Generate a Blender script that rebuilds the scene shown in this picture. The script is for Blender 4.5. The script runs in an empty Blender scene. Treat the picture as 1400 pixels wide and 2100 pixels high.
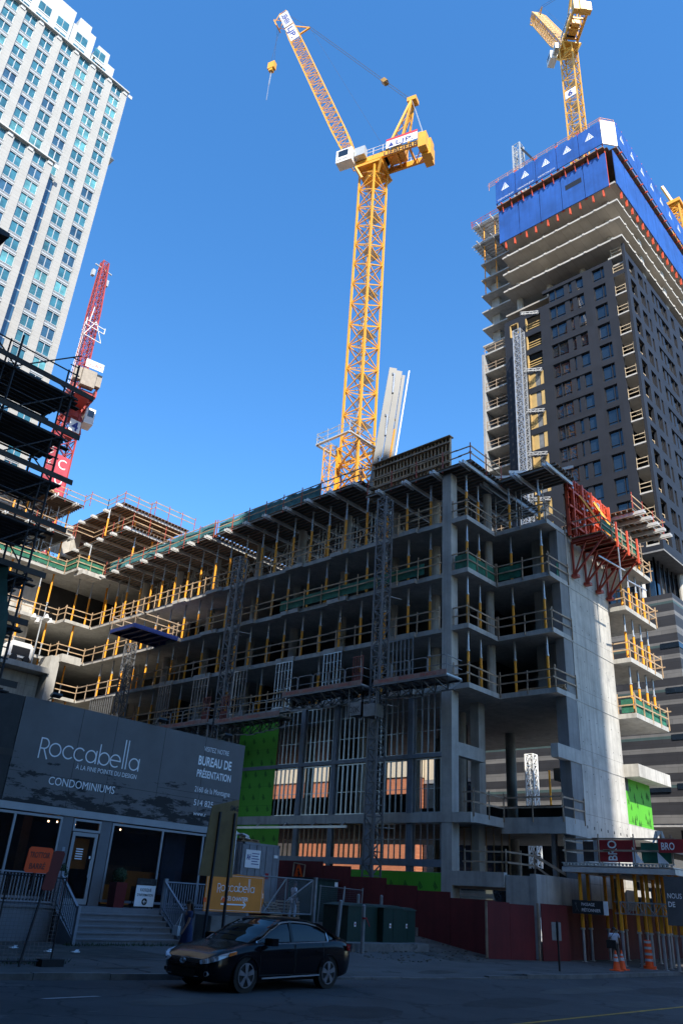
import bpy, math, random
from mathutils import Vector, Matrix
R = math.radians
rnd = random.Random(7)
sc = bpy.context.scene
COL = sc.collection

# ------------------------------------------------------------ camera, sky, sun, exposure
CAM = Vector((0, 0, 2.2)); YAW, PIT, ROL, FPX = 0.811907, 0.456425, 0.0662175, 1606.21
_f = Vector((math.sin(YAW)*math.cos(PIT), math.cos(YAW)*math.cos(PIT), math.sin(PIT)))
_r = Vector((math.cos(YAW), -math.sin(YAW), 0)); _u = _r.cross(_f)
CR = _r*math.cos(ROL) + _u*math.sin(ROL); CU = -_r*math.sin(ROL) + _u*math.cos(ROL); CF = _f
cam = bpy.data.cameras.new('camera'); cam_ob = bpy.data.objects.new('camera', cam); COL.objects.link(cam_ob)
cam.sensor_fit = 'VERTICAL'; cam.sensor_height = 24; cam.sensor_width = 36; cam.lens = FPX/2100*24
cam.clip_start = 0.1; cam.clip_end = 5000
mw = Matrix((CR, CU, -CF)).transposed().to_4x4(); mw.translation = CAM
cam_ob.matrix_world = mw
sc.camera = cam_ob
SUN_DIR = Vector((0.378, 0.565, -0.734)).normalized()      # the way the light travels
SUN_EL = math.asin(-SUN_DIR.z); SUN_AZ = math.atan2(-SUN_DIR.x, -SUN_DIR.y)
w = bpy.data.worlds.new('World'); sc.world = w; w.use_nodes = True
nt = w.node_tree; bg = nt.nodes['Background']
sky = nt.nodes.new('ShaderNodeTexSky'); sky.sky_type = 'NISHITA'; sky.sun_disc = False
sky.sun_elevation = SUN_EL; sky.sun_rotation = SUN_AZ; sky.air_density = 1.0; sky.dust_density = 0.4; sky.ozone_density = 3.0
hs = nt.nodes.new('ShaderNodeHueSaturation'); hs.inputs['Saturation'].default_value = 1.27; hs.inputs['Value'].default_value = 1.12
nt.links.new(sky.outputs[0], hs.inputs['Color']); nt.links.new(hs.outputs[0], bg.inputs['Color']); bg.inputs['Strength'].default_value = 0.15
sun = bpy.data.lights.new('sun', 'SUN'); sun.energy = 5.0; sun.angle = R(0.53); sun.color = (1, 0.93, 0.82)
sun_ob = bpy.data.objects.new('sun', sun); COL.objects.link(sun_ob)
sun_ob.rotation_euler = SUN_DIR.to_track_quat('-Z', 'Y').to_euler(); sun_ob.location = (0, 0, 200)
sc.view_settings.view_transform = 'Standard'; sc.view_settings.look = 'None'
sc.view_settings.exposure = 0.95; sc.view_settings.gamma = 1
sc.render.engine = 'CYCLES'; sc.cycles.max_bounces = 6; sc.cycles.diffuse_bounces = 3; sc.cycles.glossy_bounces = 3
sc.cycles.transparent_max_bounces = 10; sc.cycles.caustics_reflective = False; sc.cycles.caustics_refractive = False

# ------------------------------------------------------------ surveying: a point of the photograph on a known plane
def ray(x, y): return CR*(x-700) - CU*(y-1050) + CF*FPX
def H(x, y, ax, v):
    d = ray(x, y); i = 'xyz'.index(ax); t = (v-CAM[i])/d[i]
    return CAM + d*t
def HP(x, y, px, py, az):                                   # on the upright plane through (px, py) with azimuth az
    a = R(az); n = Vector((math.cos(a), -math.sin(a), 0)); d = ray(x, y)
    t = n.dot(Vector((px, py, 0))-CAM)/n.dot(d); return CAM + d*t
def HD(x, y, dist):                                         # at a level distance
    d = ray(x, y); return CAM + d*(dist/math.hypot(d.x, d.y))

# ------------------------------------------------------------ materials
MATS = {}
def mat(name, rgb, rough=0.8, metal=0.0, var=0.18, scale=2.0, bump=0.0, bscale=None, spec=0.5, streak=0.0, emit=None, estr=0, dirt=None):
    m = bpy.data.materials.new(name); m.use_nodes = True; t = m.node_tree; N = t.nodes; L = t.links
    b = N['Principled BSDF']; b.inputs['Roughness'].default_value = rough; b.inputs['Metallic'].default_value = metal
    b.inputs['Specular IOR Level'].default_value = spec
    tc = N.new('ShaderNodeTexCoord')
    n1 = N.new('ShaderNodeTexNoise'); n1.inputs['Scale'].default_value = scale; n1.inputs['Detail'].default_value = 6; n1.inputs['Roughness'].default_value = 0.65
    L.new(tc.outputs['Object'], n1.inputs['Vector'])
    r = N.new('ShaderNodeValToRGB'); c = rgb
    lo = [max(0, v*(1-var*1.4)) for v in c]; hi = [min(1, v*(1+var)) for v in c]
    r.color_ramp.elements[0].position = 0.3; r.color_ramp.elements[1].position = 0.7
    r.color_ramp.elements[0].color = (*lo, 1); r.color_ramp.elements[1].color = (*hi, 1)
    L.new(n1.outputs['Fac'], r.inputs['Fac']); out = r.outputs['Color']
    def mix(a, bcol, fac, mode='MIX'):
        x = N.new('ShaderNodeMix'); x.data_type = 'RGBA'; x.blend_type = mode
        if isinstance(fac, float): x.inputs[0].default_value = fac
        else: L.new(fac, x.inputs[0])
        L.new(a, x.inputs[6])
        if isinstance(bcol, tuple): x.inputs[7].default_value = (*bcol, 1)
        else: L.new(bcol, x.inputs[7])
        return x.outputs[2]
    if streak:
        mp = N.new('ShaderNodeMapping'); mp.inputs['Scale'].default_value = (2.2, 2.2, 0.12); L.new(tc.outputs['Object'], mp.inputs['Vector'])
        n2 = N.new('ShaderNodeTexNoise'); n2.inputs['Scale'].default_value = 1.5; n2.inputs['Detail'].default_value = 5; L.new(mp.outputs[0], n2.inputs['Vector'])
        rr = N.new('ShaderNodeValToRGB'); rr.color_ramp.elements[0].position = 0.45; rr.color_ramp.elements[1].position = 0.68
        rr.color_ramp.elements[0].color = (0, 0, 0, 1); rr.color_ramp.elements[1].color = (streak, streak, streak, 1)
        L.new(n2.outputs['Fac'], rr.inputs['Fac']); out = mix(out, tuple(v*0.45 for v in c), rr.outputs['Color'])
    if dirt:
        n3 = N.new('ShaderNodeTexNoise'); n3.inputs['Scale'].default_value = dirt[0]; n3.inputs['Detail'].default_value = 8; n3.inputs['Roughness'].default_value = 0.7
        L.new(tc.outputs['Object'], n3.inputs['Vector'])
        r3 = N.new('ShaderNodeValToRGB'); r3.color_ramp.elements[0].position = dirt[1]; r3.color_ramp.elements[1].position = dirt[1]+0.05
        r3.color_ramp.elements[0].color = (0, 0, 0, 1); r3.color_ramp.elements[1].color = (1, 1, 1, 1)
        L.new(n3.outputs['Fac'], r3.inputs['Fac']); out = mix(out, dirt[2], r3.outputs['Color'])
    L.new(out, b.inputs['Base Color'])
    if bump:
        nb = N.new('ShaderNodeTexNoise'); nb.inputs['Scale'].default_value = bscale or scale*6; nb.inputs['Detail'].default_value = 6
        L.new(tc.outputs['Object'], nb.inputs['Vector'])
        bp = N.new('ShaderNodeBump'); bp.inputs['Strength'].default_value = bump; bp.inputs['Distance'].default_value = 0.02
        L.new(nb.outputs['Fac'], bp.inputs['Height']); L.new(bp.outputs[0], b.inputs['Normal'])
    if emit:
        b.inputs['Emission Color'].default_value = (*emit, 1); b.inputs['Emission Strength'].default_value = estr
    MATS[name] = m; return m
def joints(m, w, h, col, mortar=0.012, plane='xz', row2=None, offset=0.5, colB=None, mw=1.0):
    """bands of courses, blocks or form joints worked into an existing material: multiplies the colour along the joints"""
    t = m.node_tree; N = t.nodes; L = t.links; b = N['Principled BSDF']
    src = b.inputs['Base Color'].links[0].from_socket
    tc = N.new('ShaderNodeTexCoord'); sp = N.new('ShaderNodeSeparateXYZ'); cb = N.new('ShaderNodeCombineXYZ')
    L.new(tc.outputs['Object'], sp.inputs[0])
    if plane == 'xz': L.new(sp.outputs[0], cb.inputs[0]); L.new(sp.outputs[2], cb.inputs[1])
    elif plane == 'yz': L.new(sp.outputs[1], cb.inputs[0]); L.new(sp.outputs[2], cb.inputs[1])
    elif plane == 'xy': L.new(sp.outputs[0], cb.inputs[0]); L.new(sp.outputs[1], cb.inputs[1])
    else:
        ad = N.new('ShaderNodeMath'); L.new(sp.outputs[0], ad.inputs[0]); L.new(sp.outputs[1], ad.inputs[1])
        L.new(ad.outputs[0], cb.inputs[0]); L.new(sp.outputs[2], cb.inputs[1])
    br = N.new('ShaderNodeTexBrick'); br.inputs['Scale'].default_value = 1; br.inputs['Brick Width'].default_value = w; br.inputs['Row Height'].default_value = h
    br.inputs['Mortar Size'].default_value = mortar; br.inputs['Mortar Smooth'].default_value = 0.1; br.offset = offset; br.inputs['Bias'].default_value = 0
    br.inputs['Color1'].default_value = (1, 1, 1, 1); k = colB or 0.88; br.inputs['Color2'].default_value = (k, k, k, 1); br.inputs['Mortar'].default_value = (*col, 1)
    L.new(cb.outputs[0], br.inputs['Vector'])
    x = N.new('ShaderNodeMix'); x.data_type = 'RGBA'; x.blend_type = 'MULTIPLY'; x.inputs[0].default_value = mw
    L.new(src, x.inputs[6]); L.new(br.outputs['Color'], x.inputs[7]); L.new(x.outputs[2], b.inputs['Base Color'])
    return m
def glass(name, rgb, rough=0.04, spec=0.9, alpha=1.0, var=0.3, scale=0.35):
    m = mat(name, rgb, rough, 0.0, var, scale, spec=spec)
    b = m.node_tree.nodes['Principled BSDF']; b.inputs['IOR'].default_value = 1.6
    if alpha < 1: b.inputs['Alpha'].default_value = alpha
    return m

conc = mat('concrete', (0.42, 0.41, 0.38), 0.9, var=0.16, scale=0.9, bump=0.25, streak=0.35)
concw = mat('concrete_wall', (0.47, 0.455, 0.415), 0.9, var=0.2, scale=0.7, bump=0.3, streak=0.5, dirt=(0.55, 0.62, (0.29, 0.285, 0.27)))
joints(concw, 2.4, 3.55, (0.55, 0.55, 0.55), 0.014, 'sum', offset=0.0, colB=0.94)
concd = mat('slab_soffit_concrete', (0.30, 0.28, 0.25), 0.9, var=0.14, scale=0.8, streak=0.0)
joints(concd, 2.4, 1.2, (0.62, 0.62, 0.62), 0.012, 'xy', offset=0.5, colB=0.92)
lumber = mat('lumber', (0.43, 0.30, 0.18), 0.8, var=0.3, scale=1.2)
lumberd = mat('weathered_lumber', (0.36, 0.27, 0.19), 0.85, var=0.35, scale=1.2)
ply = mat('plywood', (0.26, 0.15, 0.085), 0.8, var=0.3, scale=1.5)
yel = mat('prop_yellow', (0.85, 0.34, 0.015), 0.5, var=0.16, scale=1.5)
galv = mat('galvanised_steel', (0.46, 0.48, 0.50), 0.4, 0.55, var=0.15, scale=2)
alu = mat('aluminium_beam', (0.62, 0.62, 0.6), 0.45, 0.3, var=0.12, scale=2)
studm = mat('steel_stud', (0.34, 0.36, 0.39), 0.32, 0.75, var=0.12, scale=3)
crane_y = mat('crane_yellow', (0.78, 0.37, 0.035), 0.45, var=0.1, scale=0.8)
crane_yb = mat('crane_pale_yellow', (0.70, 0.38, 0.06), 0.45, var=0.1, scale=0.8)
crane_r = mat('crane_red', (0.36, 0.045, 0.04), 0.5, var=0.15, scale=0.8)
form_r = mat('formwork_red', (0.62, 0.09, 0.035), 0.5, var=0.25, scale=1.5)
white = mat('white_paint', (0.78, 0.78, 0.76), 0.5, var=0.06)
redr0 = None
letter = mat('white_lettering', (0.86, 0.88, 0.9), 0.6, var=0.03)
black = mat('black_paint', (0.012, 0.012, 0.014), 0.5, var=0.2)
rope = mat('steel_rope', (0.10, 0.10, 0.11), 0.5, 0.5, var=0.1)
green = mat('green_sheathing', (0.085, 0.40, 0.02), 0.7, var=0.05, scale=1)
netg = mat('green_safety_net', (0.02, 0.14, 0.085), 0.8, var=0.45, scale=1.5)
netb = mat('blue_green_net', (0.055, 0.20, 0.22), 0.8, var=0.3, scale=1.2)
redr = mat('red_rail_post', (0.34, 0.05, 0.03), 0.6, var=0.2)
orange = mat('orange_board', (0.74, 0.24, 0.03), 0.7, var=0.12, scale=0.8)
orangef = mat('orange_traffic', (0.9, 0.10, 0.01), 0.55, var=0.06)
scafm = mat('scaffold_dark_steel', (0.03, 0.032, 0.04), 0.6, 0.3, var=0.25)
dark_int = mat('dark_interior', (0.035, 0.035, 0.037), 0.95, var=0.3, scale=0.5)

# ------------------------------------------------------------ mesh builder
ORG = {}
class MB:
    def __init__(s): s.v = []; s.f = []; s.m = []; s.k = 0
    def add(s, vs, fs):
        n = len(s.v); s.v += [tuple(v) for v in vs]; s.f += [tuple(i+n for i in f) for f in fs]; s.m += [s.k]*len(fs); return s
    def box(s, x0, y0, z0, x1, y1, z1):
        if x0 > x1: x0, x1 = x1, x0
        if y0 > y1: y0, y1 = y1, y0
        if z0 > z1: z0, z1 = z1, z0
        return s.add([(x0,y0,z0),(x1,y0,z0),(x1,y1,z0),(x0,y1,z0),(x0,y0,z1),(x1,y0,z1),(x1,y1,z1),(x0,y1,z1)],
                     [(0,3,2,1),(4,5,6,7),(0,1,5,4),(1,2,6,5),(2,3,7,6),(3,0,4,7)])
    def obox(s, c, ax, ay, az, hx, hy, hz):                 # oriented box: centre, unit axes, half sizes
        c = Vector(c); ax = Vector(ax)*hx; ay = Vector(ay)*hy; az = Vector(az)*hz
        P = [c-ax-ay-az, c+ax-ay-az, c+ax+ay-az, c-ax+ay-az, c-ax-ay+az, c+ax-ay+az, c+ax+ay+az, c-ax+ay+az]
        return s.add(P, [(0,3,2,1),(4,5,6,7),(0,1,5,4),(1,2,6,5),(2,3,7,6),(3,0,4,7)])
    def bar(s, p, q, w, h=None, up=(0, 0, 1)):              # rectangular bar between two points
        p = Vector(p); q = Vector(q); d = q-p; l = d.length
        if l < 1e-6: return s
        d /= l; up = Vector(up)
        if abs(d.dot(up)) > 0.98: up = Vector((1, 0, 0)) if abs(d.x) < 0.9 else Vector((0, 1, 0))
        a = d.cross(up).normalized(); b = a.cross(d)
        return s.obox((p+q)/2, d, a, b, l/2, w/2, (h or w)/2)
    def tube(s, p, q, r, n=6, r2=None, cap=True):
        p = Vector(p); q = Vector(q); d = q-p
        if d.length < 1e-6: return s
        d.normalize(); up = Vector((0, 0, 1)) if abs(d.z) < 0.95 else Vector((1, 0, 0))
        a = d.cross(up).normalized(); b = d.cross(a); r2 = r if r2 is None else r2
        A = [p+(a*math.cos(2*math.pi*i/n)+b*math.sin(2*math.pi*i/n))*r for i in range(n)]
        B = [q+(a*math.cos(2*math.pi*i/n)+b*math.sin(2*math.pi*i/n))*r2 for i in range(n)]
        F = [(i, (i+1) % n, n+(i+1) % n, n+i) for i in range(n)]
        if cap: F += [tuple(range(n-1, -1, -1)), tuple(range(n, 2*n))]
        return s.add(A+B, F)
    def path(s, pts, r, n=5):
        for a, b in zip(pts, pts[1:]): s.tube(a, b, r, n)
        return s
    def quad(s, *P): return s.add(P, [tuple(range(len(P)))])
    def prism(s, pts, dirv):                                # polygon pts (3D) extruded by dirv
        n = len(pts); P = [Vector(p) for p in pts]; Q = [p+Vector(dirv) for p in P]
        return s.add(P+Q, [tuple(range(n-1, -1, -1)), tuple(range(n, 2*n))]+[(i, (i+1) % n, n+(i+1) % n, n+i) for i in range(n)])
    def poly(s, pts2, z0, z1): return s.prism([(x, y, z0) for x, y in pts2], (0, 0, z1-z0))
    def build(s, name, mats, parent=None, org=None, smooth=False, label=None):
        o3 = ORG.get(parent.name) if parent else Vector(org or (0, 0, 0))
        me = bpy.data.meshes.new(name); me.from_pydata([(v[0]-o3.x, v[1]-o3.y, v[2]-o3.z) for v in s.v], [], s.f)
        if not isinstance(mats, (list, tuple)): mats = [mats]
        for m in mats: me.materials.append(m)
        if len(mats) > 1: me.polygons.foreach_set('material_index', s.m)
        if smooth:
            me.polygons.foreach_set('use_smooth', [True]*len(me.polygons))
        me.update()
        o = bpy.data.objects.new(name, me); COL.objects.link(o)
        if parent: o.parent = parent
        else: o.location = o3
        ORG[o.name] = o3
        if label: o['label'] = label
        return o
def fixn(o):
    import bmesh
    b = bmesh.new(); b.from_mesh(o.data); bmesh.ops.recalc_face_normals(b, faces=b.faces); b.to_mesh(o.data); b.free(); return o
def tag(o, label, cat, group=None, kind=None):
    o['label'] = label; o['category'] = cat
    if group: o['group'] = group
    if kind: o['kind'] = kind
    return o
def thing(name, loc, label, cat, group=None, kind=None):
    o = bpy.data.objects.new(name, None); o.empty_display_size = 0.3; COL.objects.link(o); o.location = loc
    ORG[o.name] = Vector(loc); return tag(o, label, cat, group, kind)
def explode(o):
    """a mesh of several loose pieces -> one object for each piece, all of the same name"""
    me = o.data; n = len(me.vertices); par = list(range(n))
    def root(i):
        while par[i] != i: par[i] = par[par[i]]; i = par[i]
        return i
    for p in me.polygons:
        a = root(p.vertices[0])
        for v in p.vertices[1:]: par[root(v)] = a
    isl = {}
    for p in me.polygons: isl.setdefault(root(p.vertices[0]), []).append(tuple(p.vertices))
    base = o.name.split('.')[0]; co = [v.co.copy() for v in me.vertices]; out = []
    for k, fs in isl.items():
        ids = sorted({i for f in fs for i in f}); mp = {a: b for b, a in enumerate(ids)}
        m2 = bpy.data.meshes.new(base); m2.from_pydata([co[i] for i in ids], [], [tuple(mp[i] for i in f) for f in fs])
        for m in me.materials: m2.materials.append(m)
        c = bpy.data.objects.new(base, m2); COL.objects.link(c); c.parent = o.parent; c.location = o.location; out.append(c)
        if o.parent: ORG[c.name] = ORG.get(o.parent.name, Vector((0, 0, 0)))
    for ch in list(o.children): ch.parent = out[0]
    bpy.data.objects.remove(o); return out
def struct(o): o['kind'] = 'structure'; return o
def copy_tree(o, parent=None, loc=None):
    c = o.copy(); COL.objects.link(c); c.parent = parent
    if loc is not None: c.location = loc; ORG[c.name] = Vector(loc)
    for ch in list(o.children): copy_tree(ch, c)
    return c
ORDN = ['first', 'second', 'third', 'fourth', 'fifth', 'sixth', 'seventh', 'eighth', 'ninth', 'tenth', 'eleventh', 'twelfth', 'thirteenth', 'fourteenth', 'fifteenth', 'sixteenth', 'seventeenth', 'eighteenth', 'nineteenth', 'twentieth', 'twenty-first', 'twenty-second', 'twenty-third', 'twenty-fourth', 'twenty-fifth', 'twenty-sixth', 'twenty-seventh', 'twenty-eighth', 'twenty-ninth', 'thirtieth']

# writing: letters as thin solid faces. o = left end of the baseline, ux = reading direction, uy = up, size = cap height
def text(mb, s, o, ux, uy, size, depth=0.01, width=None, align='l', off=0.0, mid=False):
    cu = bpy.data.curves.new('t', 'FONT'); cu.body = s; cu.size = 1; cu.extrude = 0.0; cu.offset = off; cu.resolution_u = 3
    ob = bpy.data.objects.new('t', cu); COL.objects.link(ob); dg = bpy.context.evaluated_depsgraph_get(); dg.update()
    me = bpy.data.meshes.new_from_object(ob.evaluated_get(dg))
    vs = [v.co.copy() for v in me.vertices]; fs = [tuple(p.vertices) for p in me.polygons]
    bpy.data.objects.remove(ob); bpy.data.curves.remove(cu); bpy.data.meshes.remove(me)
    if not vs: return 0
    sc_ = size/0.73; x0 = min(v.x for v in vs); x1 = max(v.x for v in vs)
    sx = sc_ if not width else width/(x1-x0)
    dx = {'l': 0, 'c': -(x1-x0)*sx/2, 'r': -(x1-x0)*sx}[align]
    o = Vector(o); ux = Vector(ux).normalized(); uy = Vector(uy).normalized(); n = ux.cross(uy)
    P = [o + ux*((v.x-x0)*sx+dx) + uy*(v.y*sc_) + n*depth for v in vs]
    mb.add(P, fs); return (x1-x0)*sx

# stroke lettering of even thin line (for the "Roccabella" wordmark)
def arc(cx, cy, r, a0, a1, n=14, ry=None):
    ry = ry or r
    return [(cx+r*math.cos(R(a0+(a1-a0)*i/n)), cy+ry*math.sin(R(a0+(a1-a0)*i/n))) for i in range(n+1)]
def wordmark(mb, o, ux, uy, width, th=0.055, depth=0.012):
    S = []; x = 0.0; r = 0.42
    S.append([(0.05, -0.25), (0.05, 1.05)]); S.append([(0.05, 1.05), (0.3, 1.05)]+arc(0.3, 0.72, 0.33, 90, -90)+[(0.05, 0.39)]); S.append([(0.33, 0.39), (0.66, -0.25)])
    x = 1.17; S.append(arc(x, 0.42, r, 0, 360, 22)); x += 1.02
    for _ in 'cc': S.append(arc(x, 0.42, r, 45, 315, 18)); x += 0.86
    x += 0.06; S.append(arc(x, 0.42, r-0.02, 0, 360, 22)); S.append([(x+r, 0.84), (x+r, 0)]); x += 0.66
    S.append([(x, 1.35), (x, 0)]); S.append(arc(x+r, 0.42, r, 0, 360, 22)); x += 1.36
    S.append([(x-r+0.04, 0.44), (x+r, 0.44)]+arc(x, 0.42, r, 0, 305, 20)); x += 0.66
    S.append([(x, 2.0), (x, 0)]); S.append([(x+0.27, 2.0), (x+0.27, 0)]); x += 0.95
    S.append(arc(x, 0.42, r-0.02, 0, 360, 22)); S.append([(x+r, 0.84), (x+r, 0)]); tot = x+r+0.03
    k = width/tot; o = Vector(o); ux = Vector(ux).normalized(); uy = Vector(uy).normalized(); n = ux.cross(uy)
    di = 0
    for st in S:
        for (a, b), (c, d) in zip(st, st[1:]):
            di += 1; dz = (di % 7)*.0012
            l = math.hypot(c-a, d-b)
            if l < 1e-6: continue
            nx, ny = -(d-b)/l*th/2, (c-a)/l*th/2; ex, ey = (c-a)/l*th*0.3, (d-b)/l*th*0.3
            mb.quad(*[o+ux*(p*k)+uy*(q*k)+n*(depth+dz) for p, q in [(a-nx-ex, b-ny-ey), (c-nx+ex, d-ny+ey), (c+nx+ex, d+ny+ey), (a+nx-ex, b+ny-ey)]])

# ------------------------------------------------------------ building site pieces
def rail(mb, pts, z, step=1.8, post_h=1.25, th=0.05, skip_last=False, low=-0.22, levels=(1.07, 0.55), out=(0, 0), jit=0.03, boards=True):
    """timber guard rail along a 2D polyline: posts and three boards"""
    for (x0, y0), (x1, y1) in zip(pts, pts[1:]):
        L = math.hypot(x1-x0, y1-y0); n = max(1, round(L/step)); ux, uy = (x1-x0)/L, (y1-y0)/L
        for i in range(n+1):
            t = i/n; X, Y = x0+(x1-x0)*t, y0+(y1-y0)*t; j = rnd.uniform(-jit, jit)
            mb.bar((X, Y, z+low), (X+j*ux, Y+j*uy, z+post_h+rnd.uniform(-.1, .1)), 0.075, 0.04, up=(ux, uy, 0))
        for h in levels:
            a = 0.0
            while a < L-0.05:
                b = min(L, a+rnd.uniform(3.0, 4.4)); e = rnd.uniform(-.03, .03); ov = rnd.uniform(0, .25)
                mb.bar((x0+ux*(a-ov), y0+uy*(a-ov), z+h+e), (x0+ux*(b+ov*.6), y0+uy*(b+ov*.6), z+h+e+rnd.uniform(-.02, .02)), 0.035, 0.085 if h > .2 else 0.13)
                a = b
def lattice(mb, p, q, side, panel, leg=0.06, br=0.035, n=4, up=(0, 0, 1), pat='x', round_=False, taper=None):
    """square (n=4) or triangular lattice mast or boom between two points"""
    p = Vector(p); q = Vector(q); d = (q-p); L = d.length; d /= L; up = Vector(up)
    if abs(d.dot(up)) > 0.98: up = Vector((0, 1, 0))
    a = d.cross(up).normalized(); b = a.cross(d).normalized()
    m = max(1, round(L/panel)); st = L/m
    def cor(t):
        s = side*(taper(t) if taper else 1)/2
        c = p+d*(t*L)
        if n == 4: return [c+a*s+b*s, c-a*s+b*s, c-a*s-b*s, c+a*s-b*s]
        return [c+b*s*1.1, c-a*s-b*s*.6, c+a*s-b*s*.6]
    C = [cor(i/m) for i in range(m+1)]
    for j in range(n):
        for i in range(m): mb.bar(C[i][j], C[i+1][j], leg)
        k = (j+1) % n
        for i in range(m):
            if br > 0:
                mb.bar(C[i][j], C[i][k], br)
                if pat == 'x': mb.bar(C[i][j], C[i+1][k], br); mb.bar(C[i][k], C[i+1][j], br)
                elif pat == 'k':
                    md = (C[i+1][j]+C[i][j])/2 if j % 2 else (C[i+1][k]+C[i][k])/2
                    o1, o2 = (C[i][k], C[i+1][k]) if j % 2 else (C[i][j], C[i+1][j])
                    mb.bar(md, o1, br); mb.bar(md, o2, br)
                else:
                    if (i+j) % 2: mb.bar(C[i][j], C[i+1][k], br)
                    else: mb.bar(C[i][k], C[i+1][j], br)
        mb.bar(C[m][j], C[m][k], br or leg)
    return C
# ------------------------------------------------------------ ground, road, pavements
asph = mat('asphalt', (0.048, 0.049, 0.052), 0.9, var=0.28, scale=0.35, bump=0.35, bscale=60, dirt=(0.16, 0.58, (0.085, 0.086, 0.088)))
def cracks(m, sc_=0.35, col=(0.02, 0.02, 0.022), th=0.012):
    t = m.node_tree; N = t.nodes; L = t.links; b = N['Principled BSDF']; src = b.inputs['Base Color'].links[0].from_socket
    tc = N.new('ShaderNodeTexCoord'); nz = N.new('ShaderNodeTexNoise'); nz.inputs['Scale'].default_value = 1.4; nz.inputs['Detail'].default_value = 4
    L.new(tc.outputs['Object'], nz.inputs['Vector']); ad = N.new('ShaderNodeMix'); ad.data_type = 'RGBA'; ad.blend_type = 'ADD'; ad.inputs[0].default_value = 0.9
    L.new(tc.outputs['Object'], ad.inputs[6]); L.new(nz.outputs['Color'], ad.inputs[7])
    vo = N.new('ShaderNodeTexVoronoi'); vo.feature = 'DISTANCE_TO_EDGE'; vo.inputs['Scale'].default_value = sc_; L.new(ad.outputs[2], vo.inputs['Vector'])
    lt = N.new('ShaderNodeMath'); lt.operation = 'LESS_THAN'; lt.inputs[1].default_value = th; L.new(vo.outputs['Distance'], lt.inputs[0])
    x = N.new('ShaderNodeMix'); x.data_type = 'RGBA'; L.new(lt.outputs[0], x.inputs[0]); L.new(src, x.inputs[6]); x.inputs[7].default_value = (*col, 1); L.new(x.outputs[2], b.inputs['Base Color'])
cracks(asph)
pave = mat('pavement_concrete', (0.085, 0.085, 0.083), 0.92, var=0.25, scale=0.5, bump=0.3, bscale=40, dirt=(0.35, 0.57, (0.068, 0.068, 0.068)))
joints(pave, 1.5, 1.5, (0.5, 0.5, 0.5), 0.012, 'xy', offset=0.0); cracks(pave, 0.22)
kerbm = mat('kerb_concrete', (0.15, 0.145, 0.14), 0.9, var=0.3, scale=1.5, bump=0.4, dirt=(0.8, 0.6, (0.07, 0.07, 0.07)))
soil = mat('gravel_lot', (0.062, 0.058, 0.052), 0.95, var=0.45, scale=1.3, bump=0.9, bscale=14, dirt=(0.9, 0.55, (0.045, 0.045, 0.04)))
linem = mat('yellow_road_paint', (0.42, 0.24, 0.03), 0.8, var=0.35, scale=2.0, dirt=(2.5, 0.6, (0.08, 0.075, 0.06)))
wlinem = mat('white_road_paint', (0.35, 0.35, 0.35), 0.8, var=0.35, scale=2.0)

def ky(x):                                                  # far edge of the road
    if x < 31.3: return 15.85 - 0.197*(x-31.3)
    if x < 40: return 15.85 - 0.05*(x-31.3)
    return 15.41
def sm(t): t = max(0, min(1, t)); return t*t*(3-2*t)
def gz(x, y):
    dr = sm((x-17.6)/1.2)*(1-sm((x-26.8)/1.2))*(1-sm((y-ky(x))/1.6)); return 0.13-.085*dr + 0.85*sm((y-20.5)/9)*sm((x-23.5)/3.5)*(1-sm((x-35.8)/2.5))
g = MB(); g.quad((-2500, -2500, -0.06), (2500, -2500, -0.06), (2500, 2500, -0.06), (-2500, 2500, -0.06))
struct(g.build('ground', mat('ground_asphalt', (0.10, 0.10, 0.098), 0.95, var=0.2, scale=0.05)))
xs = [-300, -100, -40, -10, 0, 5, 8, 10.5, 15, 20, 25, 31.3, 40, 60, 120, 400]
g = MB(); n = len(xs)
g.add([(x, 1.5, 0) for x in xs]+[(x, ky(x), 0) for x in xs], [(i, i+1, n+i+1, n+i) for i in range(n-1)])
struct(g.build('road', asph))
# near pavement on the camera's side
g = MB(); g.box(-120, -12, -0.05, 200, 1.48, 0.13); struct(g.build('near_pavement', pave))
# far pavement: grid that follows the sloping lot
def grid(name, m, x0, x1, nx, f0, f1, ny, dz=0.0, cond=None):
    g = MB(); vs = []
    for j in range(ny+1):
        for i in range(nx+1):
            x = x0+(x1-x0)*i/nx; y = f0(x)+(f1(x)-f0(x))*j/ny; vs.append((x, y, gz(x, y)+dz))
    g.add(vs, [(j*(nx+1)+i, j*(nx+1)+i+1, (j+1)*(nx+1)+i+1, (j+1)*(nx+1)+i) for j in range(ny) for i in range(nx)])
    return g.build(name, m, smooth=True)
struct(grid('pavement', pave, -60, 120, 180, lambda x: ky(x)+0.12, lambda x: ky(x)+4.6, 12))
struct(grid('lot_ground', soil, -60, 60, 240, lambda x: ky(x)+4.6, lambda x: 78, 100, dz=0.0))
# driveway apron of asphalt running up into the site
def ap(name, m, poly_x0, poly_x1, y0f, y1f, dz):
    return struct(grid(name, m, poly_x0, poly_x1, 24, y0f, y1f, 24, dz))
ap('driveway', mat('driveway_asphalt', (0.09, 0.088, 0.085), 0.9, var=0.3, scale=0.4, bump=0.5, bscale=30, dirt=(0.4, 0.6, (0.05, 0.05, 0.048))), 18.5, 30.5, lambda x: ky(x)+0.2, lambda x: 31.5-0.55*max(0, x-24.5)*1.6, 0.006)
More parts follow.
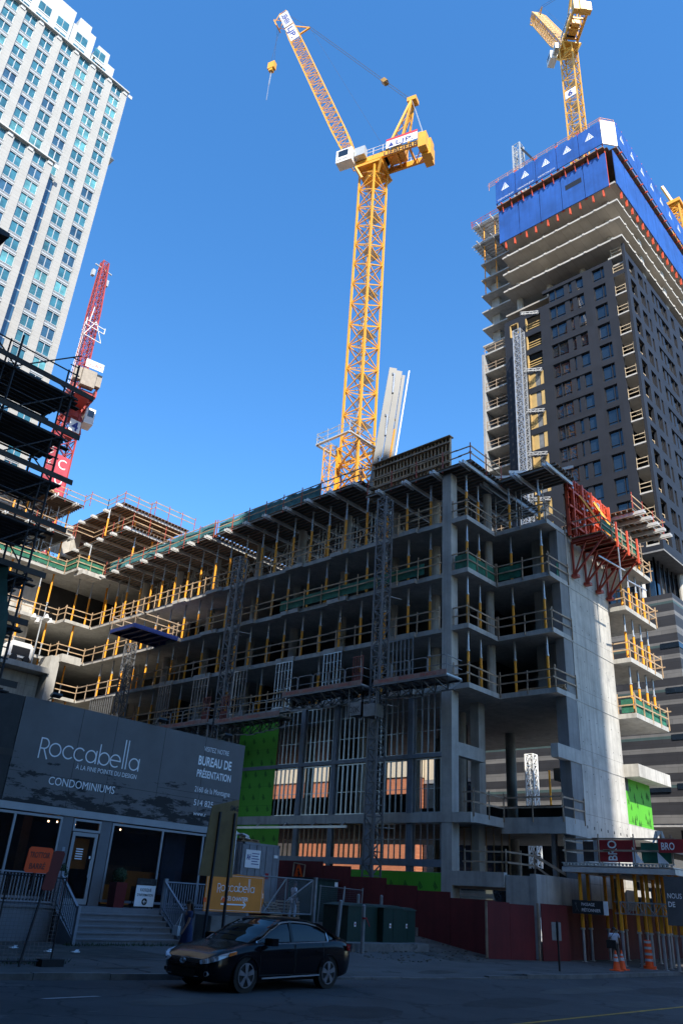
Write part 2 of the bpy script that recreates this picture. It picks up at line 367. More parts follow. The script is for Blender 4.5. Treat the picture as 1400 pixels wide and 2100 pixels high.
# kerb: stones, dropped at the driveway
k = MB(); x = -40
while x < 110:
    x2 = x+1.9; xm = (x+x2)/2
    h = gz(xm, ky(xm)+.2)+.012
    k.prism([(x+.01, ky(x), -0.04), (x2-.01, ky(x2), -0.04), (x2-.01, ky(x2)+.19, -0.04), (x+.01, ky(x)+.19, -0.04)], (0, 0, h+0.04+rnd.uniform(-.012, .012))); x = x2
struct(k.build('kerb', kerbm))
g = MB()
for i in range(8):
    a = 12+i*8; yl = lambda x: 10.25-0.03*(x-17.6)
    g.quad((a, yl(a), .004), (a+8, yl(a+8), .004), (a+8, yl(a+8)+.12, .004), (a, yl(a)+.12, .004))
struct(g.build('road_marking', linem))
g = MB(); p = H(150, 2046, 'z', 0.004); g.quad(p+Vector((-.7, .1, 0)), p+Vector((-.6, .0, 0)), p+Vector((.7, .0, 0)), p+Vector((.6, .12, 0)))
struct(g.build('worn_marking', wlinem))
# repair patches and a drain cover in the road
pt = mat('road_patch', (0.030, 0.030, 0.032), 0.92, var=0.3, scale=1.2, bump=0.4, bscale=60); pt2 = mat('worn_patch', (0.068, 0.067, 0.064), 0.92, var=0.25, scale=.8, bump=0.4, bscale=50)
rp = random.Random(21)
for i, (cx_, cy_, sx, sy, m_) in enumerate(((21, 12.6, 2.2, .8, pt), (27.5, 13.6, 3.0, .7, pt2), (15.2, 13.0, 1.3, .9, pt), (12.2, 15.6, 1.2, .6, pt2), (31, 12.2, 2.4, 1.0, pt), (24.5, 10.9, 1.0, .5, pt2))):
    g = MB(); n_ = 14; g.quad(*[(cx_+sx*math.cos(2*math.pi*k/n_)*rp.uniform(.8, 1.1), cy_+sy*math.sin(2*math.pi*k/n_)*rp.uniform(.8, 1.1), .003+.0005*i) for k in range(n_)]); struct(g.build('road_patch', m_))
for px_, py_, sx, sy in ((80, 1975, .9, .35), (260, 1985, 1.0, .28), (900, 1992, 1.2, .35), (1040, 1990, .8, .3)):
    p = H(px_, py_, 'z', .13); g = MB(); Q = [(p.x, p.y)]+[(p.x+sx*math.cos(2*math.pi*k/12)*rp.uniform(.7, 1.1), p.y+sy*math.sin(2*math.pi*k/12)*rp.uniform(.7, 1.1)) for k in range(12)]; g.add([(a, b, gz(a, b)+.008) for a, b in Q], [(0, 1+k, 1+(k+1) % 12) for k in range(12)]); struct(g.build('dirt_patch', soil))
# ------------------------------------------------------------ the unfinished concrete building
FX = 38.0
F = {0: 0.13, 1: 3.75, 2: 6.75, 3: 13.8, 4: 17.4, 5: 21.0, 6: 24.6, 7: 29.6, 8: 33.2, 9: 36.7}
ST = 0.3                                                    # slab thickness
B = thing('unfinished_building', (FX, 21.2, 0.1), 'bare concrete apartment block under construction with open floors behind the red hoarding', 'building')
XE = 56.0; YN = 84.0
jogs = [(28.9, 31.0), (34.9, 36.7), (39.6, 41.4), (44.4, 46.0), (48.9, 50.9), (53.7, 55.5), (62.3, 66.0)]
def outline(k):
    P = []
    if k in (3, 4, 5, 6):
        P = [(12, 70.3), (35.0, 70.3), (35.0, 68.8), (FX, 68.8)]
        for a, b in reversed(jogs[:6]): P += [(FX, b), (FX-.22, b), (FX-.22, a), (FX, a)]
    elif k in (7,):
        P = [(12, 70.2), (34.7, 70.2), (34.7, 67.8), (37.5, 67.8), (37.5, 67.0), (FX, 67.0)]
    P += [(FX, 25.0), (41.3, 25.0), (41.3, 21.2), (43.7, 21.2), (43.7, 21.5), (49.4, 21.5)]
    if k in (3, 4, 5, 6): P += [(49.4, 20.0), (54.6, 20.0), (54.6, 26.0), (XE, 26.0)]
    else: P += [(XE, 21.5)]
    P += [(XE, YN), (12, YN)]
    return P
for k in (3, 4, 5, 6):
    z = F[k]; s = MB(); s.poly(outline(k), z-ST, z); fixn(s.build('floor_slab', [conc], B))
# lower floors
s = MB(); z = F[2]; s.poly([(FX, 70), (FX, 25.0), (41.3, 25.0), (41.3, 21.3), (43.6, 21.3), (43.6, 21.55), (XE, 21.55), (XE, 84), (34, 84), (34, 70)], z-ST, z)
s.box(FX-.06, 24.96, z-.52, FX+.3, 62, z-.02); s.box(FX+.1, 24.94, z-.5, 41.3, 25.2, z-.02); s.box(41.24, 21.3, z-.8, 41.5, 25.1, z+.03); s.box(41.26, 21.17, z-.8, 43.65, 21.5, z+.05)
fixn(s.build('floor_slab', [conc], B))
s = MB(); z = F[1]; s.poly([(FX+.1, 70), (FX+.1, 23.0), (XE, 23.0), (XE, 84), (34, 84), (34, 70)], z-.4, z-.02)
s.box(38.03, 21.3, 0, 38.3, 23.0, z-.05); s.box(38.0, 21.25, 1.9, 43.7, 21.6, z+.05); s.box(FX-.05, 23.05, z-.62, FX+.25, 26.2, z+.08)
fixn(s.build('podium_slab', [conc], B))
# shear wall to the street, its thin return, lower opening
s = MB(); Y0, Y1 = 21.2, 21.5
s.box(43.7, Y0, 4.6, 49.4, Y1, 24.6); s.box(49.0, Y0+.3, 13.8, 49.4, 29.0, 24.6); s.box(49.0, Y0+.3, 0.1, 49.4, 22.6, 13.5); s.box(43.4, Y0+.3, 13.8, 43.75, 23.5, 24.6); s.box(43.4, Y0+.3, 0.1, 43.75, 22.3, 13.5)
s.box(43.7, Y0, 0.0, 46.6, Y1, 4.6); s.box(48.2, Y0, 0.0, 49.4, Y1, 4.6); s.box(46.6, Y0, 0, 48.2, Y1, 2.4)
s.build('shear_wall', concw, B)
s = MB()
for z in (5.6, 6.9, 8.4, 9.5, 11.2, 12.6, 14.6, 16.2, 18.2, 19.8, 21.6, 23.3):
    for i in range(6): x = 44.1+i*1.0; s.tube((x, Y0+.01, z), (x, Y0-.004, z), .035, 7)
for i in range(7): x = 43.8+i*.85; s.box(x, Y0-.006, 6.45, x+.12, Y0+.01, 6.6)
s.build('tie_holes', black, B)
s = MB()
for z in (9.9, 13.5, 17.1, 20.7): s.box(43.72, Y0-.025, z, 49.4, Y0+.02, z+.06)
s.build('pour_joint', conc, B)
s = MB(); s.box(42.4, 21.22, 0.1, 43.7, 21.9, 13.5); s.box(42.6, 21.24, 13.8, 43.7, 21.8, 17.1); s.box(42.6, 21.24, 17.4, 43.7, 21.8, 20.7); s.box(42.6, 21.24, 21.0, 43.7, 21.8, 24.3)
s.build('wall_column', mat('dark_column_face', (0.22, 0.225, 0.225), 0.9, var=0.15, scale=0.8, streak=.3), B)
s = MB(); s.box(40.9, 21.17, 9.85, 43.72, 21.6, 10.6); s.build('stub_beam', conc, B)
s = MB(); s.box(49.4, 20.25, 9.95, 54.4, 26, 10.7); s.build('canopy', concw, B)
# columns: big face columns in the lower storeys, round ones behind
def column(x0, y0, x1, y1, z0, z1, m=conc): s = MB(); s.box(x0, y0, z0, x1, y1, z1); return s.build('column', m, B)
colY = [(26.2, 26.9), (29.0, 29.35), (32.1, 32.45), (35.1, 35.45), (38.1, 38.45), (41.5, 41.85), (46, 46.4), (51, 51.4), (56, 56.4), (61, 61.4), (66, 66.4)]
s = MB(); s.box(FX-.04, 26.2, 0.1, FX+.65, 26.9, 28.0); s.build('corner_column', conc, B)
steelp = mat('painted_steel_column', (0.17, 0.2, 0.24), 0.6, 0.2, var=0.15)
for a, b in colY[1:6]: column(FX-.02, a, FX+.3, b, F[2], F[3]-ST, steelp); column(FX+.02, a, FX+.32, b, 3.0, F[2]-ST-.2, steelp)
column(41.4, 26.6, 42.1, 27.2, F[2], F[3]-ST); column(41.4, 26.7, 42.0, 27.2, F[1], F[2]-ST)
column(42.7, 22.6, 42.95, 22.85, F[1], F[2]-ST, galv)
def rcol(x, y, z0, z1, r=.33): s = MB(); s.tube((x, y, z0), (x, y, z1), r, 14); return s.build('round_column', conc, B, smooth=False)
for y in (29.3, 32.9, 37.7, 42.7, 47.7, 53.5, 59, 64.5):
    for k in (3, 4, 5): rcol(40.6, y, F[k], F[k+1]-ST)
    rcol(40.6, y, F[6], 29.05 if y > 33.4 else 27.88)
    rcol(43.5, y, F[2], F[3]-ST)
for x, y in ((50.8, 30.0), (50.5, 36), (50.5, 43)): rcol(x, y, F[1], F[3]-ST, .36)
for k in (3, 4, 5, 6): rcol(41.9, 25.9, F[k], F[k+1]-ST if k < 6 else 27.9, .28)
# steel transfer beams in the tall storey
s = MB(); s.box(FX-.06, 26.9, 9.75, FX+.2, 45, 9.98); s.build('transfer_beam', steelp, B)
s = MB(); s.box(FX+.6, 26.3, 9.9, 41.5, 26.75, 10.65); s.build('concrete_beam', conc, B)
s = MB(); s.box(FX-.02, 26.9, 3.98, FX+.2, 40, 4.35); s.build('sill_beam', steelp, B)
s = MB(); s.bar((FX-.5, 26.9+6.5, 6.0), (FX-.5, 47, 6.0), .14)
for y in (34, 36.5, 39, 41.5, 44): s.bar((FX-.5, y, 6.0), (FX, y, 6.35), .07)
s.build('pipe_rail', galv, B)
# interior: cores, partitions and back walls
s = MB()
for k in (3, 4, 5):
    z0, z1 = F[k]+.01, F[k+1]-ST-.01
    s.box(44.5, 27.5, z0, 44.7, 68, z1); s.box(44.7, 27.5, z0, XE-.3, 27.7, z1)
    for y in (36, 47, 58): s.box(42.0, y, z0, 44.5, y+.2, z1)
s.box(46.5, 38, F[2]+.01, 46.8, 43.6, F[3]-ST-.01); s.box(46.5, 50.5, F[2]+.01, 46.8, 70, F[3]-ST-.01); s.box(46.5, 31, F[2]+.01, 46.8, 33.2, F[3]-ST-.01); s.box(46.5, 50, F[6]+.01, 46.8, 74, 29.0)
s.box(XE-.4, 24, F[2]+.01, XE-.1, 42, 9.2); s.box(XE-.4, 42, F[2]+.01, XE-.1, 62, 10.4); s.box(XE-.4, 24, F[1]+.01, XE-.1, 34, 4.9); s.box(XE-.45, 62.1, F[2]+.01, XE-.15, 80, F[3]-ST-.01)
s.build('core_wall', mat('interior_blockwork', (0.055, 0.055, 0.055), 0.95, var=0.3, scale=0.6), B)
s = MB(); s.box(52.5, 24, F[2]+.3, 52.7, 31, F[2]+1.9); s.build('plywood_screen', black, B)
s = MB(); s.box(49.42, 21.3, 7.25, 53.4, 21.5, 9.95); s.build('green_sheathing', green, B, label='bright green sheathing board under the concrete canopy'); 
s = MB(); s.box(49.42, 21.25, 6.5, 54.0, 23, 7.24); s.build('ledge', concw, B)
s = MB(); s.box(49.5, 21.29, 9.2, 50.1, 21.33, 9.94); s.build('vent_opening', black, B)
joints(green, 2.44, 1.22, (.55, .6, .5), .012, 'sum', offset=.5, colB=.92)
# stud framing
def studs(y0, y1, z0, z1, x=FX+.12, st=0.4, m=studm, name='stud_panel', w=.055, tracks=True, d=.09):
    s = MB(); n = max(1, round((y1-y0)/st))
    for i in range(n+1):
        y = y0+(y1-y0)*i/n; s.box(x, y-w/2+rnd.uniform(-.02, .02), z0, x+d, y+w/2, z1)
    if tracks: s.box(x-.01, y0-.05, z1-.08, x+d+.01, y1+.05, z1); s.box(x-.01, y0-.05, z0, x+d+.01, y1+.05, z0+.06)
    h = z0+1.3
    while h < z1-.5: s.box(x+.03, y0, h, x+.055, y1, h+.03); h += 1.3
    return s.build(name, m, B)
cy = [26.95]+[c for a, b in colY[1:6] for c in (a, b)]+[44.0]
for i in range(0, len(cy)-1, 2):
    if i < 8 or True:
        y0, y1 = cy[i]+.12, cy[i+1]-.12
        if i == 10: y1 = 42.0; 
        if y1-y0 > .5:
            studs(y0, y1, 9.98, F[3]-ST, st=.42); studs(y0, y1, F[2], 9.74, st=.42)
        studs(y0, min(y1, 39.4), F[1]+.3 if y0 < 31 else F[1]+.25, F[2]-.5, m=lumber if i >= 4 else studm, st=.42) if y0 < 39 else None
studs(44.2, 56, F[2], F[3]-ST, st=.45)
for a, b in jogs: studs(a+.1, b-.1, F[3]+.02, F[4]-ST, x=FX-.18, st=.34)
studs(56.5, 68.5, F[3]-3.6, F[3]-ST, x=FX+.1, st=.4, m=steelp)
studs(25.4, 29.0, F[1]+.02, F[2]-ST, x=42.5, st=.5, m=lumber, name='timber_stud_panel')
# green sheathing with its small printed marks
inkm = mat('sheathing_print', (0.02, 0.10, 0.01), 0.8, var=.1)
def gboard(y0, y1, z0, z1, x=FX-.03):
    s = MB(); s.box(x, y0, z0, x+.02, y1, z1); g_ = s.build('green_sheathing', green, B)
    p = MB(); z = z0+.5
    r_ = 0
    while z < z1-.4:
        y = y0+.35+(.5 if r_ % 2 else 0)
        while y < y1-.3:
            for q in range(3): p.obox((x-.004, y+q*.05, z-q*.06), (0, .55, .83), (1, 0, 0), (0, -.83, .55), .19-.03*q, .002, .022)
            y += 1.0
        z += .75; r_ += 1
    if p.v: p.build('printed_mark', inkm, g_)
gboard(40.6, 44.6, F[2], 12.9); gboard(39.7, 45.0, 3.4, F[2]-.5); gboard(26.9, 33.4, 2.6, 3.7, x=FX-.02)
p = MB()
for i in range(26):
    X = rnd.uniform(49.8, 53.0); Z = rnd.uniform(7.3, 9.7)
    for q in range(3): p.obox((X+q*.05, 21.295, Z-q*.07), (.35, 0, .94), (0, 1, 0), (.94, 0, -.35), .17-.03*q, .002, .02)
p.build('printed_mark', inkm, B)
# guard rails: one part for each run
def railing(pts, k, mesh=None, m=lumber, step=1.8, **kw):
    s = MB(); rail(s, pts, F[k], step=step, **kw); o = s.build('guard_rail', m, B)
    if mesh:
        n = MB()
        for (x0, y0), (x1, y1) in mesh:
            n.bar((x0, y0, F[k]+.52), (x1, y1, F[k]+.52), .02, .9)
        n.build('safety_net', netg, o)
    return o
fx = FX-.3
for k in (4, 5, 6): railing([(fx, 68.6), (fx, 47.5), (fx, 26.9)], k, m=lumber if k > 4 else lumberd, step=1.75)
railing([(fx, 68.6), (fx, 40)], 3, m=lumber)
for k in (3, 4, 5, 6):
    railing([(fx+.35, 26.1), (fx+.35, 25.04), (41.25, 25.04)], k, mesh=[((fx+.4, 25.1), (41.2, 25.1)), ((fx+.4, 26), (fx+.4, 25.1))] if k == 5 else None, m=lumberd, step=1.2)
    railing([(41.24, 24.9), (41.24, 21.24), (43.6, 21.14)], k, mesh=[((41.3, 24.8), (41.3, 23.2)), ((42.4, 21.3), (43.5, 21.3))] if k == 5 else None, m=lumberd, step=1.7)
    railing([(49.45, 21.2), (49.45, 20.05), (54.55, 19.95), (54.55, 22)], k, mesh=[((49.6, 20.1), (54.5, 20.1)), ((49.5, 21), (49.5, 20.2))] if k == 3 else None, m=lumber, step=1.35)
railing([(FX+.15, 25.5), (FX+.15, 24.9), (41.2, 24.9), (41.2, 21.25), (43.5, 21.15)], 2, m=lumberd, step=1.5)
railing([(FX+.3, 25.6), (FX+.3, 23.1), (41.2, 23.1)], 1, m=lumberd, step=1.2)
s = MB(); s.bar((41.2, 23.1, F[1]+1.1), (42.8, 21.7, F[1]+.05), .06, .14); s.bar((41.2, 23.1, F[1]+.6), (41.8, 22.5, F[1]+.05), .05, .1); s.build('sloping_board', lumberd, B)
# net hung behind the rail of one floor
n = MB(); n.bar((fx+.1, 41.5, F[5]+.45), (fx+.1, 28.2, F[5]+.5), .02, .75); n.build('safety_net', netg, B)

# wing seen at the left, across the court
for k in (4, 5, 6):
    railing([(14, 70.1), (34.9, 70.1), (34.9, 68.6), (fx, 68.6)], k, step=1.9)
railing([(14, 70.1), (34.6, 70.1), (34.6, 67.7), (37.4, 67.7)], 7, mesh=[((20, 70.15), (34.5, 70.15)), ((34.7, 67.8), (37.4, 67.8)), ((34.65, 70.0), (34.65, 67.8))])
s = MB(); s.poly(outline(7)[:6]+[(50, 67.0), (50, 84), (12, 84)], F[7]-ST, F[7]); fixn(s.build('floor_slab', conc, B))
s = MB()
for k in (3, 4, 5, 6): 
    for x0, x1 in ((18, 24.4), (25.0, 28.6), (29.0, 33.2)): s.box(x0, 72.6, F[k]+.01, x1, 72.9, F[k+1]-ST-.01)
    s.box(33.2, 72.6, F[k]+.01, 33.5, 79, F[k+1]-ST-.01)
for k in (7, 8):
    s.box(22, 71.8, F[k]+.01, 29.5, 72.1, F[k+1]-.5); s.box(30.5, 75, F[k]+.01, 38, 75.3, F[k+1]-.5)
s.build('wing_wall', concw, B)
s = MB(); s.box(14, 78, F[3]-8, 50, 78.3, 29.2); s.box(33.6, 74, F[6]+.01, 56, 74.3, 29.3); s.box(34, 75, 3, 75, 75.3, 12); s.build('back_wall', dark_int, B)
s = MB(); s.box(12, 67.8, 18.9, 34.2, 70.28, 19.4); s.box(34.2, 68.0, 16.4, 35.1, 70.28, 20.68); fixn(s.build('terrace_slab', conc, B))
s = MB(); s.box(12, 69.4, 10, 34.18, 70.2, 18.88); s.box(34.2, 69.0, 10, 35.0, 70.2, 16.38); s.box(33, 69.4, 10, 37.9, 70.2, 13.4); s.build('terrace_wall', concw, B)
s = MB(); s.box(34.9, 67.0, F[7]-.75, 37.0, 68.6, F[7]-ST-.01); s.box(35.0, 67.6, F[5]-.75, 37.0, 68.8, F[5]-.02); explode(s.build('drop_panel', concw, B))

formd = mat('shaded_joist', (0.20, 0.19, 0.175), .6, .2, var=.2)  # aluminium tone darkened to imitate the shade under the decks
# table formwork decks: plywood on aluminium joists, stringers poking out at the edge
decks = []
def deck(x0, y0, x1, y1, z, label, axis='y', rails=(), step=2.35, net=None, over=.5, deck_m=None, joist=.42):
    """stringers run along x (axis 'y' edge) every step; joists run across them"""
    t = thing('formwork_deck', ((x0+x1)/2, (y0+y1)/2, z), label, 'formwork deck', 'table formwork decks')
    s = MB(); s.box(x0, y0, z, x1, y1, z+.03); s.build('plywood_sheet', ply, t)
    s = MB()
    if axis == 'y':
        x = x0+.06
        while x < x1: s.box(x, y0, z-.16, x+.07, y1, z-.002); x += joist
        s.build('joist', formd, t)
        s = MB(); y = y0+.3
        while y < y1: s.box(x0-over, y-.06, z-.4, x1, y+.06, z-.165); s.box(x0-over, y+.22, z-.38, x0+.8, y+.30, z-.165); y += step
    else:
        y = y0+.06
        while y < y1: s.box(x0, y, z-.16, x1, y+.07, z-.002); y += joist
        s.build('joist', formd, t)
        s = MB(); x = x0+.3
        while x < x1: s.box(x-.06, y0-over, z-.4, x+.06, y1, z-.165); s.box(x+.22, y0-over, z-.38, x+.30, y0+.8, z-.165); x += step
    explode(s.build('stringer', alu, t))
    for pts in rails:
        s = MB(); rail(s, pts, z+.03, step=1.9, post_h=.02, low=0); r_ = s.build('guard_rail', lumber, t)
        q = MB(); seen = set()
        for (a, b), (c, d) in zip(pts, pts[1:]):
            L = math.hypot(c-a, d-b); nn = max(1, round(L/2.0))
            for i in range(nn+1):
                px_, py_ = a+(c-a)*i/nn, b+(d-b)*i/nn; key = (round(px_, 1), round(py_, 1))
                if key in seen: continue
                seen.add(key); q.bar((px_, py_, z-.3), (px_, py_, z+1.35), .055)
        explode(q.build('rail_post', redr, r_))
    if net:
        q = MB(); (a, b), (c, d) = net; nn = 24; P = [(a+(c-a)*i/nn+rnd.uniform(-.06, .06), b+(d-b)*i/nn) for i in range(nn+1)]
        vs = [(x, y, z+.1) for x, y in P]+[(x, y, z+1.1+rnd.uniform(-.12, .15)) for x, y in P]
        q.add(vs+[(x+.015, y, zz) for x, y, zz in vs], [(i, i+1, nn+2+i, nn+1+i) for i in range(nn)]+[(2*nn+2+i, 3*nn+3+i, 3*nn+4+i, 2*nn+3+i) for i in range(nn)])
        q.build('debris_net', netb, t)
    return t
D = deck(37.3, 33.6, 47, 50, 29.5, 'long aluminium formwork deck along the top of the main facade, nearest the yellow crane mast', rails=[[(37.35, 50), (37.35, 33.65)]], net=((37.5, 49.9), (37.5, 38)))
deck(37.2, 50.2, 47, 67.0, 29.5, 'sunlit far half of the long formwork deck where the facade meets the left wing', rails=[[(37.25, 67), (37.25, 50.2)]], net=((37.4, 66.5), (37.4, 50.3)))
deck(37.6, 24.4, 47, 33.4, 28.3, 'formwork deck carrying the brown timber wall panel above the corner column', rails=[[(37.7, 33.3), (37.7, 24.5), (41.5, 24.5)]])
deck(41.2, 20.3, 44.0, 26.5, 28.35, 'bare formwork deck without rails above the notch left of the red wall form', over=.7)
deck(50.0, 18.9, 55.8, 24.5, 28.25, 'small sunlit formwork deck at the street corner right of the red wall form', axis='x', rails=[[(50.1, 19.0), (55.7, 19.0), (55.7, 24)]], over=.6, step=1.2)
deck(22.0, 69.6, 34.4, 80, 33.2, 'lower sunlit formwork deck of the left wing', axis='x', rails=[[(22, 69.7), (34.4, 69.7), (34.4, 69.2), (36.4, 69.2)]])
deck(36.3, 62.1, 47, 80, 33.2, 'formwork deck of the block between wing and main facade, one level below the top', rails=[[(36.4, 69.2), (36.4, 62.2), (46, 62.2)]])
deck(21.5, 69.3, 34.7, 80, 36.7, 'topmost sunlit formwork deck of the left wing in front of the red crane', axis='x', rails=[[(22, 69.4), (34.7, 69.4), (34.7, 68.2), (36.7, 68.2)]])
deck(36.6, 65.0, 45, 80, 36.7, 'topmost formwork deck with railing against the sky between wing and main facade', rails=[[(36.7, 68.2), (36.7, 65.1), (39.9, 65.1), (39.9, 64.3), (45, 64.3)]])
t = MB()
for i, (a, b) in enumerate([((42.2, 22.9), (43.6, 20.2)), ((41.0, 23.6), (43.8, 20.9)), ((41.0, 25.2), (42.9, 22.9))]): t.bar((a[0], a[1], 28.5+.1*i), (b[0], b[1], 29.1-.1*i), .1, .2)
tag(t.build('loose_beam', alu, org=(42, 22, 28.4)), 'loose aluminium beams lying crosswise on the bare deck above the notch', 'beams')

# shoring posts ------------------------------------------------
def post(x, y, z0, z1, label, grp, flip=False, r=.085):
    key = (round(z1-z0, 2), flip, r)
    if key in PP: c = copy_tree(PP[key], None, (x, y, z0)); c['label'] = label; c['group'] = grp; return c
    t = thing('shoring_post', (x, y, z0), label, 'shoring post', grp); h = z1-z0; a = h*.64
    s = MB(); u = MB()
    if not flip: s.tube((x, y, z0+.02), (x, y, z0+a), r, 8); s.box(x-.11, y-.11, z0, x+.11, y+.11, z0+.02); u.tube((x, y, z0+a), (x, y, z1-.02), r*.78, 8); u.box(x-.09, y-.09, z1-.02, x+.09, y+.09, z1)
    else: u.tube((x, y, z0+.02), (x, y, z1-a), r*.78, 8); u.box(x-.1, y-.1, z0, x+.1, y+.1, z0+.02); s.tube((x, y, z1-a), (x, y, z1-.02), r, 8); s.box(x-.11, y-.11, z1-.02, x+.11, y+.11, z1)
    u.tube((x, y, z0+(a if not flip else h-a)-.03), (x, y, z0+(a if not flip else h-a)+.05), r*1.35, 8)
    s.build('outer_tube', yel, t); u.build('inner_tube', galv, t); PP[key] = t; return t
PP = {}
fn = {3: 'lowest', 4: 'second', 5: 'third', 6: 'topmost'}
GM = 'yellow shoring posts in the main block'
for k in (3, 4, 5, 6):
    top = F[k+1]-ST if k < 6 else 29.08
    ys = []; y = 28.2
    while y < 68: ys.append(y); y += rnd.uniform(1.7, 2.15)
    for i, y in enumerate(ys):
        if k == 3 and any(a-.3 < y < b+.3 for a, b in jogs): continue
        post(FX+.5+rnd.uniform(-.06, .12), y, F[k], 27.88 if k == 6 and y < 33.4 else top, 'yellow prop on the %s floor of the main facade, %s along from the corner column' % (fn[k], ORDN[i]), GM)
    for i, y in enumerate(ys[::3]):
        post(FX+3.0+rnd.uniform(-.4, .4), y+.8, F[k], 27.88 if k == 6 and y+.8 < 33.4 else top, 'yellow prop deep inside the %s floor, %s from the corner column' % (fn[k], ORDN[i]), GM, r=.06)
    for i, (x, y) in enumerate([(38.7, 25.5), (40.4, 25.7), (41.9, 24.2), (41.9, 22.0), (43.0, 21.95 if False else 22.6)]):
        post(x, y, F[k], top if k < 6 else 27.9, 'yellow prop on the %s floor at the stepped corner, %s from the corner column' % (fn[k], ORDN[i]), 'yellow shoring posts at the stepped corner')
    if k >= 3:
        for i, x in enumerate([50.4, 51.7, 53.0, 54.2]):
            post(x, 20.6, F[k], F[k+1]-ST if k < 6 else 27.8, 'sunlit yellow prop on the %s balcony right of the concrete wall, %s from wall' % (fn[k], ORDN[i]), 'sunlit shoring posts on the right balconies')
for k in (4, 5):
    for i, x in enumerate([24.6, 27.0, 31.6, 34.4, 36.4]):
        post(x, 70.9 if x < 35 else 69.3, F[k], F[k+1]-ST, 'sunlit yellow prop of the left wing, %s concrete floor, %s from the left' % (['upper', 'lower'][5-k], ORDN[i]), 'sunlit shoring posts in the left wing', flip=True)
for i, (x, y) in enumerate([(36.0, 69.4), (37.2, 69.3), (33.6, 71), (30, 71)]):
    post(x, y, F[3]+.0, F[4]-ST, 'yellow prop on the lowest visible floor of the left wing, %s from the right' % ORDN[i], 'sunlit shoring posts in the left wing', flip=True)
for k, yy in ((6, 70.8), (7, 70.6), (8, 70.6)):
    zt = {6: 29.28, 7: 32.78, 8: 36.28}[k]
    for i, x in enumerate([23, 24.6, 26.2, 28.2, 29.6, 31.2, 32.8, 34.0, 36.2, 37.6, 39.4, 41.4]):
        y = yy if x < 35 else {6: 69.4, 7: 68.6 if x < 37 else 62.9, 8: 66.6}[k]
        post(x, y+rnd.uniform(0, .4), F[k]+(.03 if k == 8 else 0), zt, 'yellow prop under the %s deck of the left wing, %s from the left' % ({6: 'lowest', 7: 'middle', 8: 'topmost'}[k], ORDN[i]), 'sunlit shoring posts in the left wing', flip=(i % 3 == 1))
# shoring frames (crossed braces) between the posts under the decks
def frames(x, y0, y1, z0, z1, label, ax='y'):
    s = MB(); n = max(1, round(abs(y1-y0)/1.8))
    P = (lambda t, z: (x, y0+(y1-y0)*t, z)) if ax == 'y' else (lambda t, z: (y0+(y1-y0)*t, x, z))
    for i in range(n):
        a, b = i/n, (i+.8)/n
        for za, zb in ((z0+.3, z0+1.5), (z0+1.7, z1-.4)):
            s.bar(P(a, za), P(b, zb), .03); s.bar(P(a, zb), P(b, za), .03); s.bar(P(a, zb), P(b, zb), .04); s.bar(P(a, za), P(b, za), .04)
        s.bar(P(a, z0), P(a, z1), .045); s.bar(P(b, z0), P(b, z1), .045)
    return tag(s.build('shoring_scaffold', alu, org=P(0, z0)), label, 'shoring scaffold', 'aluminium shoring frames')
frames(41.0, 33.8, 65, F[6], 29.0, 'crossed aluminium shoring frames in the first row behind the top floor railing')
frames(44.5, 33.8, 65, F[6], 29.0, 'crossed aluminium shoring frames in the back row of the top floor')
frames(42.5, 22, 30, F[6], 27.9, 'aluminium shoring frames at the stepped corner on the top floor')
frames(71.2, 23, 34, F[7], 32.7, 'sunlit aluminium shoring frames under the middle deck of the left wing', 'x')
frames(71.2, 23, 34, F[8]+.05, 36.2, 'sunlit aluminium shoring frames under the topmost deck of the left wing', 'x')
frames(21.6, 50.5, 55, F[6], 27.8, 'sunlit aluminium shoring frames beneath the street corner deck', 'x')

# materials lying about on the open floors
def stack(name, label, cat, x, y, z, kind):
    s = MB(); rr = random.Random(int(x*7+y*13+z))
    if kind == 'lumber':
        for r_ in range(3):
            for c in range(5-r_): a = rr.uniform(-.25, .25); s.box(x+c*.14, y-1.5+a, z+.1+r_*.1, x+c*.14+.11, y+1.5+a, z+.18+r_*.1)
        s.box(x-.05, y-1, z, x+.7, y-.9, z+.09); s.box(x-.05, y+.9, z, x+.7, y+1, z+.09); m = lumber
    elif kind == 'sheets':
        for i in range(7): a = rr.uniform(-.05, .05); s.box(x+a, y-1.2+a, z+.1+i*.05, x+1.2+a, y+1.2+a, z+.14+i*.05)
        s.box(x, y-.9, z, x+1.2, y-.8, z+.09); s.box(x, y+.8, z, x+1.2, y+.9, z+.09); m = ply
    else:
        for i in range(9): a = rr.uniform(0, 2.4); b = rr.uniform(-.3, .3); s.tube((x+.1*i*.5, y-1.3+b, z+.06+.07*(i % 3)), (x+.1*i*.5+.1, y+1.3+b, z+.06+.07*(i % 3)), .03, 6)
        m = galv
    tag(s.build(name, m, org=(x, y, z)), label, cat)
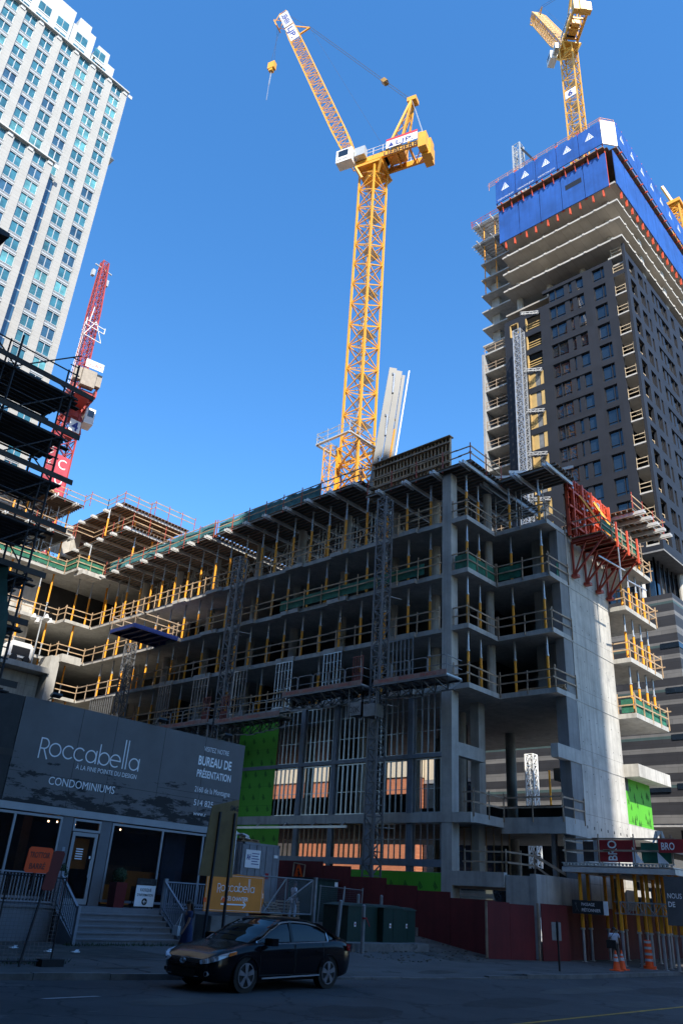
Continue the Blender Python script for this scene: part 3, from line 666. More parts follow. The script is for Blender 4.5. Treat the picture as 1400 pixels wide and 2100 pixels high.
for a in (('lumber_stack', 'short stack of sawn timber near the corner column on the third open floor', 'timber stack', 38.9, 30.6, F[5], 'lumber'),
          ('plywood_stack', 'stack of plywood sheets on the second open floor of the main facade', 'plywood stack', 39.0, 36.0, F[4], 'sheets'),
          ('tube_bundle', 'bundle of steel tubes lying behind the railing of the second open floor', 'tubes', 38.8, 43.5, F[4], 'tubes'),
          ('lumber_stack', 'stack of sawn timber on the topmost floor between the crane and the mast climber', 'timber stack', 39.4, 40.5, F[6], 'lumber'),
          ('plywood_stack', 'stack of plywood sheets on the sunlit end of the third open floor', 'plywood stack', 39.2, 62.5, F[5], 'sheets'),
          ('lumber_stack', 'stack of sawn timber on the lowest open floor at the stepped corner', 'timber stack', 42.2, 22.9, F[3], 'lumber'),
          ('tube_bundle', 'bundle of steel tubes on the small corner balcony right of the concrete wall', 'tubes', 50.6, 22.4, F[4], 'tubes'),
          ('plywood_stack', 'stack of plywood on the long formwork deck by the yellow mast', 'plywood stack', 40.0, 45.0, 29.56, 'sheets'),
          ('lumber_stack', 'pile of sawn timber on the topmost deck of the left wing', 'timber stack', 31.0, 71.0, 36.76, 'lumber')):
    stack(*a)
# ------------------------------------------------------------ dark tower with blue screens
TX = 73.3; TY = 25.2
panelm = mat('charcoal_cladding', (0.018, 0.021, 0.029), 0.6, var=0.14, scale=0.5, spec=0.3)
joints(panelm, 2.4, 2.98, (1.0, 1.0, 1.0), 0.018, 'sum', offset=0.0, colB=0.8)
revealm = mat('window_reveal_black', (0.012, 0.012, 0.014), 0.5)
tglass = glass('tower_glass', (0.012, 0.02, 0.032), 0.03, spec=.6)
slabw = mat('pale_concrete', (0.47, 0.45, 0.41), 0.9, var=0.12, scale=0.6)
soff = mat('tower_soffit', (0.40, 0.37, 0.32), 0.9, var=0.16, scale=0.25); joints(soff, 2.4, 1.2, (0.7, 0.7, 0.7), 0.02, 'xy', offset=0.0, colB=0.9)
bluem = mat('blue_screen', (0.02, 0.095, 0.36), 0.5, var=0.2, scale=0.35, streak=.3, bump=.5, bscale=1.1, dirt=(1.3, .70, (.06, .13, .30)))
T = thing('high_rise_tower', (80, 40, 0), 'charcoal high-rise under construction at the right, topped with bare slabs and blue screens', 'tower')
FH = 2.98; Z0 = 35.2; ROWS = 13; zb = lambda k: 69.0-FH*k       # sill height of row k
def facade(plane, u0, u1, z0, z1, holes, thick, m, name='cladding'):
    """wall in the plane x=TX (plane 'x', u=y) or y=TY (plane 'y', u=x) with rectangular openings; built as strips"""
    s = MB(); us = sorted(set([u0, u1]+[h[0] for h in holes]+[h[1] for h in holes]))
    for a, b in zip(us, us[1:]):
        if b-a < 1e-4: continue
        hs = sorted([(h[2], h[3]) for h in holes if h[0] <= a+1e-6 and h[1] >= b-1e-6]); z = z0
        for c, d in hs+[(z1, z1)]:
            if c > z+1e-4:
                if plane == 'x': s.box(TX, a, z, TX+thick, b, c)
                else: s.box(a, TY, z, b, TY+thick, c)
            z = max(z, d)
    return s.build(name, m, T)
holesX = []; holesY = []; wins = []; 
XR = 112.0
colsY = [(76.9, 78.4, 1.95, 0.1), (78.95, 79.55, 1.95, 0.1), (81.0, 86.0, 2.0, 0.1), (87.3, 88.5, 1.95, 0.1), (93.6, 94.2, 1.95, .1), (95.4, 96.8, 1.95, .1), (98.2, 103.0, 2.0, .1), (104.5, 106, 1.95, .1)]
for k in range(-1, ROWS):
    s0 = zb(k)
    if s0 > 71.8: continue
    if s0 < Z0+.3: break
    holesX += [(27.95, 29.5, s0, s0+2.2), (30.75, 35.5, s0+.1, s0+2.2), (25.5, 26.9, s0-.5, s0+2.45)]
    wins += [('x', 27.95, 29.5, s0, s0+2.2, 1), ('x', 30.75, 35.5, s0+.1, s0+2.2, 3)]
    holesX.append((36.8, 38.9, s0+.1, s0+2.2))
    if k < 1: holesX.append((39.95, 41.2, s0+.1, s0+2.2))
for k in range(-2, ROWS):
    s0 = zb(k)+.0
    if s0 > 72.5 or s0 < Z0+.3: continue
    for a, b, h, o in colsY: holesY.append((a, b, s0+o, s0+o+h)); wins.append(('y', a, b, s0+o, s0+o+h, 3 if b-a > 3 else 1))
    holesY.append((74.2, 75.9, s0-.1, s0+2.1)); holesY.append((90.3, 92.9, s0-.1, s0+2.2))
zb0 = zb(-1)
facade('x', TY, 42.0, Z0, 72.0, [h for h in holesX if h[3] < 72.0], .35, panelm)
facade('x', TY+.36, 36.3, 72.0, 74.2, [], .35, panelm) if False else None
TT = 74.4
s = MB(); s.box(TX, 26.9, 72.0, TX+.35, 27.95, TT); s.box(TX, 29.5, 72.0, TX+.35, 30.75, TT); s.box(TX, 27.95, 73.9, TX+.35, 29.5, TT); s.box(TX, 30.75, 73.9, TX+.35, 36.3, TT); s.box(TX, 25.2, 72, TX+.35, 25.5, 76)
s.build('cladding', panelm, T)
facade('y', TX+.36, XR, Z0, 75.0, [h for h in holesY if h[3] < 75.0], .35, panelm)
# top row of windows on the left face
wins += [('x', 27.95, 29.5, 72.0, 73.9, 1), ('x', 30.75, 35.5, 72.0, 73.9, 3)]
# windows: frame (window) with a pane beneath it; the ones that show largest are parts of their own
def window(i, pl, a, b, z0, z1, n):
    s = MB(); g_ = MB(); fw = .07; d = .3
    def bx(mb, u0, u1, c0, c1, e0, e1):
        if pl == 'x': mb.box(TX+e0, u0, c0, TX+e1, u1, c1)
        else: mb.box(u0, TY+e0, c0, u1, TY+e1, c1)
    bx(s, a+.01, a+fw, z0+.01, z1-.01, .12, d+.1); bx(s, b-fw, b-.01, z0+.01, z1-.01, .12, d+.1); bx(s, a+fw, b-fw, z1-fw, z1-.01, .12, d+.1); bx(s, a+fw, b-fw, z0+.01, z0+fw, .12, d+.1)
    bx(s, a+fw, b-fw, z0+.42, z0+.47, .2, d)
    if n == 3:
        w_ = b-a; j = (i % 2)*.35
        for u, t_ in ((a+w_*(.2+j*.1), .25), (a+w_*.42, .9), (a+w_*.8, .08)): bx(s, u, u+w_*.13 if t_ > .2 else u+.08, z0+fw, z1-fw, .1, d)
    else: 
        u = a+(b-a)*.68 if pl == 'y' else a+(b-a)*.25; bx(s, u, u+.07, z0+fw, z1-fw, .14, d)
    bx(g_, a+fw, b-fw, z0+fw, z1-fw, .27, .29)
    w_ = s.build('window', revealm, T); g_.build('pane', tglass, w_)
wins.sort(key=lambda w_: (w_[0] != 'x', w_[1]-w_[3]*.1))
for i, w_ in enumerate(wins[:98]): window(i, *w_)
if len(wins) > 98:
    s = MB(); g_ = MB()
    for pl, a, b, z0, z1, n in wins[98:]:
        s.box(a+.01, TY+.2, z0+.01, a+.1, TY+.35, z1-.01); s.box(b-.1, TY+.2, z0+.01, b-.01, TY+.35, z1-.01); g_.box(a+.1, TY+.3, z0, b-.1, TY+.32, z1)
    o = s.build('distant_windows', revealm, T); o['kind'] = 'stuff'; o2 = g_.build('distant_panes', tglass, T); o2['kind'] = 'stuff'
# openings with yellow insulated panels and timber rails
s = MB(); q = MB(); ins = mat('insulation_yellow', (0.50, 0.34, 0.13), 0.8, var=.1)
for k in range(-1, ROWS):
    z = zb(k)+.1
    if z < Z0+1 or z > 72: continue
    op = k <= 2
    s.box(TX-.01, 38.75, z, TX+.3, 38.9, z+2.1)
    if not op:
        s.box(TX+.08, 38.0, z, TX+.2, 38.75, z+2.1); s.box(TX+.05, 36.8, z, TX+.15, 37.3, z+2.1); q.box(TX+.12, 37.3, z, TX+.2, 38.0, z+2.1)
    else:
        for h in (.35, .7, 1.1): s.bar((TX+.2, 36.8, z+h), (TX+.2, 38.9, z+h), .05, .12)
    if k < 1:
        for (a, b) in ((39.95, 40.08), (41.07, 41.2)): s.box(TX-.02, a, z, TX+.3, b, z+2.1)
        s.box(TX-.02, 39.95, z+2.0, TX+.3, 41.2, z+2.1); s.box(TX-.02, 39.95, z, TX+.3, 41.2, z+.12)
s.build('timber_lining', ins, T); q.build('grey_panel', mat('grey_infill', (.16, .17, .18), .8), T)
# balconies at the near corner and the left recess
bal = MB(); br_ = MB(); sl = MB()
for k in range(-2, ROWS):
    z = zb(k)-.5
    if z < Z0: break
    b = MB(); b.box(TX+.02, 25.56, z-.05, 76.5, 27.3, z+.2); bo = b.build('balcony', slabw, T)
    r_ = MB(); rail(r_, [(TX+.1, 26.85), (TX+.1, 25.6)], z+.2, step=.9); rail(r_, [(74.2, TY+.38), (75.9, TY+.38)], z+.2, step=.8); r_.build('guard_rail', mat('pale_lumber', (0.55, 0.43, 0.28), .8, var=.2) if k == -2 else MATS['pale_lumber'], bo)
for k in range(0, ROWS):
    z = zb(k)-.5
    if z < Z0: break
    b = MB(); b.box(TX+.3, 42.0, z-.05, 79, 45.3, z+.2); bo = b.build('balcony', conc, T)
    r_ = MB(); rail(r_, [(TX+.35, 45.3), (TX+.35, 42.1)], z+.2, step=1.4); r_.build('guard_rail', lumberd, bo)
s = MB(); s.box(TX, 45.3, Z0, 80, 45.6, 68.5); s.build('end_wall', mat('pale_grey_panel', (0.30, 0.31, 0.32), .8, var=.1), T)
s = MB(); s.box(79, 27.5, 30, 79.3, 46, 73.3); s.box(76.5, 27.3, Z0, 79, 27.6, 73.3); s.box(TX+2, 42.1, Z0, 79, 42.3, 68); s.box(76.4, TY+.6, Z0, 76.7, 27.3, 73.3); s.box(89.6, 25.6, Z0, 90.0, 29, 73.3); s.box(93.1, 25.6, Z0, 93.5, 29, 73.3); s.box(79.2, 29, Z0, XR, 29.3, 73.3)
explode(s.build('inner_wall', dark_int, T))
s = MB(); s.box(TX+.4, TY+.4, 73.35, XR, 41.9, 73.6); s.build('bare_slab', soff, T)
# bare slabs above the cladding, wider than it
for z in (76.6, 79.6, 82.6, 85.7):
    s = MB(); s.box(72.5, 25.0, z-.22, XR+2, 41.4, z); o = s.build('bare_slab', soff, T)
    e = MB(); e.box(72.44, 24.94, z-.24, 72.5, 41.4, z+.02); e.box(72.5, 24.94, z-.24, XR+2, 25.0, z+.02)
    for i in range(9): e.box(72.38, 26+i*1.8, z-.22, 72.44, 26.25+i*1.8, z+.06)
    for i in range(18): e.box(74+i*2.1, 24.86, z-.22, 74.3+i*2.1, 24.94, z+.06)
    e.build('slab_edge', slabw, o)
for z0, z1 in ((73.7, 76.38), (76.6, 79.38), (79.6, 82.38), (82.6, 85.48), (85.7, 92)):
    for y in (27.3, 31.3, 36.0, 40.4):
        s = MB(); s.tube((75.0, y, z0), (75.0, y, z1), .42, 12); s.build('round_column', conc, T)
    for x in (80, 87.5, 95, 102):
        s = MB(); s.box(x, 25.5, z0, x+.9, 25.85, z1); s.build('column', slabw, T)
s = MB(); s.box(84, 33, 70, 98, 42, 94); s.build('concrete_core', conc, T)
# left part: bare slabs stepping back
for z in (69.0, 72.0, 75.0, 78.0, 81.0, 84.0, 87.0):
    s = MB(); s.box(75.6, 41.4, z-.22, 88, 46.8, z); s.build('bare_slab', conc, T)
s = MB()
for z in (69, 72, 75, 78, 81, 84): 
    s.box(77.0, 44.8, z, 77.5, 46.0, z+2.78)
explode(s.build('column', conc, T))
for k, z in enumerate((91.2, 95.0)):
    s = MB(); s.box(75.4, 41.4, z, 86, 48.0, z+.05)
    x = 75.5
    while x < 86: s.box(x, 41.4, z-.18, x+.08, 48.2, z-.01); x += .6
    for y in (42, 44.4, 46.8): s.box(74.6, y, z-.42, 86, y+.12, z-.2)
    o = s.build('forming_deck', alu, T)
    if k: r_ = MB(); rail(r_, [(75.4, 41.5), (75.4, 48.1), (80, 48.1)], z, step=1.6); r_.build('guard_rail', redr, o)
s = MB()
for z0, z1 in ((87, 90.8), (91.3, 94.6), (84, 86.8), (81, 83.8)):
    for y in (42.6, 44.5, 46.4): s.tube((76.1, y, z0), (76.1, y, z1), .09, 6)
explode(s.build('prop', yel, T))
# blue screens
XS = 71.6; YSC = 24.2
iconm = letter
def screen_x(y0, y1, z0, z1, x, logo, words, hole=None):
    s = MB(); s.box(x, y0+.04, z0, x+.12, y1-.04, z1); o = s.build('screen_panel', bluem, T)
    s = MB(); s.box(x+.13, y0+.04, z0-.1, x+.3, y0+.16, z1+.5); s.box(x+.13, y1-.16, z0-.1, x+.3, y1-.04, z1+.5)
    s.build('screen_frame', form_r, o)
    if hole: h = MB(); h.box(x-.012, *hole[:1], hole[2], x-.004, hole[1], hole[3]); h.build('opening', black, o)
    if logo:
        cy_, cz = (y0+y1)/2, z0+(z1-z0)*.6; L_ = MB(); r_ = .62; xx = x-.012
        A = [(cy_+r_, cz-.5), (cy_, cz+.75), (cy_-r_, cz-.5)]
        def q3(P): L_.quad(*[(xx, a, b) for a, b in P])
        q3([A[0], A[1], (cy_, cz+.58), (cy_+r_*.78, cz-.40)]); q3([A[1], A[2], (cy_-r_*.78, cz-.40), (cy_, cz+.58)]); q3([A[2], A[0], (cy_+r_*.78, cz-.40), (cy_-r_*.78, cz-.40)])
        q3([(cy_+.08, cz-.4), (cy_+.08, cz+.25), (cy_, cz+.4), (cy_-.08, cz+.25), (cy_-.08, cz-.4)])
        q3([(cy_+.38, cz-.4), (cy_+.22, cz+.1), (cy_+.15, cz+.05), (cy_+.2, cz-.4)]); q3([(cy_-.2, cz-.4), (cy_-.15, cz+.05), (cy_-.22, cz+.1), (cy_-.38, cz-.4)])
        if words: text(L_, 'CONSTRUCTION LJP.COM', (xx+.004, cy_+1.25, z0+.35), (0, -1, 0), (0, 0, 1), .26, .004, width=2.5)
        L_.build('logo', letter, o)
for i in range(5):
    y0 = 25.6+i*3.2; screen_x(y0, y0+3.2, 92.3, 96.5, XS, True, i >= 2)
    screen_x(y0, y0+3.2, 85.2, 91.2, XS+.6, False, False, hole=(y0+.3, y0+2.6, 88.3, 89.2) if i == 1 else None)
def screen_y(x0, x1, z0, z1, y, logo):
    s = MB(); s.box(x0+.04, y, z0, x1-.04, y+.12, z1); o = s.build('screen_panel', bluem, T)
    if logo:
        L_ = MB(); cx, cz = (x0+x1)/2, z0+(z1-z0)*.6; yy = y-.012
        P = [(cx-.62, cz-.5), (cx+.62, cz-.5), (cx, cz+.75)]
        for (a, b) in ((0, 1), (1, 2), (2, 0)):
            c = (cx, cz-.08); L_.quad((P[a][0], yy, P[a][1]), (P[b][0], yy, P[b][1]), (P[b][0]*.78+c[0]*.22, yy, P[b][1]*.78+c[1]*.22), (P[a][0]*.78+c[0]*.22, yy, P[a][1]*.78+c[1]*.22))
        L_.quad((cx-.08, yy, cz-.4), (cx+.08, yy, cz-.4), (cx, yy, cz+.4)); L_.quad((cx-.38, yy, cz-.4), (cx-.2, yy, cz-.4), (cx-.2, yy, cz+.08)); L_.quad((cx+.2, yy, cz-.4), (cx+.38, yy, cz-.4), (cx+.2, yy, cz+.08))
        L_.build('logo', letter, o)
for i in range(10):
    x0 = 73.3+i*3.3; screen_y(x0, x0+3.3, 92.5, 97.0, YSC, True); screen_y(x0-.8, x0+2.5, 85.2, 91.3, YSC+.5, False)
s = MB(); s.add([(XS, 25.55, 92.3), (73.2, YSC+.02, 92.3), (73.2, YSC+.02, 96.8), (XS, 25.55, 96.8), (XS+.1, 25.65, 92.3), (73.3, YSC+.14, 92.3), (73.3, YSC+.14, 96.8), (XS+.1, 25.65, 96.8)], [(0, 1, 2, 3), (7, 6, 5, 4), (3, 2, 6, 7), (0, 4, 5, 1)])
s.build('corner_panel', white, T)
s = MB()      # red climbing shoes and rails
for i in range(5):
    for d in (.9, 2.3):
        y = 25.6+i*3.2+d; s.bar((XS+.9, y, 92.0), (XS-.1, y, 91.9), .14, .2); s.box(XS+.7, y-.09, 84.0, XS+.95, y+.09, 85.1)
        s.bar((XS+.3, y, 91.9), (XS+.5, y, 90.6), .1)
for i in range(10):
    for d in (.8, 2.4):
        x = 73.3+i*3.3+d; s.bar((x, YSC+.9, 92.0), (x, YSC-.1, 91.9), .14, .2); s.box(x-.09, YSC+.6, 84.0, x+.09, YSC+.85, 85.1); s.box(x-.05, YSC+.1, 97, x+.05, YSC+.3, 97.6)
explode(s.build('climbing_shoe', form_r, T))
s = MB(); s.box(XS+.14, 25.6, 91.8, XS+1.4, 41.6, 91.95); s.box(73, YSC+.14, 92.0, XR, YSC+1.2, 92.15); s.box(XS+.7, 25.3, 91.95, XR, 41.5, 92.1); s.build('platform_deck', ply, T)
s = MB(); rail(s, [(XS+.3, 42.8), (XS+.3, 25.6), (73.4, YSC+.2)], 96.3, step=1.6, levels=(1.3, .9, .5)); s.build('guard_rail', mat('rust_rail', (.5, .22, .14), .7, var=.2), T)
# glazed recess under the tower, and the striped podium
s = MB(); s.box(75.2, 27.2, 30.4, 75.4, 46, 35.2); s.box(75.4, 27.2, 30.4, XR, 27.4, 35.2); s.build('recess_glazing', tglass, T)
s = MB()
for i in range(24): s.box(74.4+i*1.2, 26.7, 30.4, 74.55+i*1.2, 26.85, 35.2)
for i in range(6): s.box(74.4, 26.7+i*1.4, 30.4, 74.55, 26.85+i*1.4, 35.2)
explode(s.build('mullion', revealm, T))
for x, y in ((74.6, 28.3), (80.5, 26.4), (87, 26.4), (93, 26.4)):
    s = MB(); s.tube((x, y, 30.4), (x, y, 35.2), .35, 12); s.build('round_column', slabw, T)
s = MB(); s.box(TX+.02, TY+.02, 35.0, XR, 46, 35.2); s.build('soffit', mat('grey_soffit', (.2, .2, .2), .8), T)

band = bpy.data.materials.new('striped_masonry'); band.use_nodes = True
def band_mat():
    t = band.node_tree; N = t.nodes; L = t.links; b = N['Principled BSDF']; b.inputs['Roughness'].default_value = .6
    tc = N.new('ShaderNodeTexCoord'); sp = N.new('ShaderNodeSeparateXYZ'); L.new(tc.outputs['Object'], sp.inputs[0])
    m1 = N.new('ShaderNodeMath'); m1.operation = 'MULTIPLY'; m1.inputs[1].default_value = 1/4.2; L.new(sp.outputs[2], m1.inputs[0])
    fr = N.new('ShaderNodeMath'); fr.operation = 'FRACT'; L.new(m1.outputs[0], fr.inputs[0])
    r = N.new('ShaderNodeValToRGB'); r.color_ramp.interpolation = 'CONSTANT'; e = r.color_ramp.elements
    D, Lc, G = (.026, .026, .030, 1), (.15, .145, .14, 1), (.05, .085, .085, 1)
    e[0].position = 0; e[0].color = Lc; e[1].position = .17; e[1].color = D
    for p, c in ((.42, Lc), (.52, D), (.70, G), (.76, Lc), (.82, D)):
        x = e.new(p); x.color = c
    L.new(fr.outputs[0], r.inputs['Fac'])
    n1 = N.new('ShaderNodeTexNoise'); n1.inputs['Scale'].default_value = .8; n1.inputs['Detail'].default_value = 5; L.new(tc.outputs['Object'], n1.inputs['Vector'])
    mx = N.new('ShaderNodeMix'); mx.data_type = 'RGBA'; mx.blend_type = 'OVERLAY'; mx.inputs[0].default_value = .35; L.new(r.outputs[0], mx.inputs[6]); L.new(n1.outputs['Fac'], mx.inputs[7]); L.new(mx.outputs[2], b.inputs['Base Color'])
band_mat(); joints(band, 3.1, .52, (.45, .45, .45), .012, 'sum', offset=.37, colB=.8)
PD = thing('striped_podium_building', (78, 38, 9.6), 'dark masonry block with pale horizontal bands at the foot of the charcoal tower', 'building')
s = MB(); s.box(73.0, 24.9, 9.6, 140, 47, 30.35); s.build('wall', band, PD)
s = MB(); s.box(73.05, 24.95, 9.35, 140, 47, 9.58); s.build('soffit', mat('podium_soffit', (.35, .34, .33), .8), PD)
s = MB()
for x in range(76, 136, 9): s.box(x, 27, 0, x+.9, 27.9, 9.35)
s.box(80, 34, 0, 138, 46.5, 9.3); s.build('undercroft_wall', tglass, PD)
s = MB(); s.box(72.9, 27.2, 12.2, 73.0, 29.5, 12.6); 
for z in (12.4, 16.6, 20.8, 25.0): s.box(72.95, 24.85, z, 74.4, 26.6, z+.5)
explode(s.build('corner_window', tglass, PD))

# ------------------------------------------------------------ pale tower at the left
stone = mat('pale_stone', (0.37, 0.365, 0.345), 0.8, var=0.06, scale=0.5); joints(stone, 3.0, 0.72, (0.78, 0.78, 0.76), 0.03, 'xz', offset=0.5, colB=.97)
lglass = glass('blue_green_glass', (0.035, 0.14, 0.18), 0.05, var=.5, scale=0.3)
lglass3 = glass('deep_blue_glass', (0.03, 0.085, 0.14), 0.05, var=.5, scale=0.3)
lglass2 = glass('curtained_glass', (0.10, 0.30, 0.32), 0.12, var=.5, scale=0.4)
lframe = mat('pale_window_frame', (0.46, 0.48, 0.48), 0.4, .2, var=.05)
LT = thing('pale_stone_tower', (20, 105, 0), 'tall pale stone tower with columns of paired blue-green windows at the left', 'tower')
LY = 98.0; pit = 3.33; xr = 39.4; LH = 2.9
def lt_block(ycur, xright, ncol, ztop, zbot, nm, first_w=1.05, right_gap=1.0):
    s = MB(); x = xright; piers = []
    s.box(xright-right_gap, ycur, zbot, xright, ycur+1.2, ztop); x = xright-right_gap; bays = []
    for i in range(ncol):
        bays.append((x-2.1, x)); s.box(x-2.1-1.23, ycur, zbot, x-2.1, ycur+1.2, ztop); x -= 3.33
    explode(s.build('stone_pier', stone, LT)); return bays
baysA = lt_block(LY, xr, 9, 131.2, 20, 'main')
rows = [131.2-1.9-LH*i for i in range(38)]
winl = []
for bi, (a, b) in enumerate(baysA):
    for ri, z in enumerate(rows):
        if bi >= 3 and z < 102.5: continue
        if z < 40: continue
        winl.append((LY+.25, a, b, z, z+1.98, bi, ri))
# lower block stands forward at the left
LB = 96.6; baysB = lt_block(LB, 30.4, 5, 103.6, 20, 'low', right_gap=1.05)
for bi, (a, b) in enumerate(baysB):
    for ri in range(28):
        z = 103.6-1.9-LH*ri
        if z > 40: winl.append((LB+.25, a, b, z, z+1.98, bi+20, ri))
winl = [w_ for w_ in winl]
def vis(w_):
    p = Vector((w_[1], w_[0], w_[3]))-CAM; zz = p.dot(CF); px = 700+FPX*p.dot(CR)/zz; py = 1050-FPX*p.dot(CU)/zz; return px > -30 and -40 < py < 1010 and px < 700
winl = [w_ for w_ in winl if vis(w_)]
winl.sort(key=lambda w_: w_[3])
def lwin(mbf, mbg, w_):
    y, a, b, z0, z1, *_ = w_; m = (a+b)/2
    for u in (a, m-.05, b-.1): mbf.box(u, y-.06, z0, u+.1, y+.12, z1)
    mbf.box(a, y-.1, z1, b, y+.12, z1+.12); mbf.box(a, y-.1, z0-.1, b, y+.12, z0)
    mbg.box(a+.1, y+.04, z0, m-.05, y+.07, z1); mbg.box(m+.05, y+.04, z0, b-.1, y+.07, z1)
for w_ in winl[:98]:
    f_ = MB(); g_ = MB(); lwin(f_, g_, w_); o = f_.build('window', lframe, LT); g_.build('pane', rnd.choice((lglass2, lglass, lglass, lglass3, lglass, lglass3, lglass)), o)
f_ = MB(); g_ = MB(); g2 = MB()
for w_ in winl[98:]: lwin(f_, g2 if rnd.random() < .14 else g_, w_)
o = f_.build('upper_window_frames', lframe, LT); o['kind'] = 'stuff'; o = g_.build('upper_window_panes', lglass, LT); o['kind'] = 'stuff'; o = g2.build('curtained_upper_panes', lglass2, LT); o['kind'] = 'stuff'
s = MB()
for y, bays, zt in ((LY, baysA, 131.2), (LB, baysB, 103.6)):
    for a, b in bays:
        s.box(a, y+.32, 20, b, y+.5, zt)
s.build('spandrel_wall', mat('spandrel', (0.30, 0.31, 0.31), .6, var=.08), LT)
s = MB()
for y, bays, zt, n in ((LY, baysA, 131.2, 32), (LB, baysB, 103.6, 22)):
    for a, b in bays:
        for i in range(n): z = zt-1.9-LH*i; s.box(a, y+.2, z-.62, b, y+.33, z-.3); s.box(a, y+.16, z-.28, b, y+.33, z-.2)
s.build('spandrel_trim', lframe, LT)['kind'] = 'stuff'
s = MB()
for y, x0, x1, zt, bays in ((LY, 0, xr, 131.2, baysA), (LB, 10, 30.4, 103.6, baysB)):
    s.box(x0, y-.35, zt+.25, x1+.15, y+1.2, zt+.5)
    for a, b in bays+[(x1-.0, x1)]: s.box(b+.15, y-.12, zt-.5, b+.95, y+.0, zt+.24)
s.build('cornice', mat('cornice_stone', (.5, .5, .48), .6, var=.05), LT)
s = MB(); s.box(-10, LY+1.2, 20, xr-.02, LY+24, 131.1); s.box(-10, LB+.6, 20, 30.3, LY+.1, 103.5); s.build('tower_body', stone, LT)
# long glazed bay beside the lower block
s = MB(); s.box(29.2+1.25, LY+.1, 40, 29.2+3.0, LY+.24, 101.5); s.build('glazed_bay', glass('blue_glass', (.03, .085, .15), .05), LT)
s = MB(); [s.box(29.2+1.25, LY+.06, 99.5-2.9*i, 29.2+3.0, LY+.1, 99.75-2.9*i) for i in range(20)]; s.build('bay_floor_lines', lframe, LT)['kind'] = 'stuff'
s = MB()
for x0, x1, z1, y in ((0, 28.1, 145.4, 102), (28.1, 29.0, 143.0, 102.3), (29.0, 31.4, 145.1, 102), (31.4, 32.6, 143.6, 102), (33.5, 35.9, 142.3, 102), (32.6, 33.5, 139.5, 102.4), (35.9, 37.4, 139.8, 102), (-5, 36.5, 135, 101)):
    s.box(x0, y, 131.5, x1, y+9, z1)
explode(s.build('penthouse_wall', mat('penthouse_panel', (0.46, 0.48, 0.47), .6, var=.06), LT))
s = MB(); g_ = MB()
for x0, y in ((21.8, 102), (25.3, 102), (29.1, 102), (32.9, 102), (18.3, 102), (33.6, 102)):
    for z in (132.3, 135.6, 138.9):
        if x0 > 33 and z > 136: continue
        s.box(x0, y-.1, z-.15, x0+2.3, y-.003, z); g_.box(x0+.05, y-.08, z, x0+1.08, y-.02, z+2.2); g_.box(x0+1.2, y-.08, z, x0+2.25, y-.02, z+2.2)
explode(s.build('penthouse_sill', white, LT)); explode(g_.build('penthouse_pane', lglass, LT))
s = MB(); s.prism([(xr, LY+3, 119.8), (xr+2.0, LY+3, 118.2), (xr, LY+3, 118.2)], (0, 4, 0)); s.build('side_bracket', white, LT)

# ------------------------------------------------------------ buildings seen through the open floors
brickm = mat('orange_brick', (0.42, 0.16, 0.085), .85, var=.1, scale=1); joints(brickm, .5, .2, (.8, .7, .6), .02, 'yz')
t = thing('brick_building', (76, 75, 0), 'orange brick building with a pale band along its top, seen through the stud walls', 'building')
s = MB(); s.box(75.0, 56.5, -1, 95, 110, 15.1); s.build('wall', brickm, t)
s = MB(); s.box(74.9, 56.4, 15.1, 95, 110, 19.5); s.build('pale_band', mat('cream_render', (.50, .44, .34), .8, var=.05), t)
s = MB(); s.box(75.5, 57, 19.5, 94.5, 109, 20.1); s.build('roof', conc, t)
t = thing('grey_glass_corner', (76, 52, 0), 'low grey glazed block with pale floor lines beside the orange brick building', 'building')
s = MB(); s.box(76, 47.5, -1, 92, 56.2, 14.8); s.build('wall', tglass, t)
s = MB(); [s.box(75.93, 47.5, z, 76, 56.2, z+.35) for z in (8.2, 11.2, 14.4)]; explode(s.build('floor_line', galv, t))
s = MB(); s.box(76, 47.5, 14.8, 92, 56.2, 19.4); s.build('pale_band', MATS['cream_render'], t)
t = thing('white_building', (150, 10, 0), 'bright white low building far down the street behind the passage', 'building')
s = MB(); s.box(120, 16, -1, 180, 60, 14); s.build('wall', mat('white_render', (.75, .75, .73), .8, var=.05), t)
s = MB()
for i in range(6): s.box(119.9, 18+i*5, 3, 119.98, 21+i*5, 6)
explode(s.build('window', tglass, t))

# ------------------------------------------------------------ block across the street, behind the camera: it throws the shade
cwall = mat('grey_brown_masonry', (0.11, 0.10, 0.09), .85, var=.12, scale=.3); joints(cwall, 4.0, 3.2, (.3, .3, .32), .35, 'xz', offset=0.0, colB=.8)
t = thing('office_tower_across', (-25, -21, 0), 'tall masonry office tower on the near side of the street, behind the viewpoint', 'tower')
s = MB(); s.box(-20, -30, 0, 13.2, -11.5, 106); s.box(-95, -30, 0, -20, -11.4, 124); s.build('wall', cwall, t)
s = MB()
for i in range(30): s.box(-19, -11.5, 3+i*3.4, 11, -11.32, 4.7+i*3.4); s.box(-94, -11.4, 3+i*3.4, -21, -11.32, 4.7+i*3.4)
explode(s.build('window_band', tglass, t))
s = MB(); s.box(-18, -29, 106, 4, -18, 107.5); s.build('roof', conc, t)
t = thing('low_block_across', (60, -30, 0), 'lower dark masonry block further along the near side of the street', 'building')
s = MB(); s.box(30, -40, 0, 140, -14, 15); s.build('wall', cwall, t)
s = MB()
for i in range(4): s.box(31, -14, 2+i*3.4, 139, -13.93, 3.8+i*3.4)
explode(s.build('window_band', tglass, t))

t = thing('sky_blocker_west', (-55, 45, 0), 'tall masonry slab block added out of view at the left to cut skylight', 'building')  # added unseen block that holds skylight off the street and facade
s = MB(); s.box(-75, 2, 0, -38, 95, 74); s.build('wall', cwall, t)
s = MB()
for i in range(20): s.box(-38, 4, 3+i*3.4, -37.92, 94, 4.8+i*3.4)
explode(s.build('window_band', tglass, t))
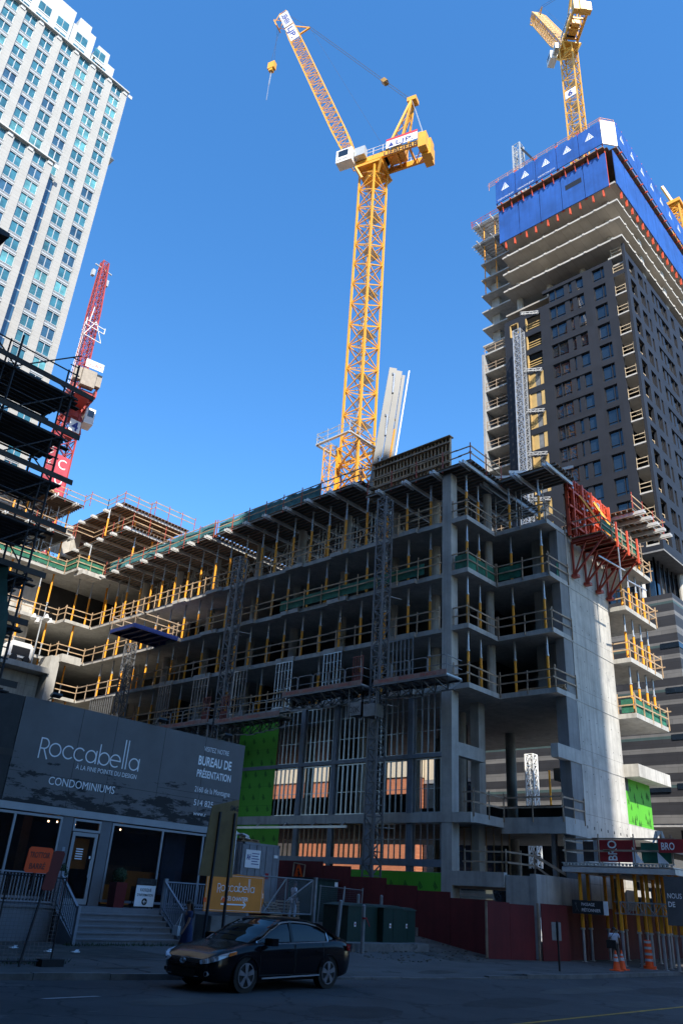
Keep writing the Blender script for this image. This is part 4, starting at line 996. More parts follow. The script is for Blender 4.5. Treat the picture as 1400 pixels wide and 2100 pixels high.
# ------------------------------------------------------------ cranes
def crane(loc, name, label, m, z0, z1, side, axis, dk, jib_foot, jib_tip, panel=2.9, group='tower cranes', jside=1.7, extras=True):
    cx, cy = loc; t = thing(name, (cx, cy, z0), label, 'crane', group)
    s = MB(); lattice(s, (cx, cy, z0), (cx, cy, z1), side, panel, leg=.2, br=.1, pat='k', up=(0, 1, 0)); s.build('mast', m, t)
    s = MB(); n = int((z1-z0)/5.8)
    for i in range(n):
        z = z0+2+i*5.8; s.box(cx-side*.42, cy-side*.42, z, cx+side*.42, cy+side*.1, z+.06)
        a = (cx-.5 if i % 2 else cx+.4, cy+.3, z); b = (cx+.4 if i % 2 else cx-.5, cy+.5, z+5.8)
        s.bar(a, b, .06); s.bar(Vector(a)+Vector((.35, 0, 0)), Vector(b)+Vector((.35, 0, 0)), .06)
        for j in range(10): q = Vector(a).lerp(Vector(b), j/10); s.bar(q, q+Vector((.35, 0, 0)), .035)
    s.build('ladder', galv, t)
    A = R(axis); e1 = Vector((math.sin(A), math.cos(A), 0)); e2 = Vector((e1.y, -e1.x, 0)); O = Vector((cx, cy, 0))
    g = lambda a, b, z: O+e1*a+e2*b+Vector((0, 0, z))
    def ob(mb, a0, a1, b0, b1, za, zb_): mb.obox(g((a0+a1)/2, (b0+b1)/2, (za+zb_)/2), e1, e2, (0, 0, 1), (a1-a0)/2, (b1-b0)/2, (zb_-za)/2)
    s = MB(); hs = side*.72
    ob(s, -hs, hs, -hs, hs, z1-.1, z1+.25)
    for sx in (-1, 1):
        for sy in (-1, 1): s.bar(g(sx*side*.45, sy*side*.45, z1-1.4), g(sx*hs, sy*hs, z1), .28)
    s.tube(g(0, 0, z1+.2), g(0, 0, z1+1.0), side*.5, 16); s.tube(g(0, 0, z1-1.5), g(0, 0, z1+.2), side*.42, 8); s.build('slewing_ring', m, t)
    zd = z1+1.1; f, b = dk
    s = MB()
    for e in (-1.25, 1.25): ob(s, b, f, e-.14, e+.14, zd-.35, zd+.45)
    for i in range(6): a = b+(f-b)*i/5; ob(s, a-.1, a+.1, -1.25, 1.25, zd-.2, zd+.2)
    for i in range(5):
        a = b+(f-b)*i/5; a2 = b+(f-b)*(i+1)/5; s.bar(g(a, -1.2, zd), g(a2, 1.2, zd), .1)
    ob(s, b*.62, b*.3, -.7, .7, zd+.1, zd+1.2); ob(s, -1.0, f, -1.35, -.4, zd+.3, zd+.42); s.build('machinery_deck', m, t)
    s = MB(); ob(s, b*.55, b*.38, -.9, .9, zd+.5, zd+1.5); s.tube(g(b*.2, -.8, zd+.9), g(b*.2, .8, zd+.9), .55, 12); s.build('winch', black, t)
    s = MB()
    for e in (-1.5, 1.5):
        for i in range(8):
            a = b+(f-b)*i/7; s.bar(g(a, e, zd+.4), g(a, e, zd+1.5), .045)
        for h in (.95, 1.5): s.bar(g(b, e, zd+h), g(f, e, zd+h), .04)
    s.build('handrail', white, t)
    s = MB(); ob(s, b-.5, b+.5, -1.6, -.6, zd-1.1, zd+1.3); ob(s, b-.75, b+.4, -.55, .55, zd-1.4, zd+1.2); ob(s, b-.5, b+.5, .6, 1.6, zd-1.1, zd+1.3); s.build('counterweight', m, t)
    # cab
    c = MB(); ob(c, f-.2, f+1.9, -2.75, -1.45, zd-.6, zd+1.5); cabo = c.build('cab', white, t)
    c = MB(); ob(c, f+.3, f+1.6, -2.77, -2.755, zd+.3, zd+1.3); ob(c, f+1.9, f+1.92, -2.6, -1.6, zd-.3, zd+1.3); c.build('cab_window', tglass, cabo)
    c = MB(); ob(c, f-1.7, f-.35, -2.3, -1.5, zd+.1, zd+1.5); c.build('electric_cabinet', lframe, t)
    # A-frame
    s = MB(); ap_ = g(b*.72, 0, zd+9.6)
    for e in (-1.1, 1.1):
        s.bar(g(b*.28, e, zd+.3), ap_+e2*e*.35, .26); s.bar(g(b*.55, e, zd+.3), ap_+e2*e*.35, .2)
        for i in range(1, 5):
            k = i/5; s.bar(g(b*.28, e, zd+.3).lerp(ap_, k), g(b*.55, e, zd+.3).lerp(ap_, k+.1), .08)
    for i in range(1, 5): k = i/5; s.bar(g(b*.28, -1.1, zd+.3).lerp(ap_-e2*.4, k), g(b*.28, 1.1, zd+.3).lerp(ap_+e2*.4, k), .1)
    s.obox(ap_+Vector((0, 0, .1)), e1, e2, (0, 0, 1), .6, .55, .35); s.build('a_frame', m, t)
    s = MB()
    for e in (-.45, -.25, .25, .45): s.bar(ap_+e2*e, g(b+.1, e*1.6, zd+1.5), .05)
    s.build('stay_rope', galv, t)
    # jib
    F_ = Vector(jib_foot); Tp = Vector(jib_tip); d = (Tp-F_).normalized(); s = MB()
    lattice(s, F_, Tp, jside, 1.25, leg=.15, br=.06, pat='z', up=e2, taper=lambda q: .55+.45*min(1, q*6) if q < .16 else (1 if q < .8 else 1-(q-.8)*2.0)); s.build('jib', m, t)
    up_ = e2.cross(d).normalized(); up_ = up_ if up_.z > 0 else -up_
    s = MB(); s.bar(Tp-up_*.9-d*.6, Tp+up_*.6-d*.6, .35); s.obox(Tp-up_*1.7-d*1.6, d, e2, up_, .9, .7, .08)
    for e in (-.7, .7): s.bar(Tp-up_*.4+e2*e*.8, Tp-up_*1.7-d*1.6+e2*e, .1); s.bar(Tp-up_*1.7-d*.8+e2*e, Tp-up_*1.7-d*2.4+e2*e+up_*1.0, .06)
    s.build('jib_head', m, t)
    q = Tp-d*7.5; fl = q+up_*2.6
    s = MB(); s.bar(q+up_*.5, fl, .22); s.bar(q+d*3.2+up_*.5, fl, .14); s.build('fly_post', m, t)
    s = MB()
    for e in (-.3, .3): s.bar(fl+e2*e, ap_+e2*e, .05)
    s.bar(Tp+up_*.4, fl, .035); s.bar(fl, g(b*.3, 0, zd+1), .025); s.build('luffing_rope', rope, t)
    bl = ap_.lerp(fl, .24); s = MB(); s.obox(bl, (fl-ap_).normalized(), e2, up_, .45, .35, .3); s.build('rope_block', mat('block_mix', (.35, .2, .04), .5), t) if 'block_mix' not in MATS else s.build('rope_block', MATS['block_mix'], t)
    return t, g, ob, zd, ap_, fl, Tp, e1, e2
c1 = (50.1, 45.9); AX = 343
r1 = crane(c1, 'tower_crane', 'tall yellow luffing tower crane with white cab and raised jib, centre of the sky', crane_y, 26, 82.0, 2.35, AX, (2.0, -6.8),
           (49.45, 48.4, 84.6), (45.3, 62.2, 124.6))
t, g, ob, zd, ap_, fl, Tp, e1, e2 = r1
s = MB(); hk = Vector((45.3, 63.4, 113.4)); s.obox(hk, e1, e2, (0, 0, 1), .55, .35, .7); s.obox(hk-Vector((0, 0, .9)), e1, e2, (0, 0, 1), .3, .3, .3); s.build('hook_block', crane_y, t)
s = MB(); s.bar(Tp+Vector((-.1, 1.2, -.9)), hk+Vector((.3, 0, .6)), .03); s.bar(Tp+Vector((.2, .8, -.9)), hk+Vector((-.3, 0, .6)), .03); s.build('hoist_rope', rope, t)
s = MB(); s.bar(hk-Vector((0, 0, 1)), hk-Vector((.15, .1, 4.5)), .12); s.bar(hk-Vector((.15, .1, 4.5)), hk-Vector((.3, .3, 8.2)), .06); s.build('sling', galv, t)
# signs on the crane
s = MB(); ob(s, -6.2, -2.2, -1.56, -1.52, zd+.5, zd+1.75); o = s.build('banner', white, t)
s = MB(); ob(s, -6.2, -2.2, -1.565, -1.525, zd+1.75, zd+2.1); s.build('banner_strip', mat('banner_red', (.6, .03, .05), .6), o)
blt = mat('navy_lettering', (0.01, 0.03, 0.22), .6, var=.02)
s = MB(); text(s, 'LJP.', g(-3.5, -1.59, zd+.7), -e1, (0, 0, 1), .75, .0, width=2.2); s.quad(g(-2.5, -1.58, zd+.7), g(-3.2, -1.58, zd+.7), g(-2.85, -1.58, zd+1.4)); s.build('lettering', blt, o)
s = MB(); text(s, 'LIEBHERR', g(-1.9, -1.41, zd-.42), -e1, (0, 0, 1), .7, .0, width=4.4, off=.02); s.build('lettering', black, t)
s = MB(); text(s, 'LIEBHERR', g(3.9, -2.8, zd-.3), -e1, (0, 0, 1), .22, .0, width=1.6); s.build('lettering', black, t)
d = (Tp-Vector((49.45, 48.4, 84.6))).normalized()
def jsign(q0, q1, words, frac=.84):
    a = Tp-d*q0; b = Tp-d*q1; s = MB(); n = e1.cross(Vector((0, 0, 1))).normalized(); w_ = (b-a).cross(n).normalized()
    cd = (CAM-a).normalized(); up_ = e2.cross(d).normalized(); 
    face = -e2; wd = d.cross(face).normalized()
    c = (a+b)/2+face*.9; s.obox(c, d, wd, face, (b-a).length/2, .72, .03); o = s.build('jib_sign', white, t)
    l = MB(); ux = -d; uy = face.cross(ux); text(l, words, c+face*.04-ux*((b-a).length*.42)-uy*.4, ux, uy, .85, .0, width=(b-a).length*.8, off=.03); l.build('lettering', blt, o)
jsign(5.6, 9.6, 'LJP.'); jsign(1.2, 5.2, 'LIEBHERR')
# climbing frame and landing at the mast foot
s = MB(); cx, cy = c1
P0 = [(cx-2.9, cy-1.5), (cx+1.4, cy-1.5), (cx+1.4, cy+2.9), (cx-2.9, cy+2.9), (cx-2.9, cy-1.5)]
for (a, b), (c, d_) in zip(P0, P0[1:]): s.bar((a, b, 42.8), (c, d_, 42.8), .3, .12)
q = MB(); rail(q, P0[1:2]+P0[:1]+[P0[3], P0[2]], 42.9, step=1.4, levels=(1.1, .55)); s.build('landing', alu, t); q.build('landing_rail', MATS['dull_galvanised'] if 'dull_galvanised' in MATS else galv, t)
s = MB(); lattice(s, (cx, cy, 28), (cx, cy, 42.6), 2.75, 2.4, leg=.2, br=.1, pat='x', up=(0, 1, 0)); s.build('climbing_cage', crane_y, t)
s = MB(); lattice(s, (cx-2.6, cy+1.2, 28), (cx-2.6, cy+1.2, 42), .9, 1.2, leg=.09, br=.05, pat='z', up=(0, 1, 0)); s.build('stair_cage', crane_y, t)

# crane on the dark tower
foot2 = Vector((92.4, 37.8, 148.5)); a_ = R(47); i_ = R(66)
tip2 = foot2+Vector((math.cos(i_)*math.sin(a_), math.cos(i_)*math.cos(a_), math.sin(i_)))*40
t, g, ob, zd, ap_, fl, Tp, e1, e2 = crane((91, 36.5), 'tower_crane', 'yellow tower crane numbered 6 rising from the charcoal tower, seen from beneath', crane_yb, 92, 144.6, 2.35, 44, (2.0, -7.2), foot2, tip2, jside=2.2)
s = MB(); s.box(88.6, 36.0, 132.0, 88.7, 37.9, 133.7); s.obox((89.78, 36.5, 131.5), (0, 1, 0), (0, 0, 1), (1, 0, 0), 1.0, .9, .04); o = s.build('number_plate', white, t)
o.data.clear_geometry(); me = o.data
m_ = MB(); m_.obox((89.74, 36.45, 131.5), (0, 1, 0), (0, 0, 1), (1, 0, 0), 1.0, .95, .04)
bpy.data.objects.remove(o); o = m_.build('number_plate', white, t)
s = MB(); text(s, '6', (89.68, 36.9, 130.9), (0, -1, 0), (0, 0, 1), 1.3, .0, width=.85, off=.03); s.build('lettering', blt, o)
s = MB()
for e in (-1.62, 1.62): ob(s, -6.3, -.8, e-.02, e+.02, zd+.35, zd+1.45)
o = s.build('banner', white, t)
s = MB(); text(s, 'LIEBHERR', g(-.9, -1.66, zd+.5), -e1, (0, 0, 1), .75, 0, width=4.8, off=.02); text(s, 'LIEBHERR', g(-6.0, 1.66, zd+.5), e1, (0, 0, 1), .75, 0, width=4.8, off=.02); s.build('lettering', black, o)

# red crane at the left, head towards us
cx, cy = 36.6, 82.0; tz = 53.6
t = thing('red_tower_crane', (cx, cy, 32), 'red tower crane numbered 4 with a white cab beside the pale tower', 'crane', 'tower cranes')
s = MB(); lattice(s, (cx, cy, 32), (cx, cy, tz), 2.0, 1.6, leg=.17, br=.08, pat='x', up=(0, 1, 0)); s.build('mast', crane_r, t)
rm = mat('red_mesh_banner', (.50, .07, .10), .8, var=.12)
s = MB(); s.box(cx-1.07, cy-1.05, 34, cx-1.05, cy+1.05, 51.0); o = s.build('mesh_banner', rm, t)
s = MB(); text(s, 'REEL COULIN', (cx-1.09, cy+.45, 50.6), (0, 0, -1), (0, 1, 0), .0001+.9, 0, width=15); 
s2 = MB()
for i, ch in enumerate('REEL COULIN'[::1]): text(s2, ch, (cx-1.09, cy, 49.4-i*1.5), (0, -1, 0), (0, 0, 1), 1.0, .0, width=.75, align='c') if ch != ' ' else None
s2.build('lettering', white, o)
s = MB(); s.box(cx-1.05, cy-1.07, 34, cx+1.05, cy-1.05, 47.5); o = s.build('mesh_banner', rm, t)
s2 = MB()
for i, ch in enumerate('COULIN'): text(s2, ch, (cx, cy-1.09, 45.8-i*2.1), (1, 0, 0), (0, 0, 1), 1.3, .0, width=1.0, align='c')
s2.build('lettering', white, o)
s = MB(); s.prism([(cx-1.1, cy-1.1, tz-2.6), (cx+1.1, cy-1.1, tz-2.6), (cx+1.1, cy+1.1, tz-2.6), (cx-1.1, cy+1.1, tz-2.6)], (0, 0, .3))
for sx in (-1, 1):
    for sy in (-1, 1): s.bar((cx+sx*1.1, cy+sy*1.1, tz-2.5), (cx+sx*.7, cy+sy*.7, tz+.6), .4)
s.tube((cx, cy, tz-.3), (cx, cy, tz+1.0), 1.15, 16); s.build('slewing_ring', crane_r, t)
s = MB(); s.box(cx-.45, cy-1.32, tz-2.5, cx+1.0, cy-1.26, tz-.9); o = s.build('number_plate', white, t)
s = MB(); text(s, '4', (cx+.28, cy-1.34, tz-2.3), (1, 0, 0), (0, 0, 1), 1.2, 0, width=.85, align='c', off=.03); s.build('lettering', blt, o)
vd = Vector((-.2, -.98, 0)); vr = Vector((.98, -.2, 0))
def vb(mb, r0, r1, d0, d1, za, zc): mb.obox(Vector((cx, cy, 0))+vr*((r0+r1)/2)+vd*((d0+d1)/2)+Vector((0, 0, (za+zc)/2)), vr, vd, (0, 0, 1), (r1-r0)/2, (d1-d0)/2, (zc-za)/2)
s = MB(); vb(s, -.9, .9, -2, 4.6, tz+1.0, tz+1.5); vb(s, -1.6, -1.4, -1, 4.4, tz+1.2, tz+2.4); vb(s, 1.2, 1.4, -1, 4.4, tz+1.2, tz+2.4)
for i in range(6): vb(s, -1.6, 1.4, -1+i, -.8+i, tz+1.1, tz+1.5)
s.build('machinery_deck', crane_r, t)
s = MB(); vb(s, -.95, .75, 4.2, 5.1, tz+1.9, tz+4.2); vb(s, -1.8, -1.0, 4.0, 4.8, tz+2.6, tz+4.3); vb(s, .8, 1.5, 4.0, 4.8, tz+2.5, tz+4.2); o = s.build('counterweight', mat('cream_ballast', (.34, .30, .25), .8, var=.15), t)
s = MB(); vb(s, -.9, 1.3, 5.2, 5.24, tz+4.4, tz+5.5); o = s.build('sign_board', white, t)
s = MB(); P = Vector((cx, cy, tz+4.65))+vd*5.26-vr*.7; text(s, 'GUAY', P, vr, (0, 0, 1), .6, 0, width=1.75); s.build('lettering', mat('red_lettering', (.6, .1, .1), .6), o)
s = MB(); vb(s, 1.4, 2.6, -.6, 1.2, tz-.7, tz+1.5); o = s.build('cab', white, t)
s = MB(); vb(s, 1.7, 2.45, 1.2, 1.23, tz+.3, tz+1.2); vb(s, 2.6, 2.63, -.2, 1.0, tz+.2, tz+1.2); s.build('cab_window', tglass, o)
s = MB(); lattice(s, Vector((cx-.1, cy, tz+4.3)), Vector((36.6, 83.2, 79.5)), 1.25, 1.1, leg=.15, br=.07, pat='x', up=(0, 1, 0), taper=lambda q: 1 if q < .6 else 1-(q-.6)*.9)
s.bar((cx-.5, cy-.8, tz+1.4), (cx-.2, cy, tz+5), .2); s.bar((cx+.5, cy-.8, tz+1.4), (cx+.2, cy, tz+5), .2); s.build('jib', crane_r, t)
s = MB()
A0 = Vector((36.6, 81.3, 67.6)); w_ = 1.25
for a, b in (((-w_, -2.2), (0, 0.6)), ((w_, -2.2), (0, .6)), ((-w_, -2.2), (w_, -2.2)), ((-1.3, -.6), (1.4, -.6)), ((-1.3, .5), (-1.3, -.6)), ((1.4, .3), (1.4, -.6)), ((-1.3, .1), (1.4, .1)), ((-.9, .1), (-.7, 2.6))): s.bar(A0+Vector((a[0], 0, a[1])), A0+Vector((b[0], 0, b[1])), .085)
s.build('head_frame', white, t)
s = MB(); s.box(36.0-.9, 82.9, 76.3, 36.0-.5, 83.4, 77.3); s.box(37.3, 82.9, 75.9, 37.7, 83.4, 76.9); s.bar((35.3, 83.1, 78.4), (37.9, 83.1, 78.2), .15); s.build('tip_platform', lframe, t)
s = MB()
for e in (-1.5, -1.3): s.bar((cx+e*1.2, cy-1, tz+2.4), (cx+e*.9, cy-.5, 67.5), .04)
for i in range(14): s.bar((cx-1.78, cy-1, tz+3+i*.75), (cx-1.5, cy-1, tz+3+i*.75), .04)
s.build('ladder', white, t)

# little crane tip at the right edge
t = thing('distant_crane_tip', (128, 44, 90), 'orange crane tip peeping over the blue screens at the right edge', 'crane', 'tower cranes')
p = H(1396, 428, 'x', 128.0)
s = MB(); lattice(s, p+Vector((-.6, .6, -14)), p+Vector((-.9, .9, 0)), 2.0, 1.6, leg=.3, br=.16, pat='x', up=(0, 1, 0)); s.build('mast', crane_y, t)
s = MB(); s.obox(p+Vector((-.9, .9, .6)), (1, 0, 0), (0, 1, 0), (0, 0, 1), 1.5, 1.5, .4); s.bar(p+Vector((-.9, .9, .6)), p+Vector((-2.2, 2.4, 6)), .5); s.build('head', crane_y, t)

# concrete pump boom, folded upright behind the decks
t = thing('pump_boom', (47.3, 40, 28), 'grey folded concrete placing boom standing right of the yellow mast', 'placing boom')
greyp = mat('boom_grey', (.10, .105, .105), .5, var=.1, scale=.8)
b0, b1 = Vector((46.4, 41.2, 30)), Vector((48.0, 39.9, 48.6)); dd = (b1-b0).normalized(); sd = Vector((.72, -.69, 0)); nn_ = dd.cross(sd).normalized()
for i, (o_, w_, l_) in enumerate(((0, .95, 1.0), (.8, .75, .985), (1.4, .4, .96))):
    s = MB(); a = b0+sd*o_; b = b0+(b1-b0)*l_+sd*o_*.8; s.bar(a, b, w_*.75, .5, up=nn_); s.bar(a+nn_*.25, b+nn_*.25, w_*.55, .05, up=nn_); s.build('boom_section', greyp, t)
s = MB()
for h in (.45, .7, .96): s.tube(b0+(b1-b0)*h-nn_*.3, b0+(b1-b0)*h+nn_*.5+sd*1.2, .14, 8); s.tube(b0+(b1-b0)*(h-.12)+sd*.35-nn_*.3, b0+(b1-b0)*h+sd*.2-nn_*.3, .09, 8)
s.build('hydraulic_cylinder', galv, t)
s = MB(); s.path([b0+sd*1.6+(b1-b0)*k/12 for k in range(13)], .08, 6); s.build('delivery_pipe', white, t)
s = MB(); s.bar(b0+sd*1.1-nn_*.3+(b1-b0)*.1, b0+sd*1.1-nn_*.3+(b1-b0)*.62, .12); s.build('hose', yel, t)
s = MB(); s.tube(b0-Vector((0, 0, 3)), b0+Vector((0, 0, 2)), .5, 10); s.build('pedestal', greyp, t)
# small white lattice on the tower top
t = thing('small_hoist', (76, 39, 92), 'grey lattice hoist poking above the blue screens at their left end', 'hoist')
s = MB(); lattice(s, (78, 41.0, 96), (78, 41.0, 110), 1.2, 2, leg=.2, br=.08, pat='x', up=(0, 1, 0)); s.build('mast', lframe, t)
s = MB(); s.bar((78, 40.6, 109.5), (78, 37.5, 103), .3); s.build('strut', scafm, t)
# ------------------------------------------------------------ site equipment
hoardm = mat('red_hoarding_paint', (0.13, 0.012, 0.014), .75, var=.25, scale=.6, streak=.35)
t = thing('site_hoarding', (34.3, 21.6, .13), 'dark red plywood hoarding round the foot of the unfinished building', 'hoarding')
def hp(x0, y0, x1, y1, z0, z1, lab=None):
    s = MB(); s.bar((x0, y0, (z0+z1)/2), (x1, y1, (z0+z1)/2), .04, z1-z0); return s.build('panel', hoardm, t, label=lab)
yy = 21.9; tops = [(24.4, 2.5), (26.4, 2.75), (28.4, 2.95), (30.9, 3.25), (33, 3.75), (36.9, 3.95), (39.5, 4.0)]
for y1, zt in tops: hp(35.2, yy, 35.2, y1-.02, -.1, zt); yy = y1
hp(35.2, 39.5, 29, 39.5, .5, 4.0)
hp(34.0, 21.55, 35.3, 21.2, .1, 2.45, 'leaning red panel at the hoarding corner'); hp(35.32, 21.2, 37.0, 20.9, .1, 2.4); hp(37.05, 20.55, 39.4, 20.45, .1, 2.5); x = 39.45
while x < 60: hp(x, 20.75, x+2.4, 20.75, .1, 2.5); x += 2.44
s = MB(); s.bar((34.0, 21.6, .1), (34.0, 21.6, 2.45), .1); s.bar((37.02, 20.7, .1), (37.02, 20.7, 2.5), .09); explode(s.build('post', lumberd, t))
p_ = MB()
# ---- brown timber wall form on the deck
t = thing('timber_wall_form', (39, 30.3, 28.4), 'tall brown plywood and timber wall form standing on the deck against the sky', 'wall form')
ya, yb, za, zb_ = 27.0, 33.8, 28.4, 31.6
s = MB(); s.box(39.12, ya, za, 39.16, yb, zb_); s.build('plywood_face', ply, t)
s = MB(); n = 22
for i in range(n+1): y = ya+(yb-ya)*i/n; s.box(38.93, y-.05, za, 39.11, y+.05, zb_)
s.build('stud_row', lumber, t)
s = MB()
for z in (za+.35, za+1.1, za+1.9, za+2.7): s.box(38.8, ya-.1, z, 38.92, yb+.1, z+.12)
s.build('waler', lumberd, t)
s = MB(); s.box(38.75, ya-.15, zb_, 39.25, yb+.15, zb_+.06); s.build('cap_board', lumberd, t)
s = MB()
for y in (28.5, 32.3): s.bar((39.2, y, zb_-.6), (41.4, y, 28.4), .08)
s.build('brace', redr, t)
# ---- red climbing wall form with its hanging platform
t = thing('red_wall_form', (46.9, 21.0, 24.6), 'red steel climbing wall form bolted to the top of the concrete wall', 'wall form')
s = MB(); s.box(43.8, 21.05, 24.4, 49.9, 21.1, 28.8); s.build('form_face', mat('form_dark_face', (.10, .035, .025), .7), t)
s = MB()
for i in range(16): x = 43.85+i*.4; s.box(x-.04, 20.84, 24.3, x+.04, 21.04, 28.85)
for z in [24.45+i*.55 for i in range(9)]: s.box(43.8, 20.9, z-.05, 49.9, 21.03, z+.05)
for z in (25.1, 26.4, 27.7): s.box(43.7, 20.66, z-.07, 50.0, 20.82, z+.07)
for i in range(5): x = 44.2+i*1.4; s.box(x-.06, 20.6, 24.4, x+.06, 20.8, 28.7)
s.build('form_frame', form_r, t)
s = MB(); s.bar((45.0, 20.6, 27.6), (46.6, 19.2, 24.4), .13); s.bar((47.2, 20.6, 28.0), (48.6, 19.4, 25.0), .15); s.build('adjusting_strut', yel, t)
s = MB()
rr_ = random.Random(3)
for i in range(26): x = rr_.uniform(44, 49.6); z = rr_.uniform(24.7, 28.4); s.box(x-.07, 20.56, z-.05, x+.07, 20.66, z+.09)
explode(s.build('clamp', galv, t))
s = MB(); s.box(43.9, 18.75, 24.05, 50.1, 20.95, 24.12)
o = s.build('platform', ply, t)
s = MB()
for i in range(10): x = 44.0+i*.65; s.box(x, 18.8, 23.85, x+.08, 20.95, 24.04)
s.build('platform_joist', redr, o)
s = MB()
for x in (44.3, 46.0, 47.7, 49.3):
    s = MB(); s.bar((x, 21.1, 23.9), (x, 18.7, 23.9), .1, .16); s.bar((x, 21.05, 24), (x, 21.05, 21.6), .12, .14); s.bar((x, 21.05, 21.65), (x, 18.9, 23.85), .09, .12)
    s.bar((x, 21.05, 21.65), (x, 20.1, 23.85), .07, .1); s.box(x-.2, 20.75, 21.5, x+.2, 21.15, 21.68)
    s.build('bracket', mat('bracket_red', (.34, .045, .025), .5, var=.2) if 'bracket_red' not in MATS else MATS['bracket_red'], t)
s = MB()
for x in (46.0, 47.7, 49.3): s.bar((x, 18.7, 23.7), (x, 18.7, 25.5), .1, .13)
explode(s.build('rail_post', form_r, t))
s = MB(); rail(s, [(43.9, 20.9), (43.9, 18.8), (50.1, 18.8), (50.1, 20.8)], 24.15, step=1.5, low=-.2); o = s.build('guard_rail', lumberd, t)
s = MB(); s.box(44.0, 18.86, 24.4, 50.0, 18.88, 25.1); s.build('safety_net', netg, o)
s = MB(); s.bar((43.6, 19.0, 22.3), (47.2, 18.9, 22.5), .07); s.bar((46.8, 18.6, 21.6), (50.0, 18.7, 21.95), .07); s.bar((46.0, 18.7, 24.9), (46.0, 18.7, 21.4), .06); explode(s.build('loose_tube', galv, t))

# ---- mast climbing work platforms on the facade
def climber_mast(x, y, z0, z1, label, cut=None):
    t = thing('mast_climber', (x, y, z0), label, 'mast climber', 'mast climbers on the facade')
    s = MB(); lattice(s, (x, y, z0), (x, y, z1), .72, .62, leg=.09, br=.045, pat='z', up=(0, 1, 0)); s.build('mast', mat('climber_steel', (.16, .17, .185), .55, .4, var=.2) if 'climber_steel' not in MATS else MATS['climber_steel'], t)
    s = MB(); z = z0+5
    while z < z1-1: s.bar((x+.3, y-.25, z), (FX+.2, y-.5, z+.05), .05); s.bar((x+.3, y+.25, z), (FX+.2, y+.5, z+.05), .05); z += 7
    s.build('wall_tie', galv, t); return t
ws = MATS.get('climber_steel')
def platform(t, x, y0, y1, z, words, box_y, wide=1.5, lvl=()):
    ws = MATS['climber_steel']
    s = MB(); s.box(x-wide/2, y0, z, x+wide/2, y1, z+.08); s.build('deck', galv, t)
    s = MB(); n = max(2, round((y1-y0)/.9))
    for i in range(n):
        a = y0+(y1-y0)*i/n; b = y0+(y1-y0)*(i+1)/n; m = (a+b)/2
        dp = .9-.25*abs((i+.5)/n-.5)*2
        for e in (-wide/2, wide/2): s.bar((x+e, a, z-.05), (x, m, z-dp), .06); s.bar((x+e, b, z-.05), (x, m, z-dp), .06); s.bar((x+e, a, z-.05), (x+e, b, z-.05), .1)
        s.bar((x-wide/2, a, z-.05), (x+wide/2, a, z-.05), .07); s.bar((x, a, z-dp), (x, b, z-dp), .07)
    s.build('truss', ws, t)
    s = MB(); xe = x-wide/2
    n = max(2, round((y1-y0)/1.35))
    for i in range(n):
        a = y0+(y1-y0)*i/n+.03; b = y0+(y1-y0)*(i+1)/n-.03
        P = [(xe, a, z+.08), (xe, a, z+1.05), (xe, a+.12, z+1.15), (xe, b-.12, z+1.15), (xe, b, z+1.05), (xe, b, z+.08)]
        for q in range(5): s.bar(P[q], P[q+1], .045)
        s.bar((xe, a, z+.6), (xe, b, z+.6), .035)
    s.bar((xe, y0, z+1.1), (x+wide/2, y0, z+1.1), .045); s.bar((xe, y0, z+.6), (x+wide/2, y0, z+.6), .035); s.build('hoop_rail', mat('dull_galvanised', (.22, .23, .24), .6, .3) if 'dull_galvanised' not in MATS else MATS['dull_galvanised'], t)
    s = MB(); s.box(xe-.03, y0, z+.02, xe-.005, y1, z+.3); o = s.build('toe_board', mat('toe_board_paint', (.33, .20, .17), .7, var=.25, scale=3) if 'toe_board_paint' not in MATS else MATS['toe_board_paint'], t)
    s = MB(); y = y1-.4; i = 0
    while y > y0+1.6: text(s, words[i % len(words)], (xe-.036, y, z+.08), (0, -1, 0), (0, 0, 1), .16, 0, width=1.1); y -= 1.55; i += 1
    s.build('lettering', mat('red_orange_lettering', (.55, .06, .03), .6) if 'red_orange_lettering' not in MATS else MATS['red_orange_lettering'], o)
    s = MB(); s.box(x-.5, box_y-.45, z-1.75, x+.3, box_y+.45, z-1.0); [s.bar((x-.5, box_y+e, z-1.95), (x-.5, box_y+e, z-.1), .06) for e in (-.55, .55)]; o = s.build('drive_unit', MATS['dull_galvanised'], t)
    
    if y0 > 31 and y0 < 32 or y0 > 38 and y0 < 39: s = MB(); text(s, '20K', (x-.56, box_y+.4, z-1.6), (0, -1, 0), (0, 0, 1), .4, 0, width=.8); s.build('lettering', black, o)
    if y1 < box_y and y0 < 30: return
    s = MB(); yc = box_y if y0 > box_y-1 else box_y-.9
    for za in (.15, .7, 1.2, 1.9): [s.bar((x-.45, yc+a, z+za), (x-.45, yc+b, z+za), .05) for a, b in ((-.4, .4),)]
    for e in (-.4, -.2, 0, .2, .4): s.bar((x-.45, yc+e, z+.1), (x-.45, yc+e, z+1.95), .04)
    s.box(x-.44, yc-.38, z+.1, x-.42, yc+.38, z+.9); s.build('operator_cage', mat('cage_red', (.22, .05, .04), .6, var=.3, scale=2) if 'cage_red' not in MATS else MATS['cage_red'], t)
t = climber_mast(36.8, 30.8, .9, 26.9, 'nearest grey lattice mast with red cage and long work platform on the facade')
platform(t, 36.5, 25.0, 30.3, 13.75, ['DAXACO', 'BAXACO', 'FRACO'], 30.8); platform(t, 36.5, 31.3, 38.2, 13.9, ['BAXACO', 'DAXACO'], 31.9)
t = climber_mast(36.8, 45.6, 1.0, 26.0, 'middle grey lattice mast with a shorter work platform on the facade')
